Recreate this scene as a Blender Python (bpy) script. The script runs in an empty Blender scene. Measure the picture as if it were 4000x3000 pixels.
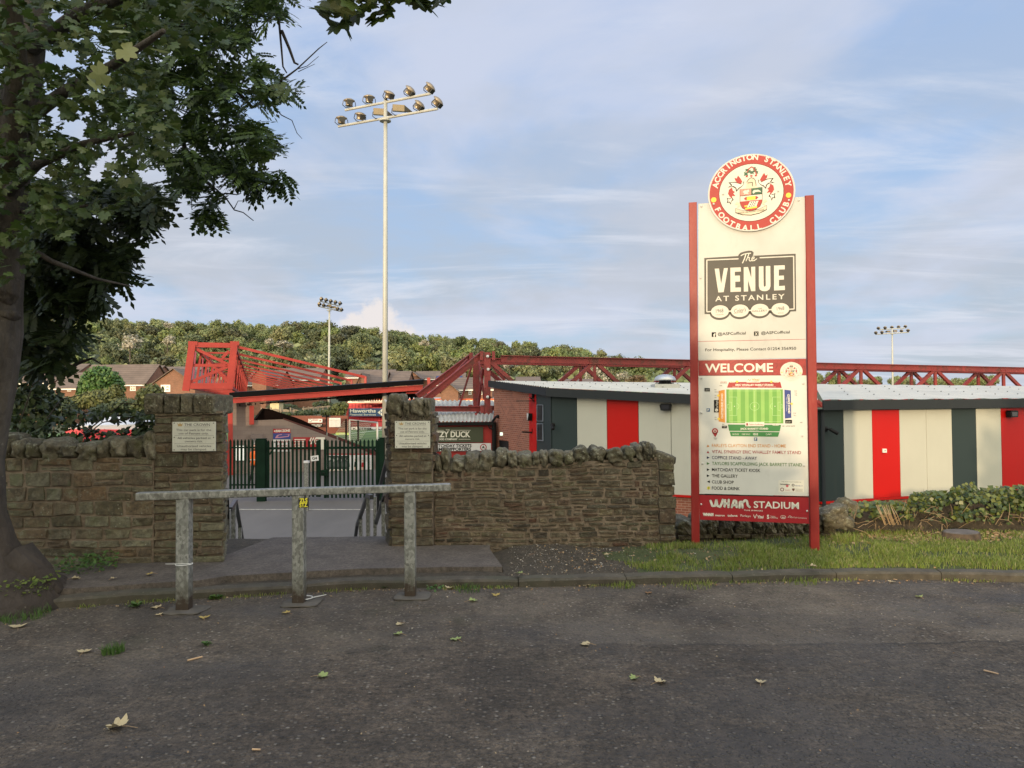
import bpy, bmesh, math, random
from mathutils import Vector, Matrix, noise
from mathutils.geometry import tessellate_polygon
R = math.radians
scene = bpy.context.scene
COL = scene.collection
# ------------------------------------------------------------------ camera
F = 2900.0
EYE = Vector((0, 0, 1.6))
CR = Matrix.Rotation(R(90 + 1.35), 3, 'X') @ Matrix.Rotation(-0.0072, 3, 'Z')
cd = bpy.data.cameras.new('camera'); cam = bpy.data.objects.new('camera', cd); COL.objects.link(cam)
cam.location = EYE; cam.rotation_euler = CR.to_euler()
cd.sensor_width = 36; cd.lens = F / 4000 * 36; cd.clip_end = 3000; cd.clip_start = 0.05
scene.camera = cam
# ------------------------------------------------------------------ light
SUN_AZ = R(26); SUN_EL = R(6.5)            # sun behind the camera, to the left
to_sun = Vector((-math.sin(SUN_AZ) * math.cos(SUN_EL), -math.cos(SUN_AZ) * math.cos(SUN_EL), math.sin(SUN_EL)))
sd = bpy.data.lights.new('sun', 'SUN'); sun = bpy.data.objects.new('sun', sd); COL.objects.link(sun)
sd.energy = 3.4; sd.angle = R(0.7); sd.color = (1.0, 0.76, 0.47)
sun.rotation_euler = to_sun.to_track_quat('Z', 'Y').to_euler(); sun.location = (0, -5, 20)
scene.view_settings.view_transform = 'Standard'; scene.view_settings.look = 'None'
scene.view_settings.exposure = 0.0; scene.view_settings.gamma = 1.0
scene.render.engine = 'CYCLES'
scene.cycles.max_bounces = 6; scene.cycles.transparent_max_bounces = 12

w = bpy.data.worlds.new('World'); scene.world = w; w.use_nodes = True
N = w.node_tree.nodes; L = w.node_tree.links
for n_ in list(N): N.remove(n_)
def wn(t, **k):
    n = N.new(t)
    for a, b in k.items(): setattr(n, a, b)
    return n
def wmath(op, a, b=None, c=None, clamp=False):
    n = wn('ShaderNodeMath', operation=op, use_clamp=clamp)
    for i, v in enumerate((a, b, c)):
        if v is None: continue
        if isinstance(v, (int, float)): n.inputs[i].default_value = v
        else: L.new(v, n.inputs[i])
    return n.outputs[0]
def wmix(f, a, b, blend='MIX'):
    n = wn('ShaderNodeMix', data_type='RGBA', blend_type=blend)
    for i, v in ((0, f), (6, a), (7, b)):
        if isinstance(v, (int, float)): n.inputs[i].default_value = v
        elif isinstance(v, tuple): n.inputs[i].default_value = v + (1,)
        else: L.new(v, n.inputs[i])
    return n.outputs[2]
def wrange(v, a, b, c, d, smooth=True):
    n = wn('ShaderNodeMapRange', interpolation_type='SMOOTHSTEP' if smooth else 'LINEAR')
    L.new(v, n.inputs[0])
    for i, x in enumerate((a, b, c, d)): n.inputs[i + 1].default_value = x
    return n.outputs[0]
tc = wn('ShaderNodeTexCoord'); sep = wn('ShaderNodeSeparateXYZ'); L.new(tc.outputs['Generated'], sep.inputs[0])
DX, DY, DZ = sep.outputs
sky = wn('ShaderNodeTexSky', sky_type='NISHITA'); sky.sun_disc = False
sky.sun_elevation = SUN_EL; sky.sun_rotation = math.pi + SUN_AZ
sky.altitude = 200; sky.air_density = 1.0; sky.dust_density = 0.6; sky.ozone_density = 2.0
# planar cloud coordinates
zz = wmath('ADD', wmath('MAXIMUM', DZ, 0.0), 0.10)
comb = wn('ShaderNodeCombineXYZ'); L.new(wmath('DIVIDE', DX, zz), comb.inputs[0]); L.new(wmath('DIVIDE', DY, zz), comb.inputs[1])
def wnoise(vec, scale, detail, rough, dist=0.0, off=(0, 0, 0), sc=(1, 1, 1), rz=0):
    m = wn('ShaderNodeMapping'); L.new(vec, m.inputs[0]); m.inputs[1].default_value = off; m.inputs[3].default_value = sc; m.inputs[2].default_value = (0, 0, rz)
    n = wn('ShaderNodeTexNoise'); L.new(m.outputs[0], n.inputs['Vector'])
    n.inputs['Scale'].default_value = scale; n.inputs['Detail'].default_value = detail; n.inputs['Roughness'].default_value = rough
    n.inputs['Distortion'].default_value = dist
    return n.outputs['Fac']
n1 = wnoise(comb.outputs[0], 0.95, 8, 0.55, 0.3, (3.1, 1.2, 0), (1, 0.8, 1))
n2 = wnoise(comb.outputs[0], 1.0, 9, 0.62, 0.6, (7.3, 4.2, 0), (0.6, 1.9, 1), R(24))
n3 = wnoise(tc.outputs['Generated'], 3.0, 6, 0.55, 0.2, (1.0, 5.0, 2.0), (1, 1, 2.6))
veil = wrange(n1, 0.38, 0.60, 0.0, 0.80)
wisps = wrange(n2, 0.47, 0.72, 0.0, 0.65)
grey = wrange(n3, 0.40, 0.60, 0.0, 0.72)
lowmask = wrange(DZ, 0.05, 0.50, 1.0, 0.25)
base = wmix(1.0, sky.outputs[0], (1.30, 1.10, 1.22), 'MULTIPLY')
SKY_S = 0.115
def amul(c, s): return wmix(1.0, c, (s, s, s), 'MULTIPLY')
SKYC = wn('ShaderNodeMix', data_type='RGBA'); 
zen = wrange(DZ, 0.0, 0.55, 0.0, 1.0, False)
tint = wmix(zen, (0.52, 0.68, 0.86), (0.37, 0.56, 0.93))
base = wmix(0.80, amul(base, 1.0), amul(tint, 1.0 / SKY_S))
c1 = wmix(veil, base, tuple(v / SKY_S for v in (0.66, 0.70, 0.83)))
c2 = wmix(wmath('MULTIPLY', grey, lowmask), c1, tuple(v / SKY_S for v in (0.51, 0.545, 0.60)))
c3 = wmix(wisps, c2, tuple(v / SKY_S for v in (0.78, 0.81, 0.90)))
# a small cumulus over the hill
cdir = (CR @ Vector(((1490 - 2000) / F, -(1290 - 1500) / F, -1))).normalized()
def blob(px, py, rad, zs=1.0):
    d = (CR @ Vector(((px - 2000) / F, -(py - 1500) / F, -1))).normalized()
    vs = wn('ShaderNodeVectorMath', operation='SUBTRACT'); L.new(tc.outputs['Generated'], vs.inputs[0]); vs.inputs[1].default_value = d
    vm = wn('ShaderNodeVectorMath', operation='MULTIPLY'); L.new(vs.outputs[0], vm.inputs[0]); vm.inputs[1].default_value = (1 / rad, 1 / rad, zs / rad)
    vl = wn('ShaderNodeVectorMath', operation='LENGTH'); L.new(vm.outputs[0], vl.inputs[0])
    return wmath('SUBTRACT', 1.0, vl.outputs['Value'])
cn = wnoise(tc.outputs['Generated'], 70, 8, 0.7)
cb = wmath('MAXIMUM', wmath('MAXIMUM', blob(1480, 1240, 0.026, 1.0), blob(1490, 1300, 0.034, 1.2)), wmath('MAXIMUM', blob(1395, 1262, 0.024, 1.6), blob(1555, 1320, 0.030, 1.6)))
cm = wrange(wmath('ADD', cb, wmath('MULTIPLY', wmath('SUBTRACT', cn, 0.5), 1.5)), -0.15, 0.45, 0.0, 1.0)
cm = wmath('MULTIPLY', cm, wrange(DY, 0.5, 0.6, 0.0, 1.0))
c4 = wmix(cm, c3, tuple(v / SKY_S for v in (0.86, 0.81, 0.80)))
# sky overhead and behind the camera brightened, out of view, to lift the shade
back_gain = wrange(DY, 0.30, -0.70, 1.0, 4.1)
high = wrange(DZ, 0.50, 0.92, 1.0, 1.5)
gmul = wmath('MULTIPLY', back_gain, high)
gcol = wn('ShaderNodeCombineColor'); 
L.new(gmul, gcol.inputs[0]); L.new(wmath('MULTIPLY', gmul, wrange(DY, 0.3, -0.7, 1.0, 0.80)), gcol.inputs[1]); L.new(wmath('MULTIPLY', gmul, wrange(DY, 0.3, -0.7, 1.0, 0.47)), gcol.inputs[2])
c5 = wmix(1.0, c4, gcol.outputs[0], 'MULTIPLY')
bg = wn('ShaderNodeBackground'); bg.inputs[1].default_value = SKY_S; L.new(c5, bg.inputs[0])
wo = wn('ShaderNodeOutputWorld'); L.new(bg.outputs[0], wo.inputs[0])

# ------------------------------------------------------------------ picture <-> world
def ray(px, py): return CR @ Vector(((px - 2000) / F, -(py - 1500) / F, -1))
def pt(px, py, Y): d = ray(px, py); return EYE + d * (Y / d.y)
def ptz(px, py, z): d = ray(px, py); return EYE + d * ((z - EYE.z) / d.z)
def ptp(px, py, P0, n): d = ray(px, py); return EYE + d * ((P0 - EYE).dot(n) / d.dot(n))
def hx(px, Y): return (px - 2000) / F * Y
def lerp(a, b, t): return a + (b - a) * t
def curve(tab, x):
    if x <= tab[0][0]: return tab[0][1]
    for (a, b), (c, d) in zip(tab, tab[1:]):
        if x <= c: return lerp(b, d, (x - a) / (c - a))
    return tab[-1][1]
def fbm(v, o=4):
    return noise.fractal(Vector(v), 1.0, 2.0, o)

# ------------------------------------------------------------------ objects
def tag(o, label=None, cat=None, group=None, kind=None):
    if label: o['label'] = label
    if cat: o['category'] = cat
    if group: o['group'] = group
    if kind: o['kind'] = kind
    return o
def thing(name, label, cat, loc=(0, 0, 0), group=None):
    o = bpy.data.objects.new(name, None); COL.objects.link(o); o.location = loc; o.empty_display_size = .1
    return tag(o, label, cat, group)
def dup(o, parent=None):
    c = o.copy(); COL.objects.link(c)
    if parent: c.parent = parent
    for ch in list(o.children): dup(ch, c)
    return c
def link(name, me, parent=None):
    o = bpy.data.objects.new(name, me); COL.objects.link(o)
    if parent is not None:
        o.parent = parent
        if parent.parent is None and parent.type == 'EMPTY': o.location = -Vector(parent.location)
    return o
class MB:
    def __init__(s): s.v = []; s.f = []; s.m = []
    def add(s, vs, fs, mi=0):
        b = len(s.v); s.v += [tuple(v) for v in vs]
        for f in fs: s.f.append(tuple(b + i for i in f)); s.m.append(mi)
        return s
    def box(s, c, size, rot=None, mi=0):
        a, b, d = (x / 2 for x in size); c = Vector(c)
        vs = [Vector((x, y, z)) for x in (-a, a) for y in (-b, b) for z in (-d, d)]
        if rot is not None: vs = [rot @ v for v in vs]
        return s.add([v + c for v in vs], [(0, 1, 3, 2), (4, 6, 7, 5), (0, 4, 5, 1), (2, 3, 7, 6), (0, 2, 6, 4), (1, 5, 7, 3)], mi)
    def aabb(s, x0, x1, y0, y1, z0, z1, mi=0):
        return s.box(((x0 + x1) / 2, (y0 + y1) / 2, (z0 + z1) / 2), (x1 - x0, y1 - y0, z1 - z0), None, mi)
    def bar(s, p, q, w, h, mi=0, up=Vector((0, 0, 1))):
        p, q = Vector(p), Vector(q); d = (q - p); l = d.length; d.normalize()
        sx = d.cross(up)
        if sx.length < 1e-4: sx = d.cross(Vector((0, 1, 0)))
        sx.normalize(); u2 = sx.cross(d)
        M = Matrix((sx, d, u2)).transposed()
        return s.box((p + q) / 2, (w, l, h), M, mi)
    def ibar(s, p, q, w, h, t=.02, mi=0):
        s.bar(p, q, t, h - 2 * t, mi)
        p, q = Vector(p), Vector(q); d = (q - p).normalized(); sx = d.cross(Vector((0, 0, 1)))
        if sx.length < 1e-3: sx = Vector((1, 0, 0))
        sx.normalize(); u2 = sx.cross(d)
        for k in (-1, 1): s.bar(p + u2 * k * (h - t) / 2, q + u2 * k * (h - t) / 2, w, t, mi)
        return s
    def tube(s, path, radii, seg=8, mi=0, cap=True, wob=0, seed=0):
        path = [Vector(p) for p in path]
        if not isinstance(radii, (list, tuple)): radii = [radii] * len(path)
        rings = []; b = len(s.v); prev = None
        for i, p in enumerate(path):
            d = (path[min(i + 1, len(path) - 1)] - path[max(i - 1, 0)]).normalized()
            if prev is None:
                a = d.cross(Vector((0, 0, 1)));
                if a.length < .05: a = d.cross(Vector((0, 1, 0)))
            else: a = prev - d * prev.dot(d)
            a.normalize(); prev = a; c = d.cross(a)
            for k in range(seg):
                t = 2 * math.pi * k / seg; r = radii[i]
                if wob: r *= 1 + wob * fbm((math.cos(t) * 1.3 + seed, math.sin(t) * 1.3, p.z * 1.2 + i * .1))
                s.v.append(tuple(p + (a * math.cos(t) + c * math.sin(t)) * r))
        for i in range(len(path) - 1):
            for k in range(seg):
                k2 = (k + 1) % seg
                s.f.append((b + i * seg + k, b + i * seg + k2, b + (i + 1) * seg + k2, b + (i + 1) * seg + k)); s.m.append(mi)
        if cap:
            s.f.append(tuple(b + k for k in range(seg))[::-1]); s.m.append(mi)
            s.f.append(tuple(b + (len(path) - 1) * seg + k for k in range(seg))); s.m.append(mi)
        return s
    def lathe(s, prof, seg=16, c=(0, 0, 0), rot=None, mi=0):
        b = len(s.v); c = Vector(c)
        for r, z in prof:
            for k in range(seg):
                t = 2 * math.pi * k / seg; v = Vector((r * math.cos(t), r * math.sin(t), z))
                if rot is not None: v = rot @ v
                s.v.append(tuple(v + c))
        for i in range(len(prof) - 1):
            for k in range(seg):
                k2 = (k + 1) % seg
                s.f.append((b + i * seg + k, b + i * seg + k2, b + (i + 1) * seg + k2, b + (i + 1) * seg + k)); s.m.append(mi)
        s.f.append(tuple(b + k for k in range(seg))[::-1]); s.m.append(mi)
        s.f.append(tuple(b + (len(prof) - 1) * seg + k for k in range(seg))); s.m.append(mi)
        return s
    def prism(s, pts, ext, mi=0):
        pts = [Vector(p) for p in pts]; ext = Vector(ext); n = len(pts)
        tri = tessellate_polygon([pts])
        vs = pts + [p + ext for p in pts]
        fs = [t for t in tri] + [tuple(n + i for i in t)[::-1] for t in tri]
        fs += [(i, (i + 1) % n, n + (i + 1) % n, n + i) for i in range(n)]
        return s.add(vs, fs, mi)
    def quad(s, a, b, c, d, mi=0): return s.add([a, b, c, d], [(0, 1, 2, 3)], mi)
    def blob(s, c, size, rot=None, seed=0, p=4.0, n=3, amp=.1, mi=0, fr=2.0):
        # rounded irregular stone
        c = Vector(c); g = n * 2; b0 = len(s.v); idx = {}
        for ax in range(3):
            for sg in (-1, 1):
                for i in range(g):
                    for j in range(g):
                        q = []
                        for (di, dj) in ((0, 0), (1, 0), (1, 1), (0, 1)):
                            k = [0, 0, 0]; k[ax] = sg * g; k[(ax + 1) % 3] = 2 * (i + di) - g; k[(ax + 2) % 3] = 2 * (j + dj) - g
                            k = tuple(k)
                            if k not in idx:
                                v = Vector(k) / g
                                l = (abs(v.x) ** p + abs(v.y) ** p + abs(v.z) ** p) ** (1 / p)
                                v = v / l
                                v *= 1 + amp * fbm((v.x * fr + seed * 7.1, v.y * fr + seed * 3.3, v.z * fr), 3)
                                v = Vector((v.x * size[0] / 2, v.y * size[1] / 2, v.z * size[2] / 2))
                                if rot is not None: v = rot @ v
                                idx[k] = len(s.v); s.v.append(tuple(v + c))
                            q.append(idx[k])
                        if sg < 0: q.reverse()
                        s.f.append(tuple(q)); s.m.append(mi)
        return s
    def build(s, name, mats, parent=None, smooth=False, fix=True):
        me = bpy.data.meshes.new(name); me.from_pydata(s.v, [], s.f)
        if not isinstance(mats, (list, tuple)): mats = [mats]
        for m in mats: me.materials.append(m)
        if len(mats) > 1: me.polygons.foreach_set('material_index', s.m)
        if smooth: me.polygons.foreach_set('use_smooth', [True] * len(me.polygons))
        if fix:
            bm = bmesh.new(); bm.from_mesh(me); bmesh.ops.recalc_face_normals(bm, faces=bm.faces); bm.to_mesh(me); bm.free()
        me.update()
        return link(name, me, parent)
def struct(mb, name, mats, kind='structure', **k):
    o = mb.build(name, mats, **k); o['kind'] = kind; return o

# ------------------------------------------------------------------ materials
MATS = {}
class MT:
    def __init__(s, name):
        s.m = bpy.data.materials.new(name); s.m.use_nodes = True; s.n = s.m.node_tree.nodes; s.l = s.m.node_tree.links
        s.b = s.n['Principled BSDF']; s.tc = s.n.new('ShaderNodeTexCoord')
    def new(s, t, **k):
        n = s.n.new(t)
        for a, b in k.items(): setattr(n, a, b)
        return n
    def put(s, v, sock):
        if isinstance(v, (int, float)): sock.default_value = v
        elif isinstance(v, tuple): sock.default_value = v + (1,) if len(v) == 3 and sock.type == 'RGBA' else v
        else: s.l.new(v, sock)
    def vec(s, scale=(1, 1, 1), rot=(0, 0, 0), src='Object', off=(0, 0, 0)):
        m = s.new('ShaderNodeMapping'); s.l.new(s.tc.outputs[src], m.inputs[0]); m.inputs[1].default_value = off; m.inputs[2].default_value = rot; m.inputs[3].default_value = scale
        return m.outputs[0]
    def noise(s, scale, detail=5, rough=.55, vec=None, dist=0, col=False):
        n = s.new('ShaderNodeTexNoise'); s.l.new(vec or s.tc.outputs['Object'], n.inputs['Vector'])
        n.inputs['Scale'].default_value = scale; n.inputs['Detail'].default_value = detail; n.inputs['Roughness'].default_value = rough; n.inputs['Distortion'].default_value = dist
        return n.outputs['Color' if col else 'Fac']
    def vor(s, scale, vec=None, feat='F1', out='Distance', rnd=1.0):
        n = s.new('ShaderNodeTexVoronoi', feature=feat); s.l.new(vec or s.tc.outputs['Object'], n.inputs['Vector']); n.inputs['Scale'].default_value = scale; n.inputs['Randomness'].default_value = rnd
        return n.outputs[out]
    def ramp(s, v, stops, interp='LINEAR'):
        n = s.new('ShaderNodeValToRGB'); s.put(v, n.inputs[0]); e = n.color_ramp.elements; n.color_ramp.interpolation = interp
        while len(e) < len(stops): e.new(.5)
        for i, (p, c) in enumerate(stops): e[i].position = p; e[i].color = (c + (1,)) if isinstance(c, tuple) else (c, c, c, 1)
        return n.outputs[0]
    def rng(s, v, a, b, c=0.0, d=1.0):
        n = s.new('ShaderNodeMapRange'); s.put(v, n.inputs[0])
        for i, x in enumerate((a, b, c, d)): n.inputs[i + 1].default_value = x
        return n.outputs[0]
    def mix(s, f, a, b, blend='MIX'):
        n = s.new('ShaderNodeMix', data_type='RGBA', blend_type=blend); s.put(f, n.inputs[0]); s.put(a, n.inputs[6]); s.put(b, n.inputs[7]); return n.outputs[2]
    def math(s, op, a, b=0.0):
        n = s.new('ShaderNodeMath', operation=op); s.put(a, n.inputs[0]); s.put(b, n.inputs[1]); return n.outputs[0]
    def island(s): return s.new('ShaderNodeNewGeometry').outputs['Random Per Island']
    def objrand(s): return s.new('ShaderNodeObjectInfo').outputs['Random']
    def bump(s, h, strength=.5, dist=.01, prev=None):
        n = s.new('ShaderNodeBump'); n.inputs['Strength'].default_value = strength; n.inputs['Distance'].default_value = dist
        s.put(h, n.inputs['Height'])
        if prev is not None: s.l.new(prev, n.inputs['Normal'])
        return n.outputs[0]
    def out(s, col=None, rough=.6, metal=0, nor=None, spec=None):
        if col is not None: s.put(col, s.b.inputs['Base Color'])
        s.put(rough, s.b.inputs['Roughness']); s.put(metal, s.b.inputs['Metallic'])
        if nor is not None: s.l.new(nor, s.b.inputs['Normal'])
        if spec is not None: s.b.inputs['Specular IOR Level'].default_value = spec
        return s.m
def paint(name, c, rough=.5, metal=0, var=.12, dirt=.25, sc=3.0, bump=.15, spec=None):
    if name in MATS: return MATS[name]
    t = MT(name); n = t.noise(sc, 6, .6); n2 = t.noise(sc * 14, 3, .6)
    dark = tuple(x * (1 - var * 2) for x in c); lite = tuple(min(1, x * (1 + var)) for x in c)
    col = t.ramp(n, [(.3, dark), (.7, lite)])
    if dirt: col = t.mix(t.rng(t.noise(sc * 2.3, 8, .7, vec=t.vec((1, 1, .35))), .55, .8, 0, dirt), col, (.07, .06, .05))
    MATS[name] = t.out(col, t.rng(n, .2, .8, rough * .85, min(1, rough * 1.15)), metal, t.bump(n2, bump, .002), spec)
    return MATS[name]
def flat(name, c, rough=.5, metal=0):
    if name in MATS: return MATS[name]
    t = MT(name); n = t.noise(9, 4, .6)
    MATS[name] = t.out(t.ramp(n, [(.25, tuple(x * .9 for x in c)), (.75, tuple(min(1, x * 1.05) for x in c))]), rough, metal, spec=.12 if max(c) < .02 else None)
    return MATS[name]
def leafmat(name, cols, trans=.25, rough=.5, objvar=False):
    t = MT(name); r = t.island()
    k = len(cols); col = t.ramp(r, [(i / max(1, k - 1), c) for i, c in enumerate(cols)])
    if objvar:
        hs = t.new('ShaderNodeHueSaturation'); t.l.new(col, hs.inputs['Color'])
        o = t.objrand(); t.l.new(t.rng(o, 0, 1, .47, .535), hs.inputs['Hue']); t.l.new(t.rng(t.math('FRACT', t.math('MULTIPLY', o, 7.3)), 0, 1, .45, 1.5), hs.inputs['Value'])
        t.l.new(t.rng(t.math('FRACT', t.math('MULTIPLY', o, 3.7)), 0, 1, .7, 1.05), hs.inputs['Saturation'])
        col = hs.outputs[0]
    t.out(col, rough, 0)
    tr = t.new('ShaderNodeBsdfTranslucent'); t.l.new(col, tr.inputs[0])
    ms = t.new('ShaderNodeMixShader'); ms.inputs[0].default_value = trans
    t.l.new(t.b.outputs[0], ms.inputs[1]); t.l.new(tr.outputs[0], ms.inputs[2]); t.l.new(ms.outputs[0], t.n['Material Output'].inputs[0])
    return t.m
# ------------------------------------------------------------------ flat artwork on boards
TXT = {}
def text_mesh(s, bold=0.0, space=1.0):
    key = (s, bold, space)
    if key in TXT: return TXT[key]
    c = bpy.data.curves.new('txt', 'FONT'); c.body = s; c.size = 1; c.resolution_u = 3; c.offset = bold; c.space_character = space; c.fill_mode = 'FRONT'
    o = bpy.data.objects.new('txt', c); COL.objects.link(o)
    bpy.context.view_layer.update()
    me = o.to_mesh(); vs = [v.co.copy() for v in me.vertices]; fs = [tuple(p.vertices) for p in me.polygons]
    o.to_mesh_clear(); bpy.data.objects.remove(o); bpy.data.curves.remove(c)
    TXT[key] = (vs, fs); return TXT[key]
def cap_h():
    vs, _ = text_mesh('H'); return max(v.y for v in vs)
class Art:
    """Printing on a board: positions are read off the photograph and dropped on the board's own plane."""
    def __init__(s, P0, u, lift=.0006, v=None):
        s.P = Vector(P0); s.u = Vector(u).normalized(); s.v = Vector((0, 0, 1)) if v is None else v.normalized(); s.n = s.u.cross(s.v).normalized()
        s.lift = lift; s.mb = MB(); s.mats = []; s.z = 0
    def mi(s, m):
        if m not in s.mats: s.mats.append(m)
        return s.mats.index(m)
    def loc(s, px, py): q = ptp(px, py, s.P, s.n) - s.P; return Vector((q.dot(s.u), q.dot(s.v)))
    def w(s, a, b, layer): return s.P + s.u * a + s.v * b + s.n * (s.lift * (layer + 1))
    def lpoly(s, pts, m, layer=0):
        P = [s.w(a, b, layer) for a, b in pts]
        s.mb.add(P, tessellate_polygon([P]), s.mi(m))
    def poly(s, pts, m, layer=0): s.lpoly([tuple(s.loc(*p)) for p in pts], m, layer)
    def rect(s, x0, y0, x1, y1, m, layer=0): s.poly([(x0, y0), (x1, y0), (x1, y1), (x0, y1)], m, layer)
    def scale(s, px, py): return (s.loc(px + 10, py) - s.loc(px - 10, py)).length / 20
    def disc(s, cx, cy, r, m, layer=0, ry=None, n=28, a0=0, a1=360):
        c = s.loc(cx, cy); k = s.scale(cx, cy); ry = ry or r
        s.lpoly([(c.x + math.cos(R(lerp(a0, a1, i / n))) * r * k, c.y + math.sin(R(lerp(a0, a1, i / n))) * ry * k) for i in range(n if a1 - a0 == 360 else n + 1)], m, layer)
    def line(s, pts, wd, m, layer=0):
        k = s.scale(*pts[0]) * wd / 2
        q = [s.loc(*p) for p in pts]
        for a, b in zip(q, q[1:]):
            d = (b - a).normalized() if (b - a).length else Vector((1, 0)); n = Vector((-d.y, d.x)) * k; e = d * k * .3
            s.lpoly([tuple(a - e + n), tuple(a - e - n), tuple(b + e - n), tuple(b + e + n)], m, layer)
    def text(s, t, p, q, h, m, layer=1, bold=.0, space=1.0, shear=0.0, q_fit=True):
        vs, fs = text_mesh(t, bold, space)
        if not vs: return
        x0 = min(v.x for v in vs); x1 = max(v.x for v in vs)
        A = s.loc(*p); B = s.loc(*q); d = B - A; ln = d.length; d.normalize(); n = Vector((-d.y, d.x)); k = s.scale(*p) * h / cap_h()
        P = []
        for v in vs:
            a = A + d * ((v.x - x0) / (x1 - x0) * ln + shear * v.y * k) + n * v.y * k
            P.append(s.w(a.x, a.y, layer))
        s.mb.add(P, fs, s.mi(m))
    def arc_text(s, t, cx, cy, r, h, a0, a1, m, layer=1, bold=.02, inside=False, ry=None):
        c = s.loc(cx, cy); k = s.scale(cx, cy); hh = k * h / cap_h(); n = len(t); ch = cap_h()
        for i, g in enumerate(t):
            if g == ' ': continue
            a = R(lerp(a0, a1, i / (n - 1))); vs, fs = text_mesh(g, bold)
            x0 = min(v.x for v in vs); x1 = max(v.x for v in vs); xm = (x0 + x1) / 2
            rad = Vector((math.cos(a), math.sin(a))); up = -rad if inside else rad; rt = Vector((up.y, -up.x)); o = c + rad * r * k
            P = []
            for v in vs:
                z = o + rt * (v.x - xm) * hh + up * (v.y - ch / 2) * hh; P.append(s.w(z.x, z.y, layer))
            s.mb.add(P, fs, s.mi(m))
    def flush(s, name, parent): 
        o = s.mb.build(name, s.mats, parent, fix=False)
        return o
# ------------------------------------------------------------------ common materials
def hy(px): return 1568 + .0072 * (2000 - px)
t = MT('asphalt')
P = t.tc.outputs['Object']
sepn = t.new('ShaderNodeSeparateXYZ'); t.l.new(P, sepn.inputs[0])
big = t.noise(.55, 6, .6); med = t.noise(4.5, 6, .65); fine = t.noise(60, 4, .75)
chips = t.vor(34); chipc = t.vor(34, out='Color')
seam = t.math('SUBTRACT', 4.9, t.math('MULTIPLY', t.math('MAXIMUM', t.math('SUBTRACT', -.9, sepn.outputs[0]), 0), .45))
band = t.rng(t.math('SUBTRACT', t.math('ADD', sepn.outputs[1], t.math('MULTIPLY', t.math('SUBTRACT', t.noise(2.2, 6, .7), .5), .22)), seam), -.03, .04)
wornx = t.rng(sepn.outputs[0], -2.5, 1.5, .45, 1.0)
worn = t.math('MULTIPLY', band, wornx)
basec = t.ramp(med, [(.3, (.040, .031, .024)), (.7, (.078, .061, .048))])
basec = t.mix(t.rng(big, .35, .7), basec, (.080, .067, .056))
basec = t.mix(1.0, basec, t.ramp(t.noise(30, 6, .9), [(.38, (.30, .30, .30)), (.60, (1.75, 1.70, 1.62))]), 'MULTIPLY')
basec = t.mix(1.0, basec, t.ramp(t.noise(9, 6, .85), [(.36, (.62, .62, .62)), (.64, (1.35, 1.34, 1.32))]), 'MULTIPLY')
basec = t.mix(1.0, basec, t.ramp(t.noise(1.3, 6, .75, dist=.6), [(.38, (.58, .57, .57)), (.60, (1.18, 1.16, 1.12))]), 'MULTIPLY')
chipv = t.ramp(chips, [(.0, 1.0), (.25, .9), (.45, .0)])
sepc = t.new('ShaderNodeSeparateColor'); t.l.new(chipc, sepc.inputs[0])
lucky = t.rng(sepc.outputs[0], .35, .95, 0, 1)
chipcol = t.ramp(sepc.outputs[1], [(0, (.06, .052, .046)), (.5, (.22, .19, .16)), (.8, (.38, .34, .29)), (1, (.17, .13, .09))])
amt = t.math('MULTIPLY', t.math('MULTIPLY', chipv, lucky), t.rng(worn, 0, 1, .6, 1.0))
col = t.mix(amt, basec, chipcol)
wcol = t.mix(t.math('MULTIPLY', worn, t.rng(t.noise(1.1, 6, .7), .38, .62, .0, .42)), col, (.22, .182, .142))
edge = t.math('ABSOLUTE', t.math('SUBTRACT', t.math('ADD', sepn.outputs[1], t.math('MULTIPLY', t.math('SUBTRACT', t.noise(2.2, 6, .7), .5), .22)), seam))
wcol = t.mix(t.math('MULTIPLY', t.rng(edge, .028, .006), t.rng(t.noise(2.6, 4, .6), .48, .60, 0, .75)), wcol, (.018, .016, .015))
moss = t.math('MULTIPLY', t.rng(t.noise(1.7, 7, .7), .56, .72), t.rng(sepn.outputs[1], 4.4, 5.6))
col = t.mix(t.math('MULTIPLY', moss, .65), wcol, (.035, .040, .018))
rust = t.rng(t.noise(.8, 4, .6, vec=t.vec(off=(4, 9, 0))), .60, .78, 0, .3)
col = t.mix(rust, col, (.075, .045, .032))
damp = t.rng(t.noise(.42, 6, .65, vec=t.vec((1, 1.6, 1), off=(2, 2, 0))), .48, .62, 0, .55)
col = t.mix(damp, col, (.034, .029, .027))
crack = t.vor(1.1, feat='DISTANCE_TO_EDGE', vec=t.vec())
hgt = t.math('ADD', t.math('MULTIPLY', chipv, .8), t.math('MULTIPLY', fine, .9))
M_ASPH = t.out(col, t.rng(damp, 0, .55, .9, .62), 0, t.bump(hgt, 1.0, .02))

t = MT('footway'); med = t.noise(5, 6, .65); chips = t.vor(95); cc = t.new('ShaderNodeSeparateColor'); t.l.new(t.vor(95, out='Color'), cc.inputs[0])
col = t.ramp(med, [(.3, (.058, .047, .041)), (.7, (.110, .092, .080))])
col = t.mix(t.math('MULTIPLY', t.ramp(chips, [(0, 1.0), (.4, .0)]), t.rng(cc.outputs[0], .5, 1, 0, .8)), col, (.16, .145, .13))
col = t.mix(1.0, col, t.ramp(t.noise(36, 5, .8), [(.36, (.6, .6, .6)), (.62, (1.4, 1.4, 1.38))]), 'MULTIPLY')
col = t.mix(t.rng(t.noise(1.2, 6, .7), .5, .7, 0, .6), col, (.045, .040, .038))
M_FOOT = t.out(col, .88, 0, t.bump(t.math('ADD', t.noise(110, 3, .7), t.ramp(chips, [(0, 1.0), (.4, .0)])), .6, .005))

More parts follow.
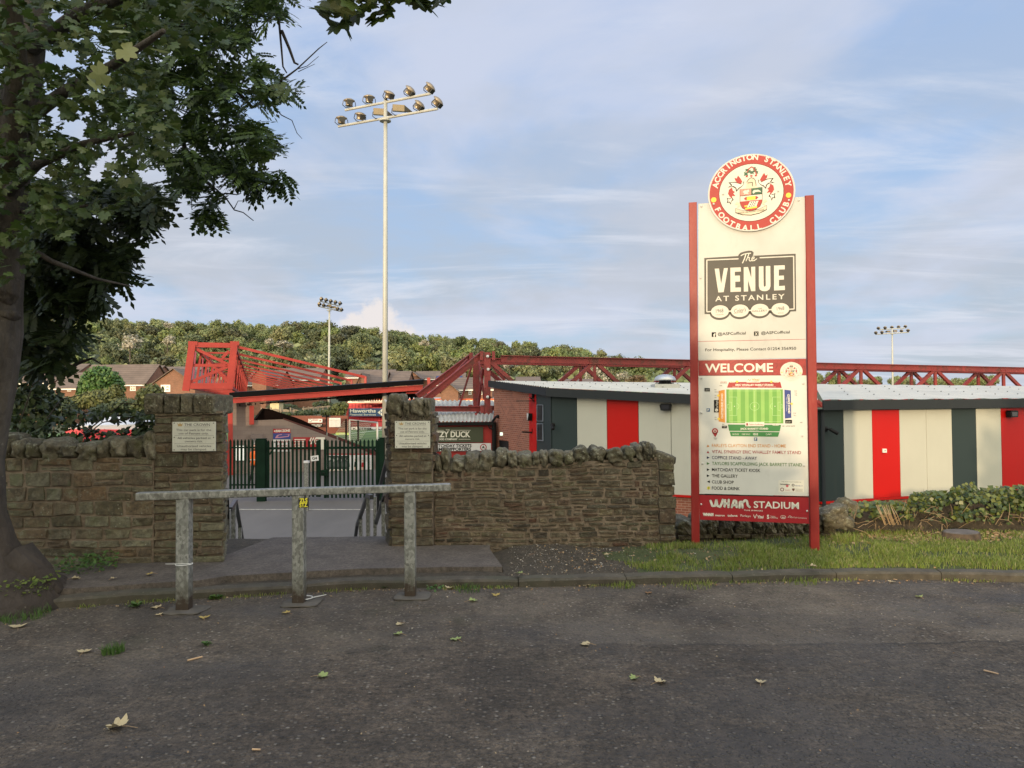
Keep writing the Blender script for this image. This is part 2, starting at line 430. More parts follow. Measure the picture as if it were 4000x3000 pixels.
t = MT('kerb_concrete'); col = t.ramp(t.noise(7, 8, .7), [(.3, (.034, .029, .022)), (.7, (.092, .079, .060))])
col = t.mix(t.rng(t.noise(2.4, 7, .7), .48, .66, 0, .75), col, (.045, .046, .030))
col = t.mix(t.rng(t.noise(38, 4, .6), .62, .75, 0, .5), col, (.24, .22, .19))
M_KERB = t.out(col, .9, 0, t.bump(t.noise(45, 6, .7), .7, .006))

t = MT('soil'); col = t.ramp(t.noise(14, 7, .7), [(.3, (.022, .018, .013)), (.55, (.060, .048, .034)), (.75, (.11, .085, .055))])
M_SOIL = t.out(col, .95, 0, t.bump(t.noise(40, 6, .75), 1.0, .02))
t = MT('grass_ground'); col = t.ramp(t.noise(6, 8, .7), [(.3, (.035, .050, .016)), (.6, (.060, .075, .022)), (.8, (.085, .075, .040))])
M_GRASSG = t.out(col, .95, 0, t.bump(t.noise(40, 6, .75), 1.0, .02))
t = MT('far_ground'); col = t.ramp(t.noise(.12, 8, .65), [(.3, (.030, .042, .018)), (.6, (.055, .065, .028)), (.8, (.08, .075, .045))])
M_FAR = t.out(col, .95)
t = MT('road_tarmac'); col = t.ramp(t.noise(.5, 7, .65, vec=t.vec((1, .3, 1))), [(.3, (.085, .076, .068)), (.7, (.125, .112, .102))])
M_ROAD = t.out(col, .75, 0, t.bump(t.noise(60, 3, .6), .3, .005))

# ------------------------------------------------------------------ the lie of the land
SKYL = [(-900, 1262), (0, 1268), (370, 1262), (669, 1284), (1085, 1296), (1247, 1292), (1627, 1337), (1989, 1368), (2260, 1396), (2442, 1440), (2688, 1470), (3000, 1490), (3361, 1506), (3789, 1512), (5000, 1518)]
YC = 430.0
def hill_top(px): return max(1.0, 1.6 + (hy(px) - curve(SKYL, px)) / F * YC - 1.5)
def ground_z(X, Y):
    if Y < 8.0: return -0.05
    if Y < 13.0:
        s = (Y - 8.0) / 5.0; s = s * s * (3 - 2 * s); return lerp(-.05, -2.12, s)
    if Y < 96: return -2.12
    px = 2000 + F * X / Y
    if Y < 150: s = (Y - 96) / 54; return lerp(-2.12, 1.2, s * s * (3 - 2 * s))
    if Y < 230: return lerp(1.2, 3.0, (Y - 150) / 80)
    c = hill_top(px)
    if Y < YC: s = (Y - 230) / (YC - 230); return lerp(3.0, c, s)
    return c - (Y - YC) * .02
mb = MB()
ys = [-60, -30, -10, 0, 4, 7, 8, 8.5, 9, 9.5, 10, 10.5, 11, 11.5, 12, 13, 20, 40, 60, 96, 104, 112, 120, 128, 136, 144, 150, 170, 190, 210, 230] + list(range(240, 440, 10)) + [440, 480, 600, 900, 1600]
nx = 90
for Y in ys:
    hw = max(60, abs(Y) * 1.35 + 20)
    for i in range(nx + 1):
        X = -hw + 2 * hw * i / nx
        z = ground_z(X, Y)
        if Y > 240: z += fbm((X * .01, Y * .01, 0)) * 1.2
        mb.v.append((X, Y, z))
for j in range(len(ys) - 1):
    for i in range(nx):
        a = j * (nx + 1) + i; mb.f.append((a, a + 1, a + nx + 2, a + nx + 1)); mb.m.append(0)
struct(mb, 'ground', M_FAR, smooth=True)

# kerb: foot and top edge read off the photograph, run on both sides
KB = [(0, 2393), (350, 2369), (500, 2355), (800, 2338), (1100, 2321), (1370, 2303), (1675, 2297), (1970, 2295), (2250, 2290), (2464, 2285), (2800, 2277), (3170, 2268), (3440, 2263), (3700, 2266), (4000, 2274)]
kf = [ptz(a, b, 0) for a, b in KB]
kf = [kf[0] + Vector((-6, -1.2, 0)), kf[0] + Vector((-2.5, -.35, 0))] + kf + [kf[-1] + Vector((2.5, -.45, 0)), kf[-1] + Vector((7, -2.2, 0))]
def kerb_y(X):
    for a, b in zip(kf, kf[1:]):
        if a.x <= X <= b.x: return lerp(a.y, b.y, (X - a.x) / (b.x - a.x))
    return kf[0].y if X < kf[0].x else kf[-1].y
# car park
mb = MB(); XS = [-30, -18] + [kf[0].x + i * (kf[-1].x - kf[0].x) / 60 for i in range(61)] + [20, 30]
for X in XS: mb.v += [(X, -30, 0), (X, kerb_y(X) + .05, 0)]
for i in range(len(XS) - 1): mb.f.append((2 * i, 2 * i + 2, 2 * i + 3, 2 * i + 1)); mb.m.append(0)
struct(mb, 'car_park', M_ASPH)
# kerb stones
mb = MB(); prof = [(0, -.03), (0, .052), (.020, .070), (.115, .078), (.115, -.03)]
seg = 110; rnd = random.Random(4); xs = [kf[0].x + i * (kf[-1].x - kf[0].x) / seg for i in range(seg + 1)]
joints = []; x = kf[0].x
i = 0
while x < kf[-1].x:
    ln = rnd.uniform(.86, .95); x2 = min(x + ln, kf[-1].x); m = 5; dz = rnd.uniform(-.006, .006); dy = rnd.uniform(-.008, .008); b = len(mb.v)
    for k in range(m + 1):
        X = lerp(x + .003, x2 - .003, k / m); Y0 = kerb_y(X); sl = (kerb_y(X + .1) - kerb_y(X - .1)) / .2
        e = .006 if k in (0, m) else 0
        for (py_, pz) in prof:
            jj = fbm((X * 5, py_ * 9, pz * 20)) * .006
            mb.v.append((X - sl * py_, Y0 + dy + py_ + (e if py_ == 0 else 0) + jj, pz + dz - (e if pz > .05 else 0) + jj))
    n = len(prof)
    for k in range(m):
        for q in range(n - 1): a = b + k * n + q; mb.f.append((a, a + n, a + n + 1, a + 1)); mb.m.append(0)
    mb.f.append(tuple(b + q for q in range(n))); mb.m.append(0); mb.f.append(tuple(b + m * n + q for q in range(n))[::-1]); mb.m.append(0)
    x = x2
struct(mb, 'kerb', M_KERB)
# footway apron behind the kerb, up to the gap in the wall
e0 = ptz(1982, 2238, .125); e1 = ptz(1917, 2146, .125)
mb = MB(); n = 40; X0, X1 = -7.5, e0.x
def apron_right(Y): return lerp(e0.x, e1.x, (Y - e0.y) / (e1.y - e0.y))
rows = 10; top = []
for j in range(rows + 1):
    for i in range(n + 1):
        X = lerp(X0, X1, i / n); ky = kerb_y(X) + .118
        yb = 7.72 if not (-2.72 < X < -1.22) else 8.25
        if X < -2.72: yb = 7.12
        Y = lerp(ky + (.16 if X > -2.5 else .03), yb, j / rows)
        if X > e1.x: X = min(X, apron_right(Y))
        z = .118 + .006 * fbm((X * 2, Y * 2, 0))
        if X < -4: z -= .012
        mb.v.append((X, Y, z))
for j in range(rows):
    for i in range(n):
        a = j * (n + 1) + i; mb.f.append((a, a + 1, a + n + 2, a + n + 1)); mb.m.append(0)
# front and right edge of the slab
for i in range(n):
    a, b = mb.v[i], mb.v[i + 1]; mb.quad(a, b, (b[0], b[1] - .01, .02), (a[0], a[1] - .01, .02))
for j in range(rows):
    a, b = mb.v[j * (n + 1) + n], mb.v[(j + 1) * (n + 1) + n]; mb.quad(a, b, (b[0] + .02, b[1], .02), (a[0] + .02, a[1], .02))
struct(mb, 'footway', M_FOOT)
# verge
mb = MB(); n = 90; rows = 14
for j in range(rows + 1):
    for i in range(n + 1):
        X = lerp(-8, 12, i / n); ky = kerb_y(X) + .09; Y = lerp(ky, 9.2, j / rows)
        z = (.085 if j else .066) + .05 * fbm((X * 1.4, Y * 1.4, 3)) * (j > 0)
        if X > 2.2: z += .05 * min(1, (X - 2.2) / 2) * j / rows
        if X < -.2 and Y > 7.0 : z -= .05
        if -2.9 < X < -1.0: z = min(z, .06)
        if Y > 8.3: z -= (Y - 8.3) * .12
        mb.v.append((X, Y, z))
for j in range(rows):
    for i in range(n):
        a = j * (n + 1) + i; 
        x0 = mb.v[a][0]
        if -2.75 < x0 < -1.25 and mb.v[a][1] > 8.1: continue
        mb.f.append((a, a + 1, a + n + 2, a + n + 1)); mb.m.append(1 if x0 > .95 + .5 * fbm((x0, mb.v[a][1] * 2, 8)) else 0)
VERGE = list(mb.v)
struct(mb, 'verge', [M_SOIL, M_GRASSG], smooth=True)
VN = n; VR = rows
def verge_z(X, Y):
    ky = kerb_y(X) + .09; j = max(0, min(VR - 1e-3, (Y - ky) / (9.2 - ky) * VR)); i = max(0, min(VN - 1e-3, (X + 8) / 20 * VN))
    a = int(j) * (VN + 1) + int(i); fi = i - int(i); fj = j - int(j)
    z = lerp(lerp(VERGE[a][2], VERGE[a + 1][2], fi), lerp(VERGE[a + VN + 1][2], VERGE[a + VN + 2][2], fi), fj)
    return z
# steps down behind the gap, landing, and lower steps
mb = MB(); y = 8.25; z = .10
for k in range(6): mb.aabb(-3.3, -.9, y, y + .30, z - .9, z - .155 * (k + 1) + .0); y += .27; z = .10
mb = MB()
for k in range(6): mb.aabb(-3.2, -.9, 8.26 + .26 * k, 8.26 + .26 * (k + 1), -2.3, .10 - .15 * (k + 1))
mb.aabb(-3.2, -.9, 8.26 + .26 * 6, 10.8, -2.3, -.85)
for k in range(8): mb.aabb(-3.2, -.9, 10.8 + .27 * k, 10.8 + .27 * (k + 1), -2.3, -.85 - .15 * (k + 1))
struct(mb, 'steps', M_KERB)
# roads on the lower level
mb = MB(); mb.quad((-40, 12.9, -1.95), (12, 12.9, -1.95), (12, 60, -1.95), (-40, 60, -1.95)); struct(mb, 'access_road', M_ROAD)
t = MT('white_line'); M_WLINE = t.out(t.ramp(t.noise(9, 5, .6), [(.35, (.28, .27, .25)), (.6, (.5, .48, .45))]), .8)
mb = MB(); mb.bar((-16, 25.3, -1.944), (-1, 24.5, -1.944), .07, .01); struct(mb, 'road_line', M_WLINE)
# pitch and its stripes
t = MT('pitch_grass'); wv = t.new('ShaderNodeTexWave', wave_type='BANDS', bands_direction='X'); t.l.new(t.vec((.09, .09, .09), (0, 0, R(19))), wv.inputs[0]); wv.inputs['Scale'].default_value = 1.0
M_PITCH = t.out(t.mix(t.rng(wv.outputs['Fac'], .45, .55), (.055, .11, .025), (.075, .14, .032)), .9)
mb = MB(); mb.quad((-58, 58, -2.04), (10, 47, -2.04), (22, 96, -2.04), (-58, 99, -2.04)); struct(mb, 'pitch', M_PITCH)
mb = MB()
mb.bar((-24.5, 61, -2.03), (-17, 98, -2.03), .14, .01); mb.bar((-24.5, 61, -2.03), (-10, 58, -2.03), .14, .01); struct(mb, 'pitch_line', flat('line_white', (.8, .8, .78)))

# ------------------------------------------------------------------ rubble walls
def stonemat(name, cols, lich, moss=.25, mossc=(.10, .105, .045)):
    t = MT(name); r = t.island()
    col = t.ramp(r, [(i / (len(cols) - 1), c) for i, c in enumerate(cols)])
    n1 = t.noise(22, 7, .72); col = t.mix(.75, col, t.ramp(n1, [(.36, (.38, .38, .38)), (.64, (1.45, 1.40, 1.30))]), 'MULTIPLY')
    col = t.mix(t.rng(t.noise(5, 6, .7), .52, .68, 0, moss * 2), col, mossc)
    v = t.vor(23, vec=None); ln = t.noise(3.0, 3, .6)
    spots = t.math('MULTIPLY', t.rng(t.math('ADD', v, t.math('MULTIPLY', t.noise(60, 3, .7), .10)), .22, .15), t.rng(ln, .47, .56))
    col = t.mix(t.math('MULTIPLY', spots, lich), col, (.42, .42, .34))
    col = t.mix(t.rng(t.noise(13, 8, .8, vec=t.vec(off=(3, 3, 3))), .535, .60, 0, lich * .75), col, (.26, .26, .19))
    col = t.mix(t.rng(t.noise(9, 8, .75), .60, .72, 0, .6), col, (.028, .026, .020))
    h = t.math('ADD', t.noise(18, 8, .75), t.math('MULTIPLY', t.noise(75, 5, .7), .5))
    return t.out(col, .92, 0, t.bump(h, 1.0, .022))
M_STONE = stonemat('gritstone', [(.042, .034, .026), (.095, .078, .054), (.150, .122, .080), (.060, .048, .037), (.125, .105, .075), (.105, .056, .038), (.075, .068, .050), (.140, .120, .088)], .55, .28)
M_STONEL = stonemat('gritstone_mossy', [(.075, .064, .040), (.125, .108, .068), (.165, .160, .115), (.090, .066, .045), (.130, .116, .080), (.145, .096, .056), (.100, .090, .060)], .55, .42, (.115, .125, .070))
M_COPE = stonemat('coping_stone', [(.070, .062, .042), (.125, .112, .078), (.095, .084, .058), (.165, .150, .110), (.060, .052, .040)], 1.0, .40)
t = MT('lime_mortar'); col = t.ramp(t.noise(10, 8, .7), [(.3, (.13, .100, .075)), (.6, (.26, .205, .155)), (.8, (.36, .29, .22))])
M_MORT = t.out(col, .95, 0, t.bump(t.noise(50, 6, .8), 1.0, .02))

def stone_face(mb, P0, u, length, zbot, ztop, rnd, ch=(.04, .10), wd=(.08, .30), out=.022, skew=.012):
    """courses of individual hewn stones standing proud of the mortar; u along, outward = u x z"""
    P0 = Vector(P0); u = Vector(u).normalized(); nrm = u.cross(Vector((0, 0, 1)))
    z = zbot if not callable(zbot) else min(zbot(0), zbot(length)); zmax = max(ztop(0), ztop(length / 2), ztop(length))
    def und(a, z): return .018 * fbm((a * 1.3 + P0.x, z * 2, 7)) 
    while z < zmax - .012:
        h = rnd.uniform(*ch); a = 0
        while a < length - .02:
            big_ = rnd.random() < .14
            wdt = rnd.uniform(*wd); 
            if length - a - wdt < wd[0]: wdt = length - a
            zt = min(z + h, ztop(a + wdt / 2)); zb = z
            if callable(zbot): zb = max(zb, zbot(a + wdt / 2))
            subs = [(zb, zt)]
            if h > ch[0] * 1.7 and rnd.random() < .3: m_ = lerp(zb, zt, rnd.uniform(.35, .65)); subs = [(zb, m_), (m_, zt)]
            for (b0, b1) in subs:
                if b1 - b0 < .016: continue
                g = .005 + rnd.random() * .007; gx = .006 + rnd.random() * .010
                c = [(a + gx, b0 + g), (a + wdt - gx, b0 + g), (a + wdt - gx, b1 - g), (a + gx, b1 - g)]
                c = [(p + rnd.uniform(-skew, skew) * min(1, wdt * 5), q + rnd.uniform(-skew, skew) * .55 * min(1, (b1 - b0) * 14)) for p, q in c]
                o_ = out * rnd.uniform(.35, 1.3); nx_ = 6; nz_ = 4; base = len(mb.v); sd_ = rnd.random() * 99
                tilt = rnd.uniform(-.35, .35) * o_
                for j in range(nz_ + 1):
                    for i in range(nx_ + 1):
                        s_, t_ = i / nx_, j / nz_
                        bv = .006; s2 = (0, bv / wdt, .25, .5, .75, 1 - bv / wdt, 1)[i]; t2 = (0, min(.3, bv / (b1 - b0)), .5, 1 - min(.3, bv / (b1 - b0)), 1)[j]
                        # round the outline
                        pa = lerp(lerp(c[0][0], c[1][0], s2), lerp(c[3][0], c[2][0], s2), t2); pz = lerp(lerp(c[0][1], c[3][1], t2), lerp(c[1][1], c[2][1], t2), s2)
                        ed = min(s_, 1 - s_) * wdt; ez = min(t_, 1 - t_) * (b1 - b0); k_ = min(ed, ez)
                        if i in (0, nx_) and j in (0, nz_): pa += (-.003 if i else .003); pz += (-.003 if j else .003)
                        dpt = -.007 if (i in (0, nx_) or j in (0, nz_)) else o_ + fbm((pa * 16 + sd_, pz * 22, sd_)) * .011 + tilt * (2 * t_ - 1)
                        jit = fbm((pa * 14 + sd_, pz * 14, 1)) * .007
                        mb.v.append(tuple(P0 + u * (pa + jit) + Vector((0, 0, 1)) * (pz + und(pa, pz) + jit * .7 - P0.z) + nrm * dpt))
                for j in range(nz_):
                    for i in range(nx_):
                        q = base + j * (nx_ + 1) + i; mb.f.append((q, q + 1, q + nx_ + 2, q + nx_ + 1)); mb.m.append(0)
            a += wdt
        z += h
def coping(mb, P0, u, length, depth, zf, hr, wr, rnd, lean=.12):
    u = Vector(u); nrm = u.cross(Vector((0, 0, 1))); a = 0; k = 0
    while a < length:
        wdt = min(rnd.uniform(*wr), length - a + .02); h = rnd.uniform(*hr) * (1.25 if rnd.random() < .2 else (.82 if rnd.random() < .25 else 1))
        rot = Matrix.Rotation(math.atan2(u.y, u.x), 3, 'Z') @ Matrix.Rotation(rnd.uniform(-lean, lean), 3, 'Y') @ Matrix.Rotation(rnd.uniform(-.08, .08), 3, 'X')
        c = Vector(P0) + u * (a + wdt / 2) - nrm * (depth / 2) + Vector((0, 0, zf(a) - P0[2] + h / 2 - .03))
        mb.blob(c, (wdt * 1.05, depth * rnd.uniform(.95, 1.08), h), rot, seed=rnd.random() * 50, p=rnd.uniform(3.0, 4.6), n=5, amp=.20, fr=1.6); a += wdt * .97; k += 1

# right-hand wall with its gate pier
rnd = random.Random(11)
rp = thing('stone_wall', 'dark rubble stone wall with ragged upright coping, right of the gateway', 'wall', (.4, 7.78, .05))
xL = hx(1694, 7.78); xR = hx(2634, 7.78)
def zt_r(a): return .87 + .13 * a / (xR - xL)
mb = MB(); mb.prism([(xL, 7.79, -.05), (xR - .03, 7.79, -.05), (xR - .03, 7.79, 1.0), (xR - .14, 7.79, 1.01), (xL, 7.79, .88)], (0, .36, 0)); mb.build('mortar_core', M_MORT, rp)
mb = MB(); stone_face(mb, (xL, 7.785, 0), (1, 0, 0), xR - xL - .18, .03, zt_r, rnd, (.030, .078), (.07, .26), .012)
stone_face(mb, (xR - .19, 7.775, 0), (1, 0, 0), .19, .03, lambda a: .99, rnd, (.09, .19), (.19, .2), .025)
stone_face(mb, (xR - .028, 7.78, 0), (0, 1, 0), .36, .03, lambda a: .98, rnd, (.07, .15), (.16, .36))
mb.build('facing_stones', M_STONE, rp)
mb = MB(); coping(mb, (xL, 7.76, 0), (1, 0, 0), xR - xL - .22, .40, lambda a: .87 + .13 * a / 2.5, (.17, .23), (.07, .19), rnd, .22)
mb.blob((xR - .1, 7.97, .99), (.26, .4, .12), Matrix.Rotation(.35, 3, 'Y'), 3, 4, 3, .1)
mb.build('coping_stones', M_COPE, rp, smooth=True)
pr = thing('gate_pier', 'slim square rubble stone gate pier carrying the right-hand white notice', 'gate pier', (-1.05, 7.7, .05))
qL = hx(1520, 7.68); qR = hx(1692, 7.68)
mb = MB(); mb.prism([(qL + .02, 7.70, -.05), (qR - .012, 7.70, -.05), (qR - .012, 8.12, -.05), (qL - .10, 8.12, -.05)], (0, 0, 1.55)); mb.build('mortar_core', M_MORT, pr)
mb = MB(); stone_face(mb, (qL, 7.69, 0), (1, 0, 0), qR - qL, .03, lambda a: 1.49, rnd, (.05, .125), (.10, .32), .013)
stone_face(mb, (qL - .105, 8.12, 0), (.115, -.42, 0), .435, .03, lambda a: 1.49, rnd, (.06, .12), (.16, .42), .02)
stone_face(mb, (qR - .008, 7.70, 0), (0, 1, 0), .42, .9, lambda a: 1.49, rnd, (.06, .12), (.16, .42), .02)
mb.build('facing_stones', M_STONE, pr)
mb = MB()
for (a, wd_, h, hh) in ((1552, 66, .25, 0), (1598, 28, .19, -.01), (1639, 56, .20, 0), (1678, 30, .22, -.02)):
    mb.blob((hx(a, 7.9) , 7.89, 1.44 + h / 2 + hh), (wd_ / F * 7.9 * 1.0, .46, h), Matrix.Rotation(rnd.uniform(-.07, .07), 3, 'Y'), a, 5.5, 4, .16)
mb.build('coping_stones', M_COPE, pr, smooth=True)
# left-hand wall and pier
rnd = random.Random(23)
lw = thing('stone_wall', 'mossy coursed stone wall with rounded coping, running left from gateway behind the tree', 'wall', (-4.6, 6.9, .05))
lR = hx(606, 7.0); lL = -7.2
mb = MB(); mb.aabb(lL, lR, 6.98, 7.34, -.05, 1.10); mb.build('mortar_core', M_MORT, lw)
mb = MB(); stone_face(mb, (lL, 6.975, 0), (1, 0, 0), lR - lL, .03, lambda a: 1.10, rnd, (.075, .15), (.14, .32), .010)
mb.build('facing_stones', M_STONEL, lw)
mb = MB(); coping(mb, (lL, 6.95, 0), (1, 0, 0), lR - lL, .40, lambda a: 1.10, (.17, .27), (.09, .22), rnd, .07); mb.build('coping_stones', M_COPE, lw, smooth=True)
pl = thing('gate_pier', 'wide mossy stone gate pier carrying the left-hand white notice', 'gate pier', (-3.0, 7.0, .05))
pL = hx(602, 7.0); pR = hx(884, 7.0)
mb = MB(); mb.prism([(pL + .012, 7.0, -.05), (pR - .03, 7.0, -.05), (pR - .18, 7.46, -.05), (pL + .012, 7.46, -.05)], (0, 0, 1.58)); mb.build('mortar_core', M_MORT, pl)
mb = MB(); stone_face(mb, (pL, 6.985, 0), (1, 0, 0), pR - pL - .012, .03, lambda a: 1.52, rnd, (.06, .135), (.11, .36), .011)
stone_face(mb, (pR - .030, 7.0, 0), (-.15, .46, 0), .48, .03, lambda a: 1.52, rnd, (.06, .12), (.2, .46), .02)
mb.build('facing_stones', M_STONEL, pl)
mb = MB()
for (a, wd_, h) in ((642, 76, .20), (712, 62, .195), (768, 46, .20), (818, 54, .19), (858, 40, .185)):
    mb.blob((hx(a, 7.2), 7.2, 1.50 + h / 2), (wd_ / F * 7.2 * 1.0, .48, h), None, a, 9, 4, .05)
mb.build('coping_stones', M_COPE, pl)
# low wall behind the big sign, ending in boulders
rnd = random.Random(31)
lo = thing('low_stone_wall', 'low broken drystone wall behind the big red sign, ending in tumbled boulders', 'wall', (3, 8.1, 0))
a0 = hx(2636, 8.1); a1 = hx(3290, 8.1)
mb = MB(); mb.aabb(a0, a1, 8.12, 8.42, -.1, .16); mb.build('rubble_core', M_SOIL, lo)
mb = MB(); stone_face(mb, (a0, 8.10, 0), (1, 0, 0), a1 - a0, -.02, lambda a: .15, rnd, (.05, .09), (.10, .30), .03)
mb.build('facing_stones', M_STONE, lo)
mb = MB(); coping(mb, (a0, 8.07, 0), (1, 0, 0), a1 - a0 - .12, .4, lambda a: .15, (.19, .25), (.10, .22), rnd, .2)
mb.build('coping_stones', M_COPE, lo)
for (px_, py_, Y_, sz, ry) in ((3248, 2012, 8.15, (.30, .38, .20), -.35), (3298, 1992, 8.3, (.20, .30, .24), .5), (3282, 2035, 8.05, (.20, .22, .16), .25)):
    mb = MB(); mb.blob(pt(px_, py_, Y_), sz, Matrix.Rotation(ry, 3, 'Y'), px_, 4.5, 4, .3, fr=1.6); mb.build('boulder', M_COPE, lo, smooth=True)

# ------------------------------------------------------------------ galvanised barrier
t = MT('galvanised'); v = t.vor(60, vec=t.vec((1, 1, .6)), out='Color'); sc = t.new('ShaderNodeSeparateColor'); t.l.new(v, sc.inputs[0])
col = t.ramp(t.math('ADD', t.math('MULTIPLY', sc.outputs[0], .5), t.math('MULTIPLY', t.noise(24, 6, .7), .6)), [(.25, (.12, .12, .112)), (.5, (.19, .195, .185)), (.8, (.31, .315, .30))])
col = t.mix(t.rng(t.noise(11, 8, .75), .58, .70, 0, .7), col, (.07, .072, .058))
sp = t.new('ShaderNodeSeparateXYZ'); t.l.new(t.tc.outputs['Object'], sp.inputs[0])
M_GALV = t.out(col, t.rng(sc.outputs[1], 0, 1, .38, .62), .35, t.bump(t.noise(60, 4, .6), .3, .002))
t = MT('galvanised_stained'); v = t.vor(60, vec=t.vec((1, 1, .6)), out='Color'); sc = t.new('ShaderNodeSeparateColor'); t.l.new(v, sc.inputs[0])
g = t.new('ShaderNodeNewGeometry'); sp = t.new('ShaderNodeSeparateXYZ'); t.l.new(g.outputs['Position'], sp.inputs[0])
col = t.ramp(t.math('ADD', t.math('MULTIPLY', sc.outputs[0], .5), t.math('MULTIPLY', t.noise(24, 6, .7), .6)), [(.25, (.135, .14, .135)), (.5, (.21, .22, .212)), (.8, (.33, .34, .33))])
st = t.math('ADD', sp.outputs[2], t.math('MULTIPLY', t.math('SUBTRACT', t.noise(18, 6, .7), .5), .35))
col = t.mix(t.rng(st, .30, .10, 0, .75), col, (.085, .080, .062)); col = t.mix(t.rng(st, .12, .07, 0, .9), col, (.050, .034, .026))
M_GALVP = t.out(col, .5, .35, t.bump(t.noise(60, 4, .6), .3, .002))
M_FOOTC = paint('footing_concrete', (.085, .076, .066), .92, 0, .2, .5, 9, 1.0)
br = thing('barrier', 'galvanised steel box-section barrier with a single rail in front of the gateway', 'barrier', tuple(ptz(1185, 2342, 0)))
B = [(719, 2385, 50), (1185, 2342, 46), (1609, 2320, 42)]
bl = pt(537, 1939, 5.72); brr = pt(1758, 1902, 6.22)
def boxtube(mb, p, q, w_, h_, r_=.008):
    p, q = Vector(p), Vector(q); d = (q - p).normalized(); up = Vector((0, 0, 1)) if abs(d.z) < .9 else Vector((0, 1, 0)); sx = d.cross(up).normalized(); u2 = sx.cross(d)
    pr_ = []
    for (cx, cz, s0) in ((1, 1, 0), (-1, 1, 90), (-1, -1, 180), (1, -1, 270)):
        for k in range(4): a_ = R(s0 + k * 30); pr_.append((cx * (w_ / 2 - r_) + math.cos(a_) * r_, cz * (h_ / 2 - r_) + math.sin(a_) * r_))
    n_ = len(pr_); m = 12
    vs = [p.lerp(q, j / m) + sx * a_ + u2 * b_ for j in range(m + 1) for a_, b_ in pr_]
    fs = [(j * n_ + i, j * n_ + (i + 1) % n_, (j + 1) * n_ + (i + 1) % n_, (j + 1) * n_ + i) for j in range(m) for i in range(n_)] + [tuple(range(n_)), tuple(m * n_ + i for i in range(n_))[::-1]]
    mb.add(vs, fs)
mb = MB(); boxtube(mb, bl, brr, .10, .058); rail = mb.build('rail', M_GALV, br)
for i, (px_, py_, wpx) in enumerate(B):
    b = ptz(px_, py_, 0); tt = (b.x - bl.x) / (brr.x - bl.x); top_ = bl.lerp(brr, tt); b = Vector((b.x, lerp(bl.y, brr.y, tt), 0)); 
    mb = MB(); w_ = wpx / F * b.y; boxtube(mb, (b.x, b.y, -.02), (top_.x, b.y, top_.z - .028), w_, .09); post = mb.build('post', M_GALVP, br)
    if i == 1:
        A = Art((0, b.y - .0455, 0), (1, 0, 0)); A.rect(1166, 1945, 1206, 1983, flat('sticker_black', (.02, .02, .02)), 0)
        Ym = flat('sticker_yellow', (.75, .68, .05)); A.text('ZLS', (1170, 1963), (1202, 1961), 15, Ym, 1, .045); A.text('STZ', (1170, 1981), (1202, 1979), 15, Ym, 1, .045); A.flush('sticker', post)
    mb = MB(); mb.blob((b.x + .02, b.y - .01, .0), (.29, .24, .03), None, i, 7, 4, .15); mb.build('footing', M_FOOTC, br, smooth=True)
# cable ties
def ring(c, a, b_, r_, seg=26, tail=None):
    mb = MB(); p = [(c[0] + math.cos(2 * math.pi * k / seg) * a, c[1] + math.sin(2 * math.pi * k / seg) * b_, c[2]) for k in range(seg + 1)]
    mb.tube(p, r_, 5)
    if tail: mb.tube([p[0], tail], [r_, r_ * .6], 5)
    return mb
M_TIE = flat('tie_plastic', (.55, .56, .56))
c0 = pt(719, 2203, 5.75); o = ring((c0.x, 5.75, c0.z), .062, .058, .0035, tail=(c0.x - .12, 5.70, c0.z + .012)).build('cable_tie', M_TIE); tag(o, 'grey plastic cable tie round the lower half of the barrier\'s left post', 'cable tie')
c0 = ptz(1185, 2342, .012); o = ring((c0.x, 6.03, .03), .075, .062, .0045, tail=(c0.x + .17, 6.10, .035)).build('cable_tie', M_TIE); tag(o, 'grey plastic cable tie lying at the foot of the barrier\'s middle post', 'cable tie')

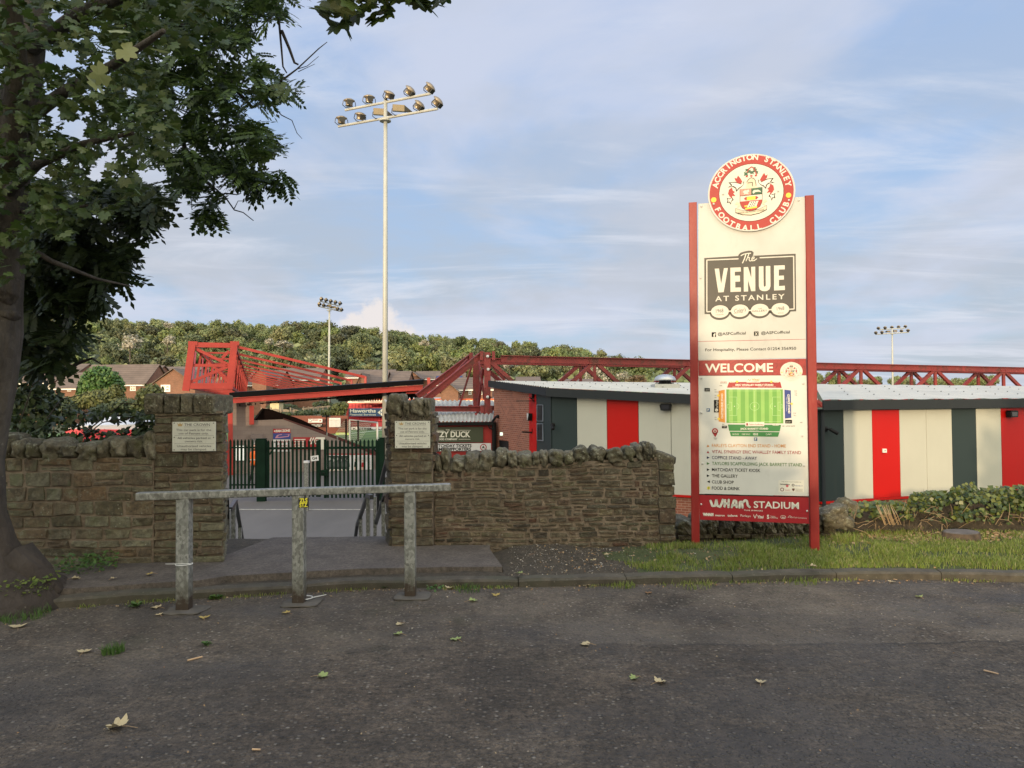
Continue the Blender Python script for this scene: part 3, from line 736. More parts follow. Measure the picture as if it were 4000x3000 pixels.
# ------------------------------------------------------------------ car park notices on the piers
M_NOTW = paint('notice_white', (.60, .61, .55), .45, 0, .05, .22, 6, .1)
M_NOTT = flat('notice_text', (.13, .13, .13)); M_GOLD = flat('notice_gold', (.45, .28, .07)); M_SCREW = flat('screw_steel', (.15, .15, .14), .4, .6)
def crown_notice(x0, y0, x1, y1, Yf, label, s):
    o = thing('notice', label, 'notice', tuple(pt((x0 + x1) / 2, y1, Yf)))
    a = pt(x0, y1, Yf); b = pt(x1, y0, Yf); mb = MB(); mb.aabb(a.x, b.x, Yf, Yf + .012, a.z, b.z); bo = mb.build('board', M_NOTW, o)
    A = Art((0, Yf, 0), (1, 0, 0)); W = x1 - x0; H = y1 - y0
    X = lambda f: x0 + W * f
    Yy = lambda f: y0 + H * f
    def tx(s_, fa, fb, fy, h): A.text(s_, (X(fa), Yy(fy)), (X(fb), Yy(fy)), H * h, M_NOTT, 1, .008)
    tx('THE CROWN', .28, .87, .145, .085); A.rect(X(.27), Yy(.175), X(.88), Yy(.182), M_NOTT)
    tx('This car park is for the', .09, .90, .315, .07); tx('use of Patrons only.', .15, .84, .43, .07)
    A.rect(X(.05), Yy(.465), X(.96), Yy(.472), M_NOTT)
    tx('All vehicles parked at', .12, .89, .585, .07); tx('owners risk.', .29, .71, .695, .07)
    A.rect(X(.05), Yy(.735), X(.96), Yy(.742), M_NOTT)
    tx('Unauthorised vehicles', .11, .90, .855, .07); tx('may be clamped.', .20, .80, .965, .07)
    # little crown
    cx, cy, k = X(.18), Yy(.125), W * .05
    A.poly([(cx - k, cy), (cx - k * 1.1, cy - k * .7), (cx - k * .45, cy - k * .35), (cx, cy - k), (cx + k * .45, cy - k * .35), (cx + k * 1.1, cy - k * .7), (cx + k, cy)], M_GOLD)
    A.rect(cx - k, cy + k * .1, cx + k, cy + k * .4, M_GOLD); A.disc(cx, cy - k * 1.05, k * .22, M_GOLD); A.disc(cx - k * 1.1, cy - k * .75, k * .18, M_GOLD); A.disc(cx + k * 1.1, cy - k * .75, k * .18, M_GOLD)
    A.flush('printing', bo)
    mb = MB()
    for fx, fy in ((.045, .05), (.955, .05), (.045, .53), (.955, .53), (.045, .95), (.955, .95)):
        q = pt(X(fx), Yy(fy), Yf); mb.lathe([(.006, 0), (.005, .003), (.002, .004)], 8, (q.x, Yf, q.z), Matrix.Rotation(R(90), 3, 'X'))
    mb.build('screws', M_SCREW, bo)
crown_notice(673, 1647, 842, 1763, 6.945, 'white car park notice headed THE CROWN on the wide left-hand pier', 0)
crown_notice(1543, 1644, 1680, 1751, 7.645, 'white car park notice headed THE CROWN on the slim right-hand pier', 1)
# ------------------------------------------------------------------ the big welcome sign
SG0 = Vector((hx(2728, 7.65), 7.65, 0)); SG1 = Vector((2.925, 7.41, 0)); su = (SG1 - SG0).normalized(); sn = su.cross(Vector((0, 0, 1)))
def sp_(px, py, off=0): return ptp(px, py, SG0 + sn * off, sn)
t = MT('red_post_paint'); n = t.noise(3, 6, .6, vec=t.vec((1, 1, .3))); col = t.ramp(n, [(.3, (.20, .010, .010)), (.7, (.28, .015, .014))])
ch = t.rng(t.noise(30, 5, .7), .70, .78, 0, .7); col = t.mix(ch, col, (.10, .02, .015)); col = t.mix(t.rng(t.noise(6, 7, .7, vec=t.vec((3, 3, .4))), .56, .75, 0, .3), col, (.40, .10, .08))
M_SRED = t.out(col, .42, 0, t.bump(t.noise(26, 5, .6), .35, .003))
sg = thing('welcome_sign', 'tall white and red stadium welcome sign with round club crest on two red posts', 'sign', tuple(ptz(2950, 2168, .12)))
for (xa, ya, xb, yb, wpx) in ((2706, 795, 2717, 2158, 31), (3159, 768, 3182, 2184, 33)):
    top_ = sp_(xa, ya, -.03); bot = sp_(xb, yb, -.03); x_ = (top_ + bot) / 2; w_ = wpx / F * x_.y
    bot = bot - Vector((0, 0, .12))
    mb = MB(); d_ = (top_ - bot); boxtube(mb, (bot.x, bot.y, bot.z), (top_.x, top_.y, top_.z), .10, w_, .006)
    # turn section so that its face follows the board
    mb = MB(); Mr = Matrix((su, -sn, Vector((0, 0, 1)))).transposed(); hh = (top_.z - bot.z); mid = (top_ + bot) / 2
    mb.prism([Vector((bot.x, bot.y, bot.z)) + su * a_ * w_ / 2 + sn * b_ * .05 for a_, b_ in ((-1, -.9), (-.9, -1), (.9, -1), (1, -.9), (1, .9), (.9, 1), (-.9, 1), (-1, .9))], (top_ - bot)); mb.build('post', M_SRED, sg)
def board(name, pts, th, mat, off=0):
    P_ = [sp_(x, y, off) for x, y in pts]; mb = MB(); mb.prism(P_, -sn * th); return mb.build(name, mat, sg)
M_SW = paint('sign_white', (.50, .51, .50), .38, 0, .05, .22, 2.5, .03); M_SW2 = paint('sign_white_lower', (.60, .61, .585), .38, 0, .03, .14, 4, .03)
M_SR = paint('sign_red', (.33, .014, .022), .38, 0, .05, .08, 4, .03); M_SRD = flat('sign_dark_red', (.16, .008, .012))
M_INK = flat('ink_black', (.012, .012, .012)); M_CHAR = flat('ink_charcoal', (.060, .055, .050)); M_WHT = flat('print_white', (.70, .69, .62)); M_CRW = flat('print_cream', (.62, .60, .55))
M_RNG = flat('crest_red', (.36, .020, .018)); M_YEL = flat('crest_yellow', (.75, .55, .06)); M_GRN = flat('crest_green', (.02, .10, .05)); M_PNK = flat('crest_pink', (.70, .25, .20)); M_PALE = flat('crest_pale', (.62, .55, .42))
UP = board('upper_panel', [(2728, 796), (3146, 768), (3149, 1398), (2727, 1406)], .018, M_SW)
WP = board('welcome_panel', [(2727, 1406), (3149, 1400), (3159, 1938), (2731, 1928)], .018, M_SW2, -.004)
SP = board('stadium_panel', [(2731, 1930), (3159, 1940), (3162, 2046), (2734, 2030)], .018, M_SR, .001)
S = Art(SG0, su, .0007)
# upper panel: the venue
S.poly([(2751, 1008), (2883, 1000), (2886, 994), (2893, 987), (2905, 983), (2925, 979), (2937, 980), (2944, 986), (2943, 994), (2940, 999), (3108, 991), (3110, 1216), (3086, 1217), (3080, 1222), (2780, 1229), (2772, 1227), (2752, 1227)], M_CHAR, 0)
for cx, cy, r in ((2812, 1217, 37), (2890, 1214, 37), (2968, 1211, 37), (3048, 1208, 37)): S.disc(cx, cy + 4, r + 3.5, M_CHAR, 0, r * .82)
S.line([(2884, 1011), (2761, 1016), (2761, 1218), (2780, 1217)], 4.5, M_CRW, 1); S.line([(2968, 1007), (3100, 1001), (3102, 1207), (3084, 1208)], 4.5, M_CRW, 1)
S.line([(2840, 1216), (2860, 1215)], 5, M_CRW, 1); S.line([(2920, 1213), (2940, 1212)], 5, M_CRW, 1); S.line([(3000, 1210), (3020, 1209)], 5, M_CRW, 1)
for cx, cy, r in ((2812, 1217, 35), (2890, 1214, 35), (2968, 1211, 35), (3048, 1208, 35)): S.disc(cx, cy, r, M_CRW, 2, r * .73)
# script "The" as pen strokes
S.line([(2894, 999), (2905, 993), (2920, 990), (2933, 989)], 3.6, M_WHT, 2); S.line([(2914, 992), (2909, 1008), (2904, 1020), (2900, 1028)], 4, M_WHT, 2)
S.line([(2926, 990), (2920, 1006), (2914, 1020)], 3.4, M_WHT, 2); S.line([(2915, 1014), (2922, 1006), (2928, 1006), (2926, 1014), (2929, 1020), (2936, 1018)], 3.2, M_WHT, 2)
S.line([(2936, 1014), (2945, 1010), (2946, 1004), (2940, 1004), (2936, 1012), (2938, 1019), (2946, 1018), (2956, 1011)], 3.2, M_WHT, 2)
def blk(polys):
    for p in polys: S.poly([(2650 + x * .27125, 950 + y * .27125) for x, y in p], M_CRW, 2)
blk([[(522, 368), (585, 365), (615, 590), (655, 360), (712, 357), (652, 705), (575, 710)],
     [(748, 354), (897, 348), (900, 408), (812, 412), (812, 468), (885, 466), (887, 552), (818, 555), (820, 640), (900, 637), (900, 697), (750, 703)],
     [(940, 346), (1002, 344), (1050, 500), (1048, 341), (1106, 338), (1108, 690), (1048, 692), (1002, 530), (1004, 695), (942, 698)],
     [(1158, 335), (1224, 332), (1228, 612), (1243, 630), (1257, 612), (1257, 330), (1323, 327), (1326, 620), (1310, 665), (1275, 688), (1243, 692), (1205, 688), (1172, 668), (1158, 620)],
     [(1376, 323), (1531, 318), (1532, 376), (1445, 380), (1445, 470), (1518, 466), (1520, 524), (1447, 528), (1448, 618), (1532, 612), (1534, 674), (1378, 682)]])
S.text('AT STANLEY', (2794, 1177), (3065, 1168), 20, M_CRW, 2, .015, 1.35)
S.text('1968', (2797, 1222), (2826, 1220), 15, M_CHAR, 3, .0); S.text('LOUNGE', (2796, 1232), (2826, 1230), 4, M_CHAR, 3)
S.text("Coley's", (2867, 1222), (2913, 1216), 15, M_CHAR, 3, .0, 1, .25); S.line([(2866, 1225), (2885, 1222), (2900, 1221)], 1.2, M_CHAR, 3)
S.text('THE', (2960, 1208), (2976, 1207), 4, M_CHAR, 3); S.text('GALLERY', (2938, 1219), (2997, 1217), 8, M_CHAR, 3)
S.text('1968', (3035, 1213), (3064, 1210), 14, M_CHAR, 3); S.text('SNUG', (3039, 1225), (3060, 1224), 4, M_CHAR, 3)
S.rect(2780, 1298, 2797, 1316, M_INK, 0); S.text('f', (2786, 1316), (2795, 1316), 13, M_CRW, 1, .05); S.text('@ASFCofficial', (2804, 1310), (2913, 1306), 11, M_INK, 0, .015)
S.rect(2945, 1295, 2963, 1312, M_INK, 0); S.text('X', (2948, 1310), (2960, 1310), 12, M_CRW, 1, .02); S.text('@ASFCofficial', (2973, 1306), (3085, 1302), 11, M_INK, 0, .015)
S.line([(2727, 1334), (3147, 1325)], 1.6, M_RNG, 0)
S.text('For Hospitality, Please Contact 01254 356950', (2755, 1372), (3110, 1366), 11, M_INK, 0, .012)
S.flush('printing', UP)
# round crest standing proud of the panel
CO = .022; cc_ = sp_(2934, 752, CO); cs = (sp_(2944, 752, CO) - sp_(2924, 752, CO)).length / 20
mb = MB(); ring_ = []
for k in range(72): a_ = 2 * math.pi * k / 72; ring_.append(cc_ + su * math.cos(a_) * 170.5 * cs + Vector((0, 0, 1)) * math.sin(a_) * 159 * cs)
mb.prism(ring_, -sn * .016); CRB = mb.build('crest_disc', M_SW, sg)
def crest(A, cx, cy, s, yk=1.0, detail=True, sk=-.10):
    """s: px radius; drawn in a unit frame u right, v down, sk lets the drawing follow the board's slope"""
    def q(u_, v_): return (cx + u_ * s, cy + v_ * s * yk + u_ * s * sk)
    def P_(pts, m, l): A.poly([q(*p) for p in pts], m, l)
    def Ln(pts, w_, m, l): A.line([q(*p) for p in pts], w_ * s, m, l)
    k_ = .94
    A.disc(cx, cy, s * .965, M_RNG, 0, s * .965 * yk, 64); A.disc(cx, cy, s * .745, M_INK, 1, s * .745 * yk, 64); A.disc(cx, cy, s * .735, M_CRW, 2, s * .735 * yk, 64)
    A.arc_text('ACCRINGTON STANLEY', cx, cy, s * .855, s * .125, 164, 10, M_CRW, 2, .035); A.arc_text('FOOTBALL CLUB', cx, cy, s * .855, s * .125, 205, 337, M_CRW, 2, .035, True)
    for u_, v_ in ((-.86, .09), (.86, .16)): A.disc(*q(u_, v_ - .0), s * .062, M_YEL, 3, s * .062)
    # shield
    sh = [(-.25, -.10), (.25, -.10), (.25, .25), (.20, .36), (.10, .43), (0, .47), (-.10, .43), (-.20, .36), (-.25, .25)]
    P_([(x * 1.04, -.10 + (y + .10) * 1.02 - .005) for x, y in sh], M_INK, 3); P_(sh, M_CRW, 4)
    P_([(-.25, -.10), (0, -.10), (0, .06), (-.25, .06)], M_PNK, 5); P_([(0, -.10), (.25, -.10), (.25, .06), (0, .06)], M_GRN, 5)
    P_([(-.25, .20), (.25, .20), (.25, .25), (.20, .36), (.10, .43), (0, .47), (-.10, .43), (-.20, .36), (-.25, .25)], M_RNG, 5)
    P_([(-.17, .14), (-.12, .10), (.12, .10), (.17, .14), (.12, .18), (-.12, .18)], M_RNG, 6); P_([(-.10, .095), (.10, .095), (.10, .185), (-.10, .185)], M_YEL, 7)
    Ln([(-.25, .06), (.25, .06)], .012, M_INK, 7)
    P_([(-.03, .22), (.17, .22), (.12, .36), (-.10, .36)], M_CRW, 6); P_([(-.14, .37), (.13, .35), (.14, .39), (-.13, .41)], M_YEL, 7); P_([(-.16, .31), (-.08, .30), (-.08, .335), (-.15, .345)], M_YEL, 7)
    for i in range(3):
        for j in range(3): A.disc(*q(.005 + i * .05 - j * .02, .245 + j * .045), s * .014, M_INK, 7, n=6)
    P_([(-.20, -.03), (-.15, -.07), (-.10, -.06), (-.06, -.08), (-.04, -.03), (-.08, 0), (-.05, .04), (-.13, .02), (-.17, .04), (-.16, 0)], M_CRW, 6)
    P_([(.03, -.01), (.06, -.05), (.16, -.05), (.21, -.02), (.23, .02), (.17, 0), (.10, .0), (.05, .04)], M_CRW, 6)
    # helm
    P_([(-.115, -.145), (-.10, -.26), (-.06, -.33), (0, -.36), (.06, -.34), (.10, -.28), (.115, -.16), (.05, -.13), (-.05, -.13)], M_PALE, 3)
    Ln([(-.08, -.24), (.03, -.245), (.03, -.15)], .014, M_INK, 4); Ln([(-.10, -.26), (-.06, -.33), (0, -.36), (.06, -.34), (.10, -.28), (.115, -.16)], .012, M_INK, 4)
    P_([(-.15, -.10), (-.11, -.14), (.11, -.14), (.16, -.10)], M_PALE, 4)
    P_([(-.15, -.42), (.15, -.42), (.15, -.38), (-.15, -.38)], M_CRW, 4)
    for i in range(3): P_([(-.13 + i * .105, -.425), (-.07 + i * .105, -.425), (-.08 + i * .105, -.385), (-.12 + i * .105, -.385)], M_RNG, 5)
    for (u_, v_, r_) in ((-.12, -.47, .07), (-.05, -.52, .06), (.02, -.49, .06), (.09, -.53, .065), (.13, -.48, .05), (-.10, -.56, .05), (.08, -.59, .04)):
        P_([(u_ + r_ * (1 if k % 2 else .5) * math.cos(k * math.pi / 4), v_ + r_ * (1 if k % 2 else .5) * math.sin(k * math.pi / 4)) for k in range(8)], M_GRN, 5)
    Ln([(-.09, -.50), (-.05, -.59), (.01, -.63), (.07, -.58), (.10, -.50), (.13, -.42)], .022, M_RNG, 6)
    # mantling, both sides
    for sg_ in (-1, 1):
        F_ = lambda pts, m, l: P_([(x * sg_, y) for x, y in pts], m, l)
        F_([(.20, -.28), (.24, -.36), (.30, -.45), (.33, -.38), (.38, -.40), (.36, -.32), (.32, -.27), (.25, -.24)], M_RNG, 4)
        F_([(.16, -.30), (.22, -.24), (.30, -.27), (.38, -.30), (.52, -.30), (.46, -.22), (.54, -.18), (.42, -.18), (.36, -.14), (.34, -.05), (.28, -.12), (.22, -.16), (.17, -.22)], M_INK, 3)
        F_([(.18, -.28), (.23, -.22), (.30, -.25), (.38, -.28), (.48, -.285), (.43, -.22), (.49, -.19), (.40, -.20), (.34, -.15), (.33, -.09), (.29, -.14), (.22, -.18), (.18, -.22)], M_WHT, 4)
        F_([(.44, -.17), (.51, -.12), (.53, -.02), (.49, .05), (.43, .10), (.44, .04), (.36, .05), (.41, -.02), (.37, -.05), (.42, -.09)], M_RNG, 4)
        F_([(.44, .07), (.50, .10), (.56, .07), (.54, .14), (.56, .20), (.50, .19), (.47, .25), (.45, .17), (.40, .14)], M_INK, 3)
        F_([(.45, .09), (.50, .12), (.54, .09), (.52, .14), (.53, .18), (.49, .17), (.47, .21), (.46, .16), (.43, .13)], M_WHT, 4)
    # ribbon
    rb = [(-.36, .36), (-.20, .43), (0, .46), (.20, .43), (.36, .36)]
    P_([(x, y - .01) for x, y in rb] + [(x, y + .105) for x, y in rb[::-1]], M_INK, 6); P_([(x * .98, y + .0) for x, y in rb] + [(x * .98, y + .09) for x, y in rb[::-1]], M_PALE, 7)
    for sg_ in (-1, 1): P_([(x * sg_, y) for x, y in ((.34, .37), (.24, .30), (.26, .23), (.34, .20), (.37, .26), (.30, .28))], M_PALE, 6)
    if detail: A.text('INDUSTRY AND PRUDENCE CONQUER', q(-.30, .50), q(.30, .48), s * .04, M_INK, 9, .0)
C = Art(cc_, su, .0006); crest(C, 2934, 752, 170, .935); C.flush('crest_emblem', CRB)
mb = MB()
for (x_, y_) in ((2825, 758), (3040, 746), (2788, 797), (3082, 782), (2740, 806), (3120, 782), (2737, 1086)):
    q_ = sp_(x_, y_, CO + .004 if 2760 < x_ < 3110 else .002); mb.blob(q_, (.022, .012, .022), None, x_, 2.2, 2, 0)
for (x_, y_) in ((2740, 1477), (3138, 1498), (2740, 1612), (3134, 1703), (2744, 1811), (3141, 1819), (2739, 1970), (3153, 1996)):
    mb.blob(sp_(x_, y_, .002), (.020, .012, .020), None, x_, 2.2, 2, 0)
mb.build('rivets', M_SW, sg, smooth=True)
# welcome panel
t = MT('welcome_red'); nz = t.noise(26, 5, .6, dist=1.5); M_WRED = t.out(t.ramp(nz, [(.35, (.20, .012, .014)), (.6, (.34, .022, .024))]), .4)
S = Art(SG0 - sn * .004, su, .0007)
S.poly([(2728, 1408), (3149, 1401), (3150, 1465), (2729, 1467)], M_WRED, 0); S.line([(2729, 1467), (3150, 1465)], 2, M_SRD, 1)
S.text('WELCOME', (2754, 1454), (3020, 1452), 33, M_WHT, 2, .022)
S.disc(3091, 1451, 44, M_CRW, 1, 39, 48); crest(S, 3091, 1451, 43, .90, False, 0)
G1 = flat('map_green', (.13, .34, .06)); G2 = flat('map_green_light', (.24, .46, .11)); GD = flat('map_dark_green', (.03, .20, .05)); BL = flat('map_blue', (.020, .045, .23)); OR = flat('map_orange', (.60, .24, .03)); PLN = flat('map_line', (.42, .66, .30))
# main stand
S.poly([(2848, 1492), (3048, 1492), (3054, 1515), (2840, 1514)], M_SR, 1); S.text('ERIC WHALLEY FAMILY STAND', (2873, 1507), (3021, 1507), 7, M_WHT, 2, .04); S.text('HOME SIDE - SEATING ONLY', (2861, 1513), (2930, 1513), 3, M_WHT, 2); S.text('AWAY SIDE - SEATING ONLY', (2960, 1513), (3031, 1513), 3, M_WHT, 2)
S.rect(2916, 1475, 2970, 1494, M_WHT, 2); S.text('Vital', (2936, 1487), (2966, 1487), 9, OR, 3, .02); S.text('SYNERGY', (2936, 1492), (2966, 1492), 2.6, M_CHAR, 3); S.line([(2920, 1488), (2924, 1481), (2929, 1489), (2932, 1481)], 1.6, OR, 3)
for (x_, s_) in ((2850, 'WC'), (3022, 'WC')): S.rect(x_, 1488, x_ + 20, 1494, M_WHT, 2); S.text(s_ + ' H', (x_ + 2, 1493), (x_ + 18, 1493), 3, M_INK, 3)
# pitch with stripes
x0_, x1_, y0_, y1_ = 2837, 3058, 1521, 1652
S.poly([(x0_, y0_), (x1_, y0_), (x1_ + 2, y1_ + 2), (x0_ + 1, y1_)], G1, 1)
for i in range(7): a_ = x0_ + 11 + i * 31; S.poly([(a_, y0_), (a_ + 14, y0_), (a_ + 15, y1_), (a_ + 1, y1_)], G2, 2)
S.line([(x0_ + 10, y0_ + 6), (x1_ - 9, y0_ + 6), (x1_ - 8, y1_ - 5), (x0_ + 11, y1_ - 5), (x0_ + 10, y0_ + 6)], 1.1, PLN, 3); S.line([(2947, y0_ + 6), (2948, y1_ - 5)], 1.1, PLN, 3)
for k in range(24):
    a_, b_ = 2 * math.pi * k / 24, 2 * math.pi * (k + 1) / 24; S.line([(2947.5 + 17.5 * math.cos(a_), 1587 + 16 * math.sin(a_)), (2947.5 + 17.5 * math.cos(b_), 1587 + 16 * math.sin(b_))], 1.1, PLN, 3)
for (a_, d_) in ((2847, 1), (3049, -1)):
    S.line([(a_, 1551), (a_ + 31 * d_, 1551), (a_ + 31 * d_, 1623), (a_, 1623)], 1.1, PLN, 3); S.line([(a_, 1571), (a_ + 10 * d_, 1571), (a_ + 10 * d_, 1603), (a_, 1603)], 1.1, PLN, 3); S.line([(a_, 1580), (a_ - 6 * d_, 1580), (a_ - 6 * d_, 1594), (a_, 1594)], 1.1, PLN, 3); S.disc(a_ + 22 * d_, 1587, 1.8, M_WHT, 3, n=8)
    S.line([(a_ + 31 * d_, 1575), (a_ + 38 * d_, 1580), (a_ + 40 * d_, 1587), (a_ + 38 * d_, 1594), (a_ + 31 * d_, 1599)], 1.1, PLN, 3)
S.disc(2947.5, 1587, 1.8, M_WHT, 4, n=8)
# ends
S.poly([(2807, 1527), (2831, 1522), (2832, 1651), (2807, 1646)], OR, 1); S.text('CLAYTON END STAND', (2824, 1635), (2824, 1537), 7, M_WHT, 2, .035); S.text('HOME SIDE - STANDING', (2829, 1620), (2829, 1560), 2.5, M_WHT, 2)
S.poly([(3064, 1522), (3089, 1525), (3091, 1632), (3066, 1635)], BL, 1); S.text('COPPICE STAND', (3076, 1540), (3079, 1615), 7.5, M_WHT, 2, .04); S.text('AWAY SIDE - STANDING', (3070, 1550), (3071, 1606), 2.6, M_WHT, 2)
S.rect(2789, 1562, 2809, 1611, M_INK, 1); S.text('Farleys', (2805, 1598), (2804, 1565), 9, M_WHT, 2, .0); S.disc(2799, 1602, 6, M_WHT, 2, n=14); S.text('f', (2802, 1604), (2802, 1600), 6, M_INK, 3)
# lower stand
S.poly([(2843, 1658), (3051, 1660), (3046, 1685), (2848, 1683)], GD, 1); S.poly([(2850, 1686), (3045, 1688), (3039, 1706), (2855, 1704)], GD, 1)
S.text('JACK BARRETT STAND', (2892, 1678), (3001, 1678), 7, M_WHT, 2, .04); S.text('SEATING ONLY', (2927, 1683), (2965, 1683), 2.6, M_WHT, 2)
S.text('1968 LOUNGE', (2861, 1699), (2886, 1699), 6, M_WHT, 2); S.text('1968 SNUG', (2898, 1699), (2930, 1699), 6, M_WHT, 2); S.text('VENUE', (2941, 1700), (2961, 1700), 8, M_WHT, 2, .03); S.text("Coley's", (2991, 1700), (3013, 1698), 7, M_WHT, 2, .0, 1, .25)
S.rect(2911, 1649, 2985, 1665, M_WHT, 3); S.text('Taylors Scaffolding', (2925, 1660), (2982, 1661), 6, M_SR, 4, .0); S.rect(2915, 1653, 2922, 1662, M_SR, 4)
S.rect(3018, 1655, 3041, 1662, M_WHT, 3); S.text('WC H', (3021, 1661), (3038, 1661), 3.2, M_INK, 4)
for (x_, y_) in ((2879, 1491), (3013, 1491), (2806, 1545), (2807, 1636), (3092, 1577)): S.disc(x_, y_, 4.8, M_YEL, 4, n=12)
for (s_, xa, xb, y_, h_) in (('G1', 2791, 2798, 1524, 3.4), ('WC H', 2791, 2811, 1533, 3.4), ('T1', 2791, 2798, 1547, 4), ('T2', 2791, 2798, 1555, 4), ('T3', 2791, 2798, 1633, 4), ('T4', 2791, 2798, 1641, 4), ('G16', 2811, 2821, 1508, 3.4), ('G4', 2821, 2829, 1659, 3.6), ('G13', 3103, 3112, 1529, 3.6), ('T14', 3104, 3113, 1537, 3.6), ('T15', 3104, 3113, 1545, 3.6), ('T10', 3099, 3109, 1616, 3.6), ('T11', 3100, 3109, 1625, 3.6), ('G9', 3125, 3134, 1652, 3.6), ('G5 - LATE GATE', 3056, 3105, 1666, 3.8), ('YOU ARE', 2786, 2802, 1712, 2), ('HERE', 2789, 2799, 1716, 2)):
    S.text(s_, (xa, y_), (xb, y_), h_, M_INK, 1, .02)
S.text('JOHN SMITHS', (2814, 1494), (2839, 1494), 3, M_SR, 1, .03); S.text('FAN ZONE', (2814, 1499), (2839, 1499), 2.6, M_CHAR, 1)
for (a_, b_, c_, d_, l_) in ((2752, 1516, 2773, 1529, 'CLUB SHOP'), (3067, 1640, 3094, 1654, 'GALLERY'), (2820, 1663, 2840, 1673, 'TICKETS')): S.rect(a_, b_, c_, d_, M_INK, 1); S.text(l_, (a_ + 3, d_ - 4), (c_ - 3, d_ - 4), 4, M_WHT, 2)
BLP = flat('parking_blue', (.03, .10, .22))
for (a_, b_) in ((2760, 1595), (2945, 1709)): S.rect(a_, b_, a_ + 13, b_ + 13, BLP, 1); S.text('P', (a_ + 3.5, b_ + 11), (a_ + 9.5, b_ + 11), 9, M_WHT, 2, .04)
S.disc(2793, 1684, 12, M_SR, 1, 12, 24); S.poly([(2781.5, 1688), (2804.5, 1688), (2794, 1708)], M_SR, 1); S.disc(2793, 1684, 6.5, M_WHT, 2, n=16); S.disc(2793, 1684, 4, M_SR, 3, n=14)
ROWS = [(1746, 'FARLEYS CLAYTON END STAND - HOME', 3070, 1748, flat('txt_orange', (.52, .23, .06)), 'U'), (1770, 'VITAL SYNERGY ERIC WHALLEY FAMILY STAND', 3129, 1774, flat('txt_red', (.27, .02, .03)), 'U'), (1793, 'COPPICE STAND - AWAY', 2957, 1796, flat('txt_navy', (.012, .014, .06)), 'R'),
        (1816, 'TAYLORS SCAFFOLDING JACK BARRETT STAND', 3133, 1822, flat('txt_green', (.06, .17, .04)), 'R'), (1840, 'MATCHDAY TICKET KIOSK', 2970, 1844, M_INK, 'R'), (1864, 'THE GALLERY', 2882, 1866, M_INK, 'R'), (1888, 'CLUB SHOP', 2866, 1890, M_INK, 'L'), (1912, 'FOOD & DRINK', 2890, 1915, M_INK, 'D')]
for (y_, s_, xe, ye, m_, sh_) in ROWS:
    S.text(s_, (2781, y_), (xe, ye), 12.3, m_, 1, .010)
    if sh_ == 'U': S.poly([(2760, y_), (2771, y_), (2765.5, y_ - 10)], m_, 1)
    if sh_ == 'R': S.poly([(2761, y_ - 11), (2772, y_ - 5.5), (2761, y_)], m_, 1)
    if sh_ == 'L': S.poly([(2773, y_ - 12), (2762, y_ - 6.5), (2773, y_ - 1)], m_, 1)
    if sh_ == 'D': S.disc(2768, y_ - 6, 6.5, M_YEL, 1, n=16); S.disc(2768, y_ - 6, 3, G1, 2, n=8)
S.rect(3041, 1876, 3140, 1922, M_WHT, 1); S.text('THIS SIGN WAS FUNDED BY', (3052, 1883), (3130, 1885), 3, M_INK, 2)
S.text('Lancashire', (3047, 1893), (3084, 1895), 6, M_INK, 2, .03); S.disc(3075, 1898, 5.5, flat('rose_red', (.55, .12, .14)), 2, n=12); S.disc(3098, 1895, 5.5, M_CHAR, 2, n=10); S.disc(3098, 1895, 3, M_WHT, 3, n=8); S.text('Hyndburn', (3106, 1899), (3136, 1900), 5, BL, 2)
S.disc(3055, 1912, 7.5, M_SRD, 2, n=16); S.disc(3055, 1912, 5, M_WHT, 3, n=12); S.text('OASST', (3066, 1916), (3086, 1917), 4, M_SR, 2); S.poly([(3094, 1908), (3104, 1908), (3104, 1914), (3099, 1919), (3094, 1914)], flat('shield_brown', (.12, .05, .03)), 2)
for k in range(3): S.line([(3107, 1910 + k * 4), (3135, 1911 + k * 4)], .8, M_CHAR, 2)
S.flush('printing', WP)
S = Art(SG0 + sn * .001, su, .0007); S.line([(2731, 1931), (3159, 1941)], 4, M_INK, 0)
# the bubbly WHAM lettering as fat strokes
def strokes(A, ox, oy, k, letters, wd, m, l):
    for st_ in letters: A.line([(ox + x * k, oy + y * k) for x, y in st_], wd, m, l); [A.disc(ox + x * k, oy + y * k, wd / 2, m, l, n=10) for x, y in (st_[0], st_[-1])]
WH = [[(463, 945), (490, 1020), (530, 1015), (545, 930), (560, 1015), (600, 1030), (625, 980), (640, 930)], [(672, 935), (665, 1025)], [(665, 985), (720, 980)], [(725, 930), (720, 1035)], [(770, 1035), (800, 940), (830, 945), (840, 1035)], [(775, 1005), (840, 1005)], [(880, 1040), (885, 960), (915, 960), (925, 1040)], [(925, 970), (960, 935), (985, 945), (1000, 1010), (1025, 1035)]]
strokes(S, 2650, 1700, .27125, WH, 11.5, M_SRD, 1); strokes(S, 2650, 1700, .27125, WH, 9, M_WHT, 2)
S.text('STADIUM', (2944, 1983), (3121, 1988), 26, M_WHT, 2, .020)
S.text('CLUB SPONSORS', (2907, 1995), (2979, 1998), 5, M_WHT, 1, .03, 1.4)
for (s_, xa, ya, xb, yb, h_, b_) in (('WHAM', 2745, 2014, 2787, 2015, 10, .09), ('macron', 2794, 2016, 2831, 2017, 7.5, .03), ('telana', 2842, 2018, 2881, 2018, 9, .02), ('Farleys', 2893, 2018, 2932, 2020, 9, .0), ('Vital', 2958, 2022, 2982, 2024, 10, .03), ('SYNERGY', 2960, 2026, 2981, 2027, 2.5, 0), ('Taylors', 3009, 2018, 3028, 2019, 4.5, .01), ('Scaffolding', 3009, 2024, 3038, 2025, 4.5, .01), ('David Taylor Conveyancing', 3085, 2023, 3151, 2026, 5, .0)):
    S.text(s_, (xa, ya), (xb, yb), h_, M_WHT, 1, b_)
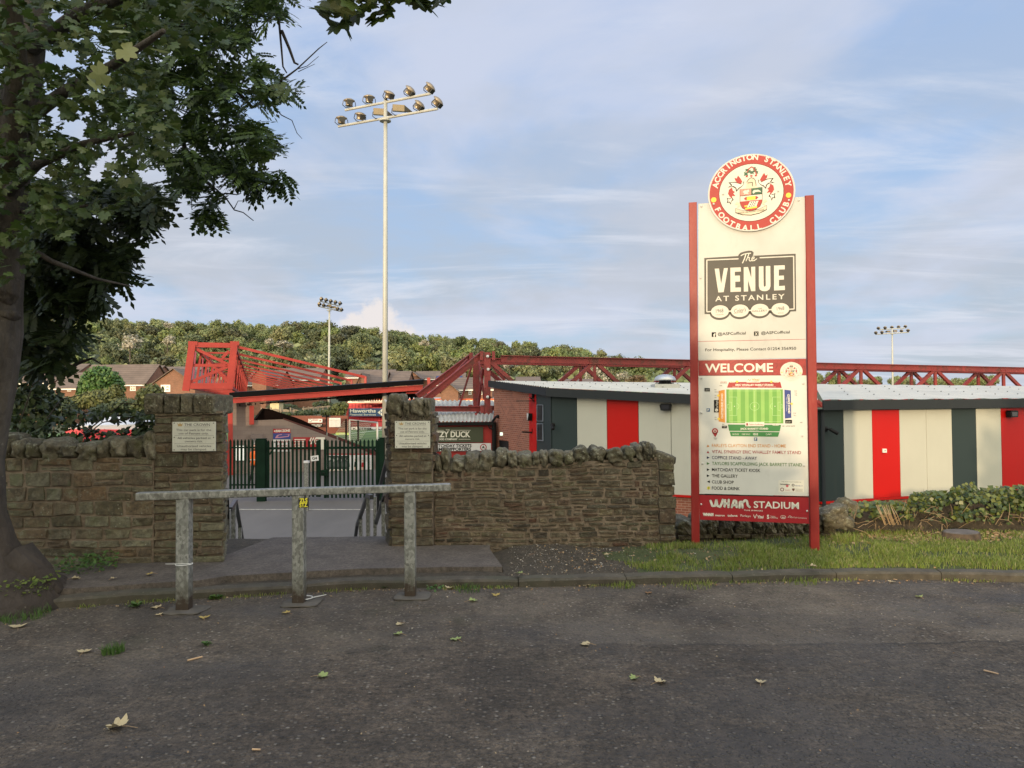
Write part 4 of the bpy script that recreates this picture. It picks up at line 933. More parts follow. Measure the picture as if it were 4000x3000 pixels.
S.line([(2943, 2010), (2949, 2024), (2956, 2008)], 2.4, M_WHT, 1); S.text('S', (2996, 2026), (3005, 2026), 15, M_WHT, 1, .05); S.disc(3059, 2020, 11, M_WHT, 1, 7.5); S.disc(3059, 2020, 9.5, M_SR, 2, 6); S.text('AN', (3053, 2024), (3065, 2025), 7, M_WHT, 3, .02); S.line([(3078, 2022), (3084, 2014), (3093, 2018)], 1.4, M_WHT, 1)
S.flush('printing', SP)
# ------------------------------------------------------------------ clad building
t = MT('brick_red'); br_t = t.new('ShaderNodeTexBrick')
def brickmat(name, scale, c1, c2, mort, axis_rot=0, src='UV'):
    t = MT(name); b = t.new('ShaderNodeTexBrick'); t.l.new(t.tc.outputs['UV'], b.inputs['Vector'])
    b.inputs['Scale'].default_value = 1.0; b.inputs['Brick Width'].default_value = .225; b.inputs['Row Height'].default_value = .075; b.inputs['Mortar Size'].default_value = .006 * scale; b.inputs['Mortar Smooth'].default_value = .2
    b.inputs['Color1'].default_value = c1 + (1,); b.inputs['Color2'].default_value = c2 + (1,); b.inputs['Mortar'].default_value = mort + (1,); b.inputs['Bias'].default_value = 0
    col = t.mix(.5, b.outputs['Color'], t.ramp(t.noise(1.2, 6, .65), [(.3, (.7, .7, .7)), (.7, (1.25, 1.2, 1.15))]), 'MULTIPLY')
    return t.out(col, .85, 0, t.bump(b.outputs['Fac'], -.5, .006))
bpy.data.materials.remove(t.m)
M_BRK = brickmat('brick_red', 1.0, (.20, .060, .034), (.30, .100, .056), (.38, .26, .20))
M_BRKH = brickmat('brick_house', 1.0, (.165, .075, .048), (.23, .105, .068), (.24, .17, .125))
def uvbox(o, us=1.0):
    me = o.data; uv = me.uv_layers.new(name='UVMap')
    for p in me.polygons:
        n = p.normal
        for li in p.loop_indices:
            v = me.vertices[me.loops[li].vertex_index].co
            if abs(n.z) > .7: u = (v.x, v.y)
            else:
                tn = Vector((-n.y, n.x, 0)).normalized(); u = (v.x * tn.x + v.y * tn.y, v.z)
            uv.data[li].uv = (u[0] * us, u[1] * us)
    return o
def panelmat(name, c, rough=.45):
    t = MT(name); col = t.ramp(t.noise(.8, 5, .6), [(.3, tuple(x * .93 for x in c)), (.7, c)])
    st = t.rng(t.noise(2.2, 7, .7, vec=t.vec((3, 3, .25))), .58, .8, 0, .16); col = t.mix(st, col, (.10, .09, .07))
    return t.out(col, rough, 0, t.bump(t.noise(1.5, 2, .5), .05, .01), .25)
M_PG = panelmat('panel_grey', (.47, .465, .405)); M_PR = panelmat('panel_red', (.47, .006, .004)); M_PD = panelmat('panel_dark', (.030, .044, .046)); M_FAS = panelmat('fascia_dark', (.028, .032, .036), .6)
M_BLACK = flat('black_plastic', (.012, .012, .013), .4); M_ALU = flat('aluminium', (.45, .46, .46), .35, .6); M_VENT = flat('louvre_grey', (.22, .25, .29), .5, .3)
A3 = Vector((1.28, 24.2, 0)); V3 = Vector((8.53, 20.7, 0)); R3 = Vector((8.53 + .9455 * 14, 20.7 + .3256 * 14, 0)); L3 = Vector((-.78, 30.0, 0))
ZB = -1.24
cb = thing('clad_building', 'single-storey building clad in grey, red and dark panels with a pale metal roof', 'building', (8.5, 21, -2.1))
def wall_units(name, A, B, cuts, mats_, ztopf, parent, seam=.02):
    """cuts: photo columns where the cladding changes; each panel its own part"""
    u = (B - A).normalized(); n = u.cross(Vector((0, 0, 1)))
    L_ = [ (ptp(px, 1560, A, n) - A).dot(u) for px in cuts]
    for i, m in enumerate(mats_):
        a, b = L_[i] + .008, L_[i + 1] - .008
        mb = MB(); P = [A + u * a, A + u * b]
        mb.prism([P[0] + Vector((0, 0, ZB)), P[1] + Vector((0, 0, ZB)), P[1] + Vector((0, 0, ztopf(b))), P[0] + Vector((0, 0, ztopf(a)))], -n * .05)
        mb.build('cladding_panel', m, parent)
    return u, n, L_
lenL = (V3 - A3).length
ztL = lambda a: lerp(2.03, 1.57, a / lenL) - .26
for m_ in (M_PD, M_FAS): m_.node_tree.nodes['Principled BSDF'].inputs['Specular IOR Level'].default_value = .15
core = MB()
for (P, Q, z0, z1) in ((A3, V3, ztL(0) - .05, ztL(lenL) - .05), (V3, R3, 1.3, 1.3), (L3, A3, 2.1, 1.7)):
    u = (Q - P).normalized(); n = u.cross(Vector((0, 0, 1)))
    core.prism([P - n * .06 + Vector((0, 0, -2.2)), Q - n * .06 + Vector((0, 0, -2.2)), Q - n * .06 + Vector((0, 0, z1)), P - n * .06 + Vector((0, 0, z0))], -n * .1)
core.build('inner_wall', M_PD, cb)
uL, nL, cutsL = wall_units('w', A3, V3, (2155, 2253, 2370, 2493, 2620, 2748, 2880, 3015, 3150, 3187), (M_PD, M_PG, M_PR, M_PG, M_PG, M_PD, M_PG, M_PR, M_PD), ztL, cb)
uR, nR, cutsR = wall_units('w', V3, R3, (3212, 3293, 3405, 3512, 3616, 3716, 3811, 3908, 4000, 4088, 4172, 4254), (M_PD, M_PG, M_PR, M_PG, M_PG, M_PD, M_PG, M_PR, M_PG, M_PG, M_PD), lambda a: 1.31, cb)
# red drip strip and brick plinth
mb = MB()
for (P, Q, n_) in ((A3, V3, nL), (V3, R3, nR)): mb.bar(P + n_ * .02 + Vector((0, 0, ZB - .035)), Q + n_ * .02 + Vector((0, 0, ZB - .035)), .05, .06)
mb.build('drip_strip', M_PR, cb)
mb = MB()
for (P, Q, n_) in ((A3, V3, nL), (V3, R3, nR)):
    mb.prism([P - n_ * .012 + Vector((0, 0, -2.3)), Q - n_ * .012 + Vector((0, 0, -2.3)), Q - n_ * .012 + Vector((0, 0, ZB - .07)), P - n_ * .012 + Vector((0, 0, ZB - .07))], -n_ * .03)
uvbox(mb.build('brick_plinth', M_BRK, cb))
# fascia
fh = .27
ft = {'A': 2.03, 'V': 1.57, 'L': 2.46}
def fas(P, Q, zp, zq, n_, over=.22, x0=0, x1=0):
    u = (Q - P).normalized(); p = P + n_ * over - u * x0; q = Q + n_ * over + u * x1
    mb.prism([p + Vector((0, 0, zp - fh)), q + Vector((0, 0, zq - fh)), q + Vector((0, 0, zq)), p + Vector((0, 0, zp))], -n_ * .04)
    mb.prism([p - n_ * .045 + Vector((0, 0, zp - fh + .005)), q - n_ * .045 + Vector((0, 0, zq - fh + .005)), q - n_ * (over + .06) + Vector((0, 0, zq - fh + .005)), p - n_ * (over + .06) + Vector((0, 0, zp - fh + .005))], (0, 0, .02))
mb = MB(); nE = (A3 - L3).normalized().cross(Vector((0, 0, 1)))
fas(A3, V3, ft['A'], ft['V'], nL, .22, .10, -.02); fas(V3, R3, 1.57, 1.57, nR, .22, 0.02, 0); fas(L3, A3, ft['L'], ft['A'], nE, .16, .1, .12)
mb.build('fascia', M_FAS, cb)
# ribbed roof sheet: ribs run down the fall
t = MT('roof_sheet'); col = t.ramp(t.noise(.7, 7, .7), [(.3, (.42, .405, .355)), (.7, (.55, .53, .465))]); col = t.mix(t.rng(t.noise(3, 8, .75, vec=t.vec((.6, 2, 1))), .58, .75, 0, .35), col, (.18, .18, .16))
M_ROOF = t.out(col, .55, .1)
def ribbed(mb, P00, P10, P01, P11, ribs, h=.035, mi=0):
    """quad roof patch; ribs parallel to P00->P10"""
    m = ribs * 4
    for k in range(m):
        ph = k % 4; ta, tb = k / m, (k + 1) / m
        za = h if ph in (1,) or (ph == 2) else 0; zb_ = h if ph in (0, 1) else 0
        za = h if ph in (1, 2) else 0
        if ph == 2: zb_ = 0
        a0_, a1_ = P00.lerp(P01, ta), P10.lerp(P11, ta); b0_, b1_ = P00.lerp(P01, tb), P10.lerp(P11, tb)
        Z = Vector((0, 0, 1))
        mb.quad(a0_ + Z * (h if ph in (1, 2) else 0), a1_ + Z * (h if ph in (1, 2) else 0), b1_ + Z * (h if ph in (0, 1) else 0), b0_ + Z * (h if ph in (0, 1) else 0), mi)
mb = MB()
a_ = A3 + nL * .18 + Vector((0, 0, 2.035)); v_ = V3 + nL * .18 + Vector((0, 0, 1.58)); l_ = pt(1932, 1489, 30); vb = pt(3180, 1501, 29)
ribbed(mb, a_, v_, l_, vb, 26, .022)
r_ = R3 + nR * .18 + Vector((0, 0, 1.58)); rb_ = pt(4260, 1511, 33.5); v2 = V3 + nR * .18 + Vector((0, 0, 1.58))
ribbed(mb, v2, vb, r_, rb_, 15, .014)
rf = mb.build('roof', M_ROOF, cb)
mb = MB()
for i in range(1, 14):
    for j in range(1, 5):
        q = a_.lerp(v_, i / 14).lerp(l_.lerp(vb, i / 14), j / 5.3 + .02); mb.box(q + Vector((0, 0, .05)), (.03, .03, .02))
        q = v2.lerp(r_, i / 14).lerp(vb.lerp(rb_, i / 14), j / 5.3 + .02); mb.box(q + Vector((0, 0, .04)), (.03, .03, .02))
mb.build('roof_screws', M_BLACK, rf)
# brick end wall with red and dark strips
uE = (A3 - L3).normalized()
def eL(px): return (ptp(px, 1650, L3, nE) - L3).dot(uE)
def ez(px): return lerp(ft['L'], ft['A'], eL(px) / (A3 - L3).length) - fh + .02
def eseg(name, pa, pb, mat, zb=-2.2, pr_=0.0, zt=None, parent=None):
    a, b = eL(pa), eL(pb); mb = MB(); o_ = nE * pr_
    mb.prism([L3 + uE * a + o_ + Vector((0, 0, zb)), L3 + uE * b + o_ + Vector((0, 0, zb)), L3 + uE * b + o_ + Vector((0, 0, zt if zt else ez(pb))), L3 + uE * a + o_ + Vector((0, 0, zt if zt else ez(pa)))], -nE * .05)
    return mb.build(name, mat, parent or cb)
BW = uvbox(eseg('brick_wall', 1930, 2067, M_BRK)); eseg('cladding_panel', 2068, 2096, M_PR, -1.3, .01); EP = eseg('cladding_panel', 2097, 2153, M_PD, -1.3, .01)
def ebox(name, x0, y0, x1, y1, depth, mat, parent=None):
    a = ptp(x0, y1, L3, nE); b = ptp(x1, y0, L3, nE); mb = MB()
    mb.prism([a + nE * .02, Vector((b.x, b.y, a.z)) + nE * .02, b + nE * .02, Vector((a.x, a.y, b.z)) + nE * .02], nE * depth); return mb.build(name, mat, parent or cb)
for (y0_, y1_) in ((1581, 1645), (1655, 1720)):
    lv = ebox('louvre', 2101, y0_, 2125, y1_, .02, M_VENT)
    for k in range(14):
        yy = lerp(y0_ + 3, y1_ - 4, k / 13); a = ptp(2103, yy, L3, nE) + nE * .05; b = ptp(2123, yy, L3, nE) + nE * .05; mb = MB()
    mb = MB()
    for k in range(13):
        yy = lerp(y0_ + 4, y1_ - 4, k / 12); mb.bar(ptp(2103, yy, L3, nE) + nE * .042, ptp(2123, yy, L3, nE) + nE * .042, .008, .035)
    mb.build('slats', M_BLACK, lv)
eseg('doorway', 1950, 1986, M_BLACK, -2.0, .008, pt(1968, 1725, 28).z)
def small(name, label, cat, px, py, Y, fn, group=None):
    o = thing(name, label, cat, tuple(pt(px, py, Y)), group); fn(o, pt(px, py, Y)); return o
M_LIT = MT('emergency_lamp'); M_LIT.b.inputs['Emission Color'].default_value = (.75, .95, .75, 1); M_LIT.b.inputs['Emission Strength'].default_value = .9; M_LIT = M_LIT.out((.8, .8, .75), .4)
q0 = ptp(1962, 1694, L3, nE).y
small('exit_lamp', 'small lit greenish-white lamp box on the brick end wall', 'lamp', 1964, 1695, q0, lambda o, p: (MB().box(p + nE * .05, (.13, .08, .12)).build('lens', M_LIT, o), MB().box(p + nE * .02, (.17, .05, .15)).build('housing', M_VENT, o)))
q0 = ptp(2078, 1630, L3, nE).y
def wlamp(o, p):
    mb = MB(); mb.prism([p + nE * .02 + Vector((0, -.0, z_)) + uE * x_ for x_, z_ in ((-.07, .13), (.08, .13), (.08, .02), (.03, -.13), (-.05, -.13))], nE * .14); mb.build('housing', M_BLACK, o)
    mb = MB(); mb.prism([p + nE * .165 + Vector((0, 0, z_)) + uE * x_ for x_, z_ in ((-.08, .13), (.07, .13), (.07, .06), (-.03, -.10), (-.06, -.10))], nE * .01); mb.build('white_rim', M_SW2, o)
small('wall_lamp', 'white and black bulkhead lamp on the red strip of the end wall', 'lamp', 2079, 1629, q0, wlamp)
def spot(o, p):
    MB().bar(p, p + nE * .35 - uE * .05 + Vector((0, 0, .02)), .10, .05).build('head', M_BLACK, o); MB().box(p + uE * .05 + Vector((0, 0, .06)), (.05, .08, .15)).build('bracket', M_BLACK, o)
small('spotlight', 'black bracketed spotlight high on the red strip of the end wall', 'lamp', 2085, 1566, ptp(2085, 1566, L3, nE).y, lambda o, p: (MB().bar(p + uE * .1, p + nE * .5 - uE * .3, .22, .03).build('reflector', M_BLACK, o), MB().tube([p + Vector((0, 0, .0)), p + nE * .15 + Vector((0, 0, .12)), p + uE * .12 + Vector((0, 0, .06))], .02, 6).build('bracket', M_BLACK, o), MB().blob(p + nE * .05 + uE * .06 + Vector((0, 0, .17)), (.1, .1, .16), None, 1, 2.5, 2, 0).build('lamp_head', M_BLACK, o)))
small('security_camera', 'small black camera low on the red strip of the end wall', 'camera', 2078, 1689, ptp(2078, 1689, L3, nE).y, spot)
def floodbox(n_, u_):
    def fn(o, p):
        mb = MB(); mb.prism([p + n_ * .03 + u_ * x_ + Vector((0, 0, z_)) for x_, z_ in ((-.17, .05), (-.12, .11), (.13, .11), (.17, .06), (.15, -.10), (-.14, -.10))], n_ * .16); mb.build('housing', M_BLACK, o)
        mb = MB(); mb.prism([p + n_ * .195 + u_ * x_ + Vector((0, 0, z_)) for x_, z_ in ((-.12, .06), (.12, .06), (.11, -.07), (-.10, -.07))], n_ * .004); mb.build('lens', flat('lamp_glass', (.03, .03, .035), .1), o)
    return fn
small('wall_floodlight', 'black wall floodlight on the grey panels left of the sign', 'lamp', 2604, 1590, ptp(2604, 1590, A3, nL).y, floodbox(nL, uL))
small('wall_floodlight', 'black wall floodlight high on the red panel at the far right', 'lamp', 3940, 1617, ptp(3940, 1617, V3, nR).y, floodbox(nR, uR))
def cctv(n_, u_, s_):
    def fn(o, p):
        MB().lathe([(.075, 0), (.075, .03), (.04, .04)], 14, p + n_ * .0, (n_.to_track_quat('Z', 'Y')).to_matrix()).build('mount', M_BLACK, o)
        mb = MB(); mb.tube([p + n_ * .04, p + n_ * .12, p + n_ * .16 + u_ * .05 * s_], .022, 8); mb.build('arm', M_BLACK, o)
        mb = MB(); q = p + n_ * .14 + u_ * .03 * s_; mb.tube([q, q + n_ * .12 + u_ * .16 * s_ + Vector((0, 0, -.12)), q + n_ * .13 + u_ * .17 * s_ + Vector((0, 0, -.13))], [.05, .055, .045], 10); mb.build('camera_body', M_BLACK, o)
    return fn
small('security_camera', 'black bullet camera on the dark panel beside the louvred corner', 'camera', 2160, 1660, ptp(2160, 1660, A3, nL).y, cctv(nL, uL, .6))
small('security_camera', 'black bullet camera on the dark panel just right of the sign', 'camera', 3224, 1676, ptp(3224, 1676, V3, nR).y, cctv(nR, uR, 1))
small('junction_box', 'small white square box on the red panel right of the sign', 'junction box', 3451, 1760, ptp(3451, 1760, V3, nR).y, lambda o, p: (MB().box(p + nR * .03, (.12, .06, .11)).build('cover', M_SW2, o), MB().box(p + nR * .065, (.02, .02, .02)).build('screw', M_BLACK, o)))
mb = MB(); q = ptp(3207, 1600, V3, nR) + nR * .06; mb.tube([(q.x, q.y, 1.3), (q.x, q.y, -2.1)], .055, 8); mb.build('downpipe', M_FAS, cb)
# roof cowl
vc = thing('roof_ventilator', 'silver mushroom ventilator cowl on a square kerb on the roof', 'ventilator', tuple(pt(2600, 1522, 25.6)))
p = pt(2598, 1522, 25.6); k = 25.6 / F
mb = MB(); mb.box(p + Vector((0, 0, 10 * k)), (96 * k, 90 * k, 22 * k)); mb.build('kerb_box', M_ALU, vc)
mb = MB(); mb.lathe([(30 * k, 0), (24 * k, 8 * k), (22 * k, 22 * k)], 16, p + Vector((0, 0, 21 * k))); mb.build('motor', M_BLACK, vc)
mb = MB()
for a_ in range(8): x_, y_ = math.cos(a_ * .785) * 34 * k, math.sin(a_ * .785) * 34 * k; mb.tube([p + Vector((x_, y_, 20 * k)), p + Vector((x_, y_, 40 * k))], .012, 5)
mb.build('supports', M_BLACK, vc)
mb = MB(); mb.lathe([(42 * k, 36 * k), (42 * k, 40 * k), (36 * k, 50 * k), (24 * k, 57 * k), (8 * k, 60 * k), (1 * k, 60 * k)], 28, p + Vector((0, 0, 0))); mb.build('cowl', M_ALU, vc, smooth=True)

# ------------------------------------------------------------------ red steelwork (stand behind the building)
t = MT('rusty_red_steel'); n = t.noise(2.2, 7, .7); col = t.ramp(t.noise(.8, 4, .6), [(.3, (.15, .016, .017)), (.7, (.25, .032, .030))]); col = t.mix(t.rng(n, .50, .62, 0, .8), col, (.085, .026, .018)); col = t.mix(t.rng(t.noise(5, 6, .7), .62, .7, 0, .6), col, (.34, .11, .09))
M_TRR = t.out(col, .65, 0, t.bump(t.noise(9, 6, .7), .5, .02))
t = MT('bright_red_steel'); col = t.ramp(t.noise(.9, 5, .6), [(.3, (.24, .018, .015)), (.7, (.35, .030, .022))]); col = t.mix(t.rng(t.noise(1.8, 8, .75, vec=t.vec((1, 1, .5))), .60, .66, 0, .45), col, (.36, .11, .09))
M_RS = t.out(col, .5, 0, t.bump(t.noise(8, 5, .6), .3, .01))
tr = thing('steel_truss', 'long rusty red box truss standing above the pale roof', 'roof truss', (-1.0, 31, -2.1))
tu = Vector((.9455, .3256, 0)); tv = Vector((-.3256, .9455, 0)); T0 = Vector((hx(1905, 31), 31, 0))
TS = 4.92
def tn(k, z, back=0): return T0 + tu * (k * TS) + tv * back * 1.5 + Vector((0, 0, z))
def tz(k): return lerp(3.50, 3.25, k / 6.0)
def chord(a, b, z_of, back, h=.30, name='top_chord'):
    mb = MB(); n_ = 10
    mb.ibar(tn(a, z_of(a), back), tn(b, z_of(b), back), .22, h, .03); return mb.build(name, M_TRR, tr)
NT = 9.2
chord(.12, NT, lambda k: tz(k) - .10, 0); chord(.0, NT, lambda k: tz(k) - .12, 1, .28)
mb = MB(); mb.ibar(tn(0, 1.32, 0), tn(NT, 1.30, 0), .2, .2); mb.build('bottom_chord', M_TRR, tr)
mb = MB(); mb.ibar(tn(0, 1.28, 1), tn(NT, 1.26, 1), .2, .2); mb.build('bottom_chord', M_TRR, tr)
for back in (0, 1):
    for k in range(0, 9):
        ta = tn(k, tz(k) - .2, back); off = .5 if True else 0
        if k > 0:
            mb = MB(); mb.bar(ta, tn(k, 1.3, back), .13, .13); mb.build('vertical', M_TRR, tr)
            mb = MB(); mb.bar(ta + tu * -.08, tn(k - .5, 1.3, back), .14, .16); mb.build('diagonal', M_TRR, tr)
            mb = MB(); mb.box(ta + Vector((0, 0, .02)), (.5, .06, .22), Matrix.Rotation(R(19), 3, 'Z')); mb.build('gusset', M_TRR, tr)
        mb = MB(); mb.bar(ta + tu * .08, tn(k + .5, 1.3, back), .14, .16); mb.build('diagonal', M_TRR, tr)
# end of the truss: post, raking members, lower tie
def PP(px, py, Y): return pt(px, py, Y)
Yf = 31.0; Yb = 32.3
e_ = MB(); e_.bar(PP(1904, 1377, Yf), PP(1904, 1634, Yf), .26, .26); e_.build('end_post', M_TRR, tr)
e_ = MB(); e_.bar(PP(1904, 1631, Yf), PP(1904, 1646, Yf), .30, .30); e_.build('base_block', M_KERB, tr)
e_ = MB(); e_.prism([PP(x, y, Yb) for x, y in ((1848, 1392), (1872, 1392), (1874, 1500), (1870, 1590), (1848, 1590), (1847, 1500))], (0, .12, 0)); e_.build('end_post', M_TRR, tr)
for (a, b, w_) in (((1878, 1388, Yf), (1660, 1563, 30.2), .26), ((1838, 1393, Yb), (1630, 1548, 31.5), .24)):
    e_ = MB(); e_.ibar(PP(*a), PP(*b), .2, w_, .03); e_.build('raker', M_TRR, tr)
e_ = MB(); e_.ibar(PP(1660, 1597, 30.4), PP(1886, 1597, Yf), .2, .23, .03); e_.build('lower_tie', M_TRR, tr)
for (a, b, w_) in (((1842, 1432, 31.6), (1794, 1586, 31.4), .07), ((1868, 1400, 31.8), (1884, 1500, 31.2), .08), ((1888, 1440, 31.2), (1868, 1585, 31.8), .10), ((1884, 1500, 31.3), (1892, 1560, 31.1), .08), ((1826, 1404, 31.6), (1778, 1456, 31), .07), ((1736, 1490, 31.0), (1714, 1494, 31.0), .06), ((1920, 1425, Yb), (1972, 1484, Yb), .14), ((1869, 1612, Yf), (1852, 1630, 30.6), .12)):
    e_ = MB(); e_.bar(PP(*a), PP(*b), w_, w_); e_.build('brace', M_TRR, tr)
for (x_, y_, w_, h_, Y_) in ((1882, 1390, 14, 34, Yf), (1928, 1390, 12, 34, Yf), (1840, 1392, 14, 28, Yb), (1884, 1598, 14, 30, Yf), (1838, 1588, 16, 14, Yb), (1918, 1598, 12, 28, Yf)):
    p = PP(x_, y_, Y_); e_ = MB(); e_.box(p, (w_ / F * Y_, .3, h_ / F * Y_)); e_.build('splice_plate', M_TRR, tr)
for i, y_ in enumerate((1392, 1443, 1551)):
    p = PP(1905 + (0, 2, 0)[i], y_, Yf - .16); lb = ('top', 'middle', 'bottom')[i]
    o = thing('globe_lamp', 'white round lamp, %s one of three on the end post of the rusty truss' % lb, 'lamp', tuple(p), 'round lamps on the truss post')
    MB().blob(p, (.13, .10, .13), None, 1, 2, 3, 0).build('globe', M_SW2, o, smooth=True)
    MB().bar(p + Vector((.05, 0, 0)), p + Vector((.17, 0, -.01)), .05, .05).build('bracket', M_BLACK, o)

# ------------------------------------------------------------------ food kiosk
kq = thing('kiosk', 'red food kiosk with corrugated pale roof and green and white name boards', 'kiosk', (-1.5, 29.5, -2.1))
YK = 29.4
a = pt(1560, 1652, YK); b = pt(1923, 1654, YK)
mb = MB(); mb.aabb(a.x, b.x, YK + .02, YK + 4, -2.1, .68); mb.build('wall', paint('kiosk_red', (.36, .015, .014), .5), kq)
mb = MB(); mb.bar((a.x, YK - .15, pt(1750, 1655, YK).z), (b.x + .05, YK - .15, pt(1750, 1655, YK).z), .12, .13); mb.build('gutter', M_BLACK, kq)
t = MT('corrugated_roof'); M_CORR = t.out(t.ramp(t.noise(1.6, 7, .75), [(.3, (.26, .26, .235)), (.6, (.44, .43, .39)), (.75, (.54, .53, .48))]), .7)
mb = MB(); n_ = 24; P0 = pt(1560, 1646, YK - .2); P1 = pt(1925, 1648, YK - .2); Q0 = pt(1500, 1562, 34.0); Q1 = pt(1935, 1566, 34.0)
for k in range(n_ * 4):
    ta, tb = k / (n_ * 4), (k + 1) / (n_ * 4); za, zb_ = .04 * math.sin(k * math.pi / 2), .04 * math.sin((k + 1) * math.pi / 2)
    Z = Vector((0, 0, 1)); mb.quad(P0.lerp(P1, ta) + Z * za, P0.lerp(P1, tb) + Z * zb_, Q0.lerp(Q1, tb) + Z * zb_, Q0.lerp(Q1, ta) + Z * za)
mb.build('roof', M_CORR, kq)
OLV = flat('board_olive', (.045, .055, .030)); WB = flat('board_white', (.62, .62, .64))
def frontboard(name, x0, y0, x1, y1, Y, mat, parent, th=.04):
    a = pt(x0, y1, Y); b = pt(x1, y0, Y); mb = MB(); mb.aabb(min(a.x, b.x), max(a.x, b.x), Y, Y + th, a.z, b.z); return mb.build(name, mat, parent)
gb = frontboard('name_board', 1600, 1667, 1887, 1729, YK - .06, OLV, kq)
A = Art((0, YK - .06, 0), (1, 0, 0), .004)
A.text('FUZZY DUCK', (1670, 1707), (1837, 1707), 21, M_WHT, 1, .03); A.text('THE', (1741, 1682), (1756, 1682), 5, M_WHT, 1, .02); A.text('FOOD COMPANY', (1708, 1719), (1787, 1719), 6.5, M_WHT, 1, .03)
A.rect(1660, 1680, 1734, 1681.4, M_WHT, 1); A.rect(1762, 1680, 1838, 1681.4, M_WHT, 1); A.rect(1660, 1715, 1702, 1716.4, M_WHT, 1); A.rect(1792, 1715, 1838, 1716.4, M_WHT, 1); A.flush('printing', gb)
wb = frontboard('notice_board', 1600, 1731, 1918, 1763, YK - .07, WB, kq)
A = Art((0, YK - .07, 0), (1, 0, 0), .004)
A.text('MATCHDAY TICKETS', (1689, 1747), (1842, 1746), 11.5, M_INK, 1, .03); A.text('HOME SUPPORTERS', (1688, 1761), (1840, 1760), 11.5, M_INK, 1, .03)
A.disc(1888, 1747, 13, M_SR, 1); A.disc(1888, 1747, 9.5, WB, 2); A.poly([(1888, 1740), (1884, 1746), (1882, 1753), (1888, 1750), (1894, 1753), (1892, 1746)], M_CHAR, 3); A.flush('printing', wb)
mb = MB(); q = pt(1930, 1655, YK); mb.tube([(q.x, YK - .1, q.z + .05), (q.x + .02, YK - .1, -2.1)], .09, 8); mb.tube([pt(1921, 1652, YK - .1), pt(1934, 1632, YK - .15), pt(1944, 1624, YK - .15)], .05, 6); mb.blob(pt(1945, 1627, YK - .15), (.09, .12, .14), None, 1, 2.5, 2, 0)
mb.tube([pt(1908, 1660, YK - .2), pt(1912, 1672, YK - .2), pt(1926, 1678, YK - .2)], .03, 6); mb.build('downpipe', M_BLACK, kq)

# ------------------------------------------------------------------ covered terrace on the left
EN = thing('covered_terrace', 'red steel framed covered terrace stand with grey block side wall', 'stand', (-12, 37, -2.1))
YE = 37.0
E0 = Vector((hx(905, YE), YE, 0)); eu = tu; ev = tv
def ept(px, py): return ptp(px, py, E0, eu.cross(Vector((0, 0, 1))))
def en(a, b, z): return E0 + eu * a + ev * b + Vector((0, 0, z))
def ez_(px, py): return ept(px, py).z
def ea(px, py=1560): return (ept(px, py) - E0).dot(eu)
mb = MB(); fA, fB, fC, fD = ept(751, 1345), ept(914, 1350), ept(727, 1512), ept(891, 1512)
for (p, q, w_) in ((ept(752, 1340), ept(726, 1527), .32), (ept(915, 1344), ept(896, 1520), .32), (ept(752, 1347), ept(915, 1350), .24), (ept(727, 1508), ept(893, 1508), .28)):
    m_ = MB(); m_.bar(p, q, w_, w_); m_.build('frame_member', M_RS, EN)
for (p, q) in ((ept(764, 1362), ept(888, 1422)), (ept(752, 1427), ept(893, 1428)), (ept(738, 1495), ept(890, 1432)), (ept(895, 1372), ept(868, 1398))):
    m_ = MB(); m_.bar(p, q, .14, .14); m_.build('frame_brace', M_RS, EN)
for x_ in (752, 915): m_ = MB(); m_.box(ept(x_ + 2, 1342), (.42, .3, .2), Matrix.Rotation(R(19), 3, 'Z')); m_.build('cap_plate', M_RS, EN)
ztT = ez_(915, 1350); ztB = ez_(893, 1508); aTL, aTR, aBL, aBR = ea(752, 1345), ea(915, 1345), ea(727, 1510), ea(893, 1510)
m_ = MB(); m_.bar(ept(898, 1512), en(aBR + .12, 0, -2.1), .22, .22); m_.build('column', M_RS, EN)
m_ = MB(); m_.bar(en(aBR - .25, -.2, .4), en(aBR + .1, -.05, -2.1), .14, .14); m_.build('column_stay', M_RS, EN)
# the long truss going away
LT = 62
for (a_, z_) in ((aTL, ztT), (aTR, ztT), (aBL, ztB), (aBR, ztB)):
    m_ = MB(); m_.bar(en(a_, 0, z_), en(a_, LT, z_), .16, .16); m_.build('long_chord', M_RS, EN)
for k in range(1, 11):
    b_ = k * 6.0
    m_ = MB(); m_.bar(en(aTL, b_, ztT), en(aBL, b_, ztB), .12, .12); m_.bar(en(aTL, b_, ztT), en(aTR, b_, ztT), .10, .10); m_.bar(en(aBL, b_, ztB), en(aBR, b_, ztB), .10, .10); m_.bar(en(aTR, b_, ztT), en(aBR, b_, ztB), .13, .13)
    if k < 12: m_.bar(en(aTR, b_ - 6, ztT), en(aBR, b_, ztB), .09, .09); m_.bar(en(aTL, b_ - 6, ztB), en(aBL, b_, ztT), .08, .08); m_.bar(en(aTL, b_, ztT), en(aBR, b_, ztB), .08, .08)
    m_.build('truss_frame', M_RS, EN)
MDK = flat('shaded_maroon', (.040, .012, .012), .7)  # rafter and leading-beam red, darkened to carry the shade under the canopy
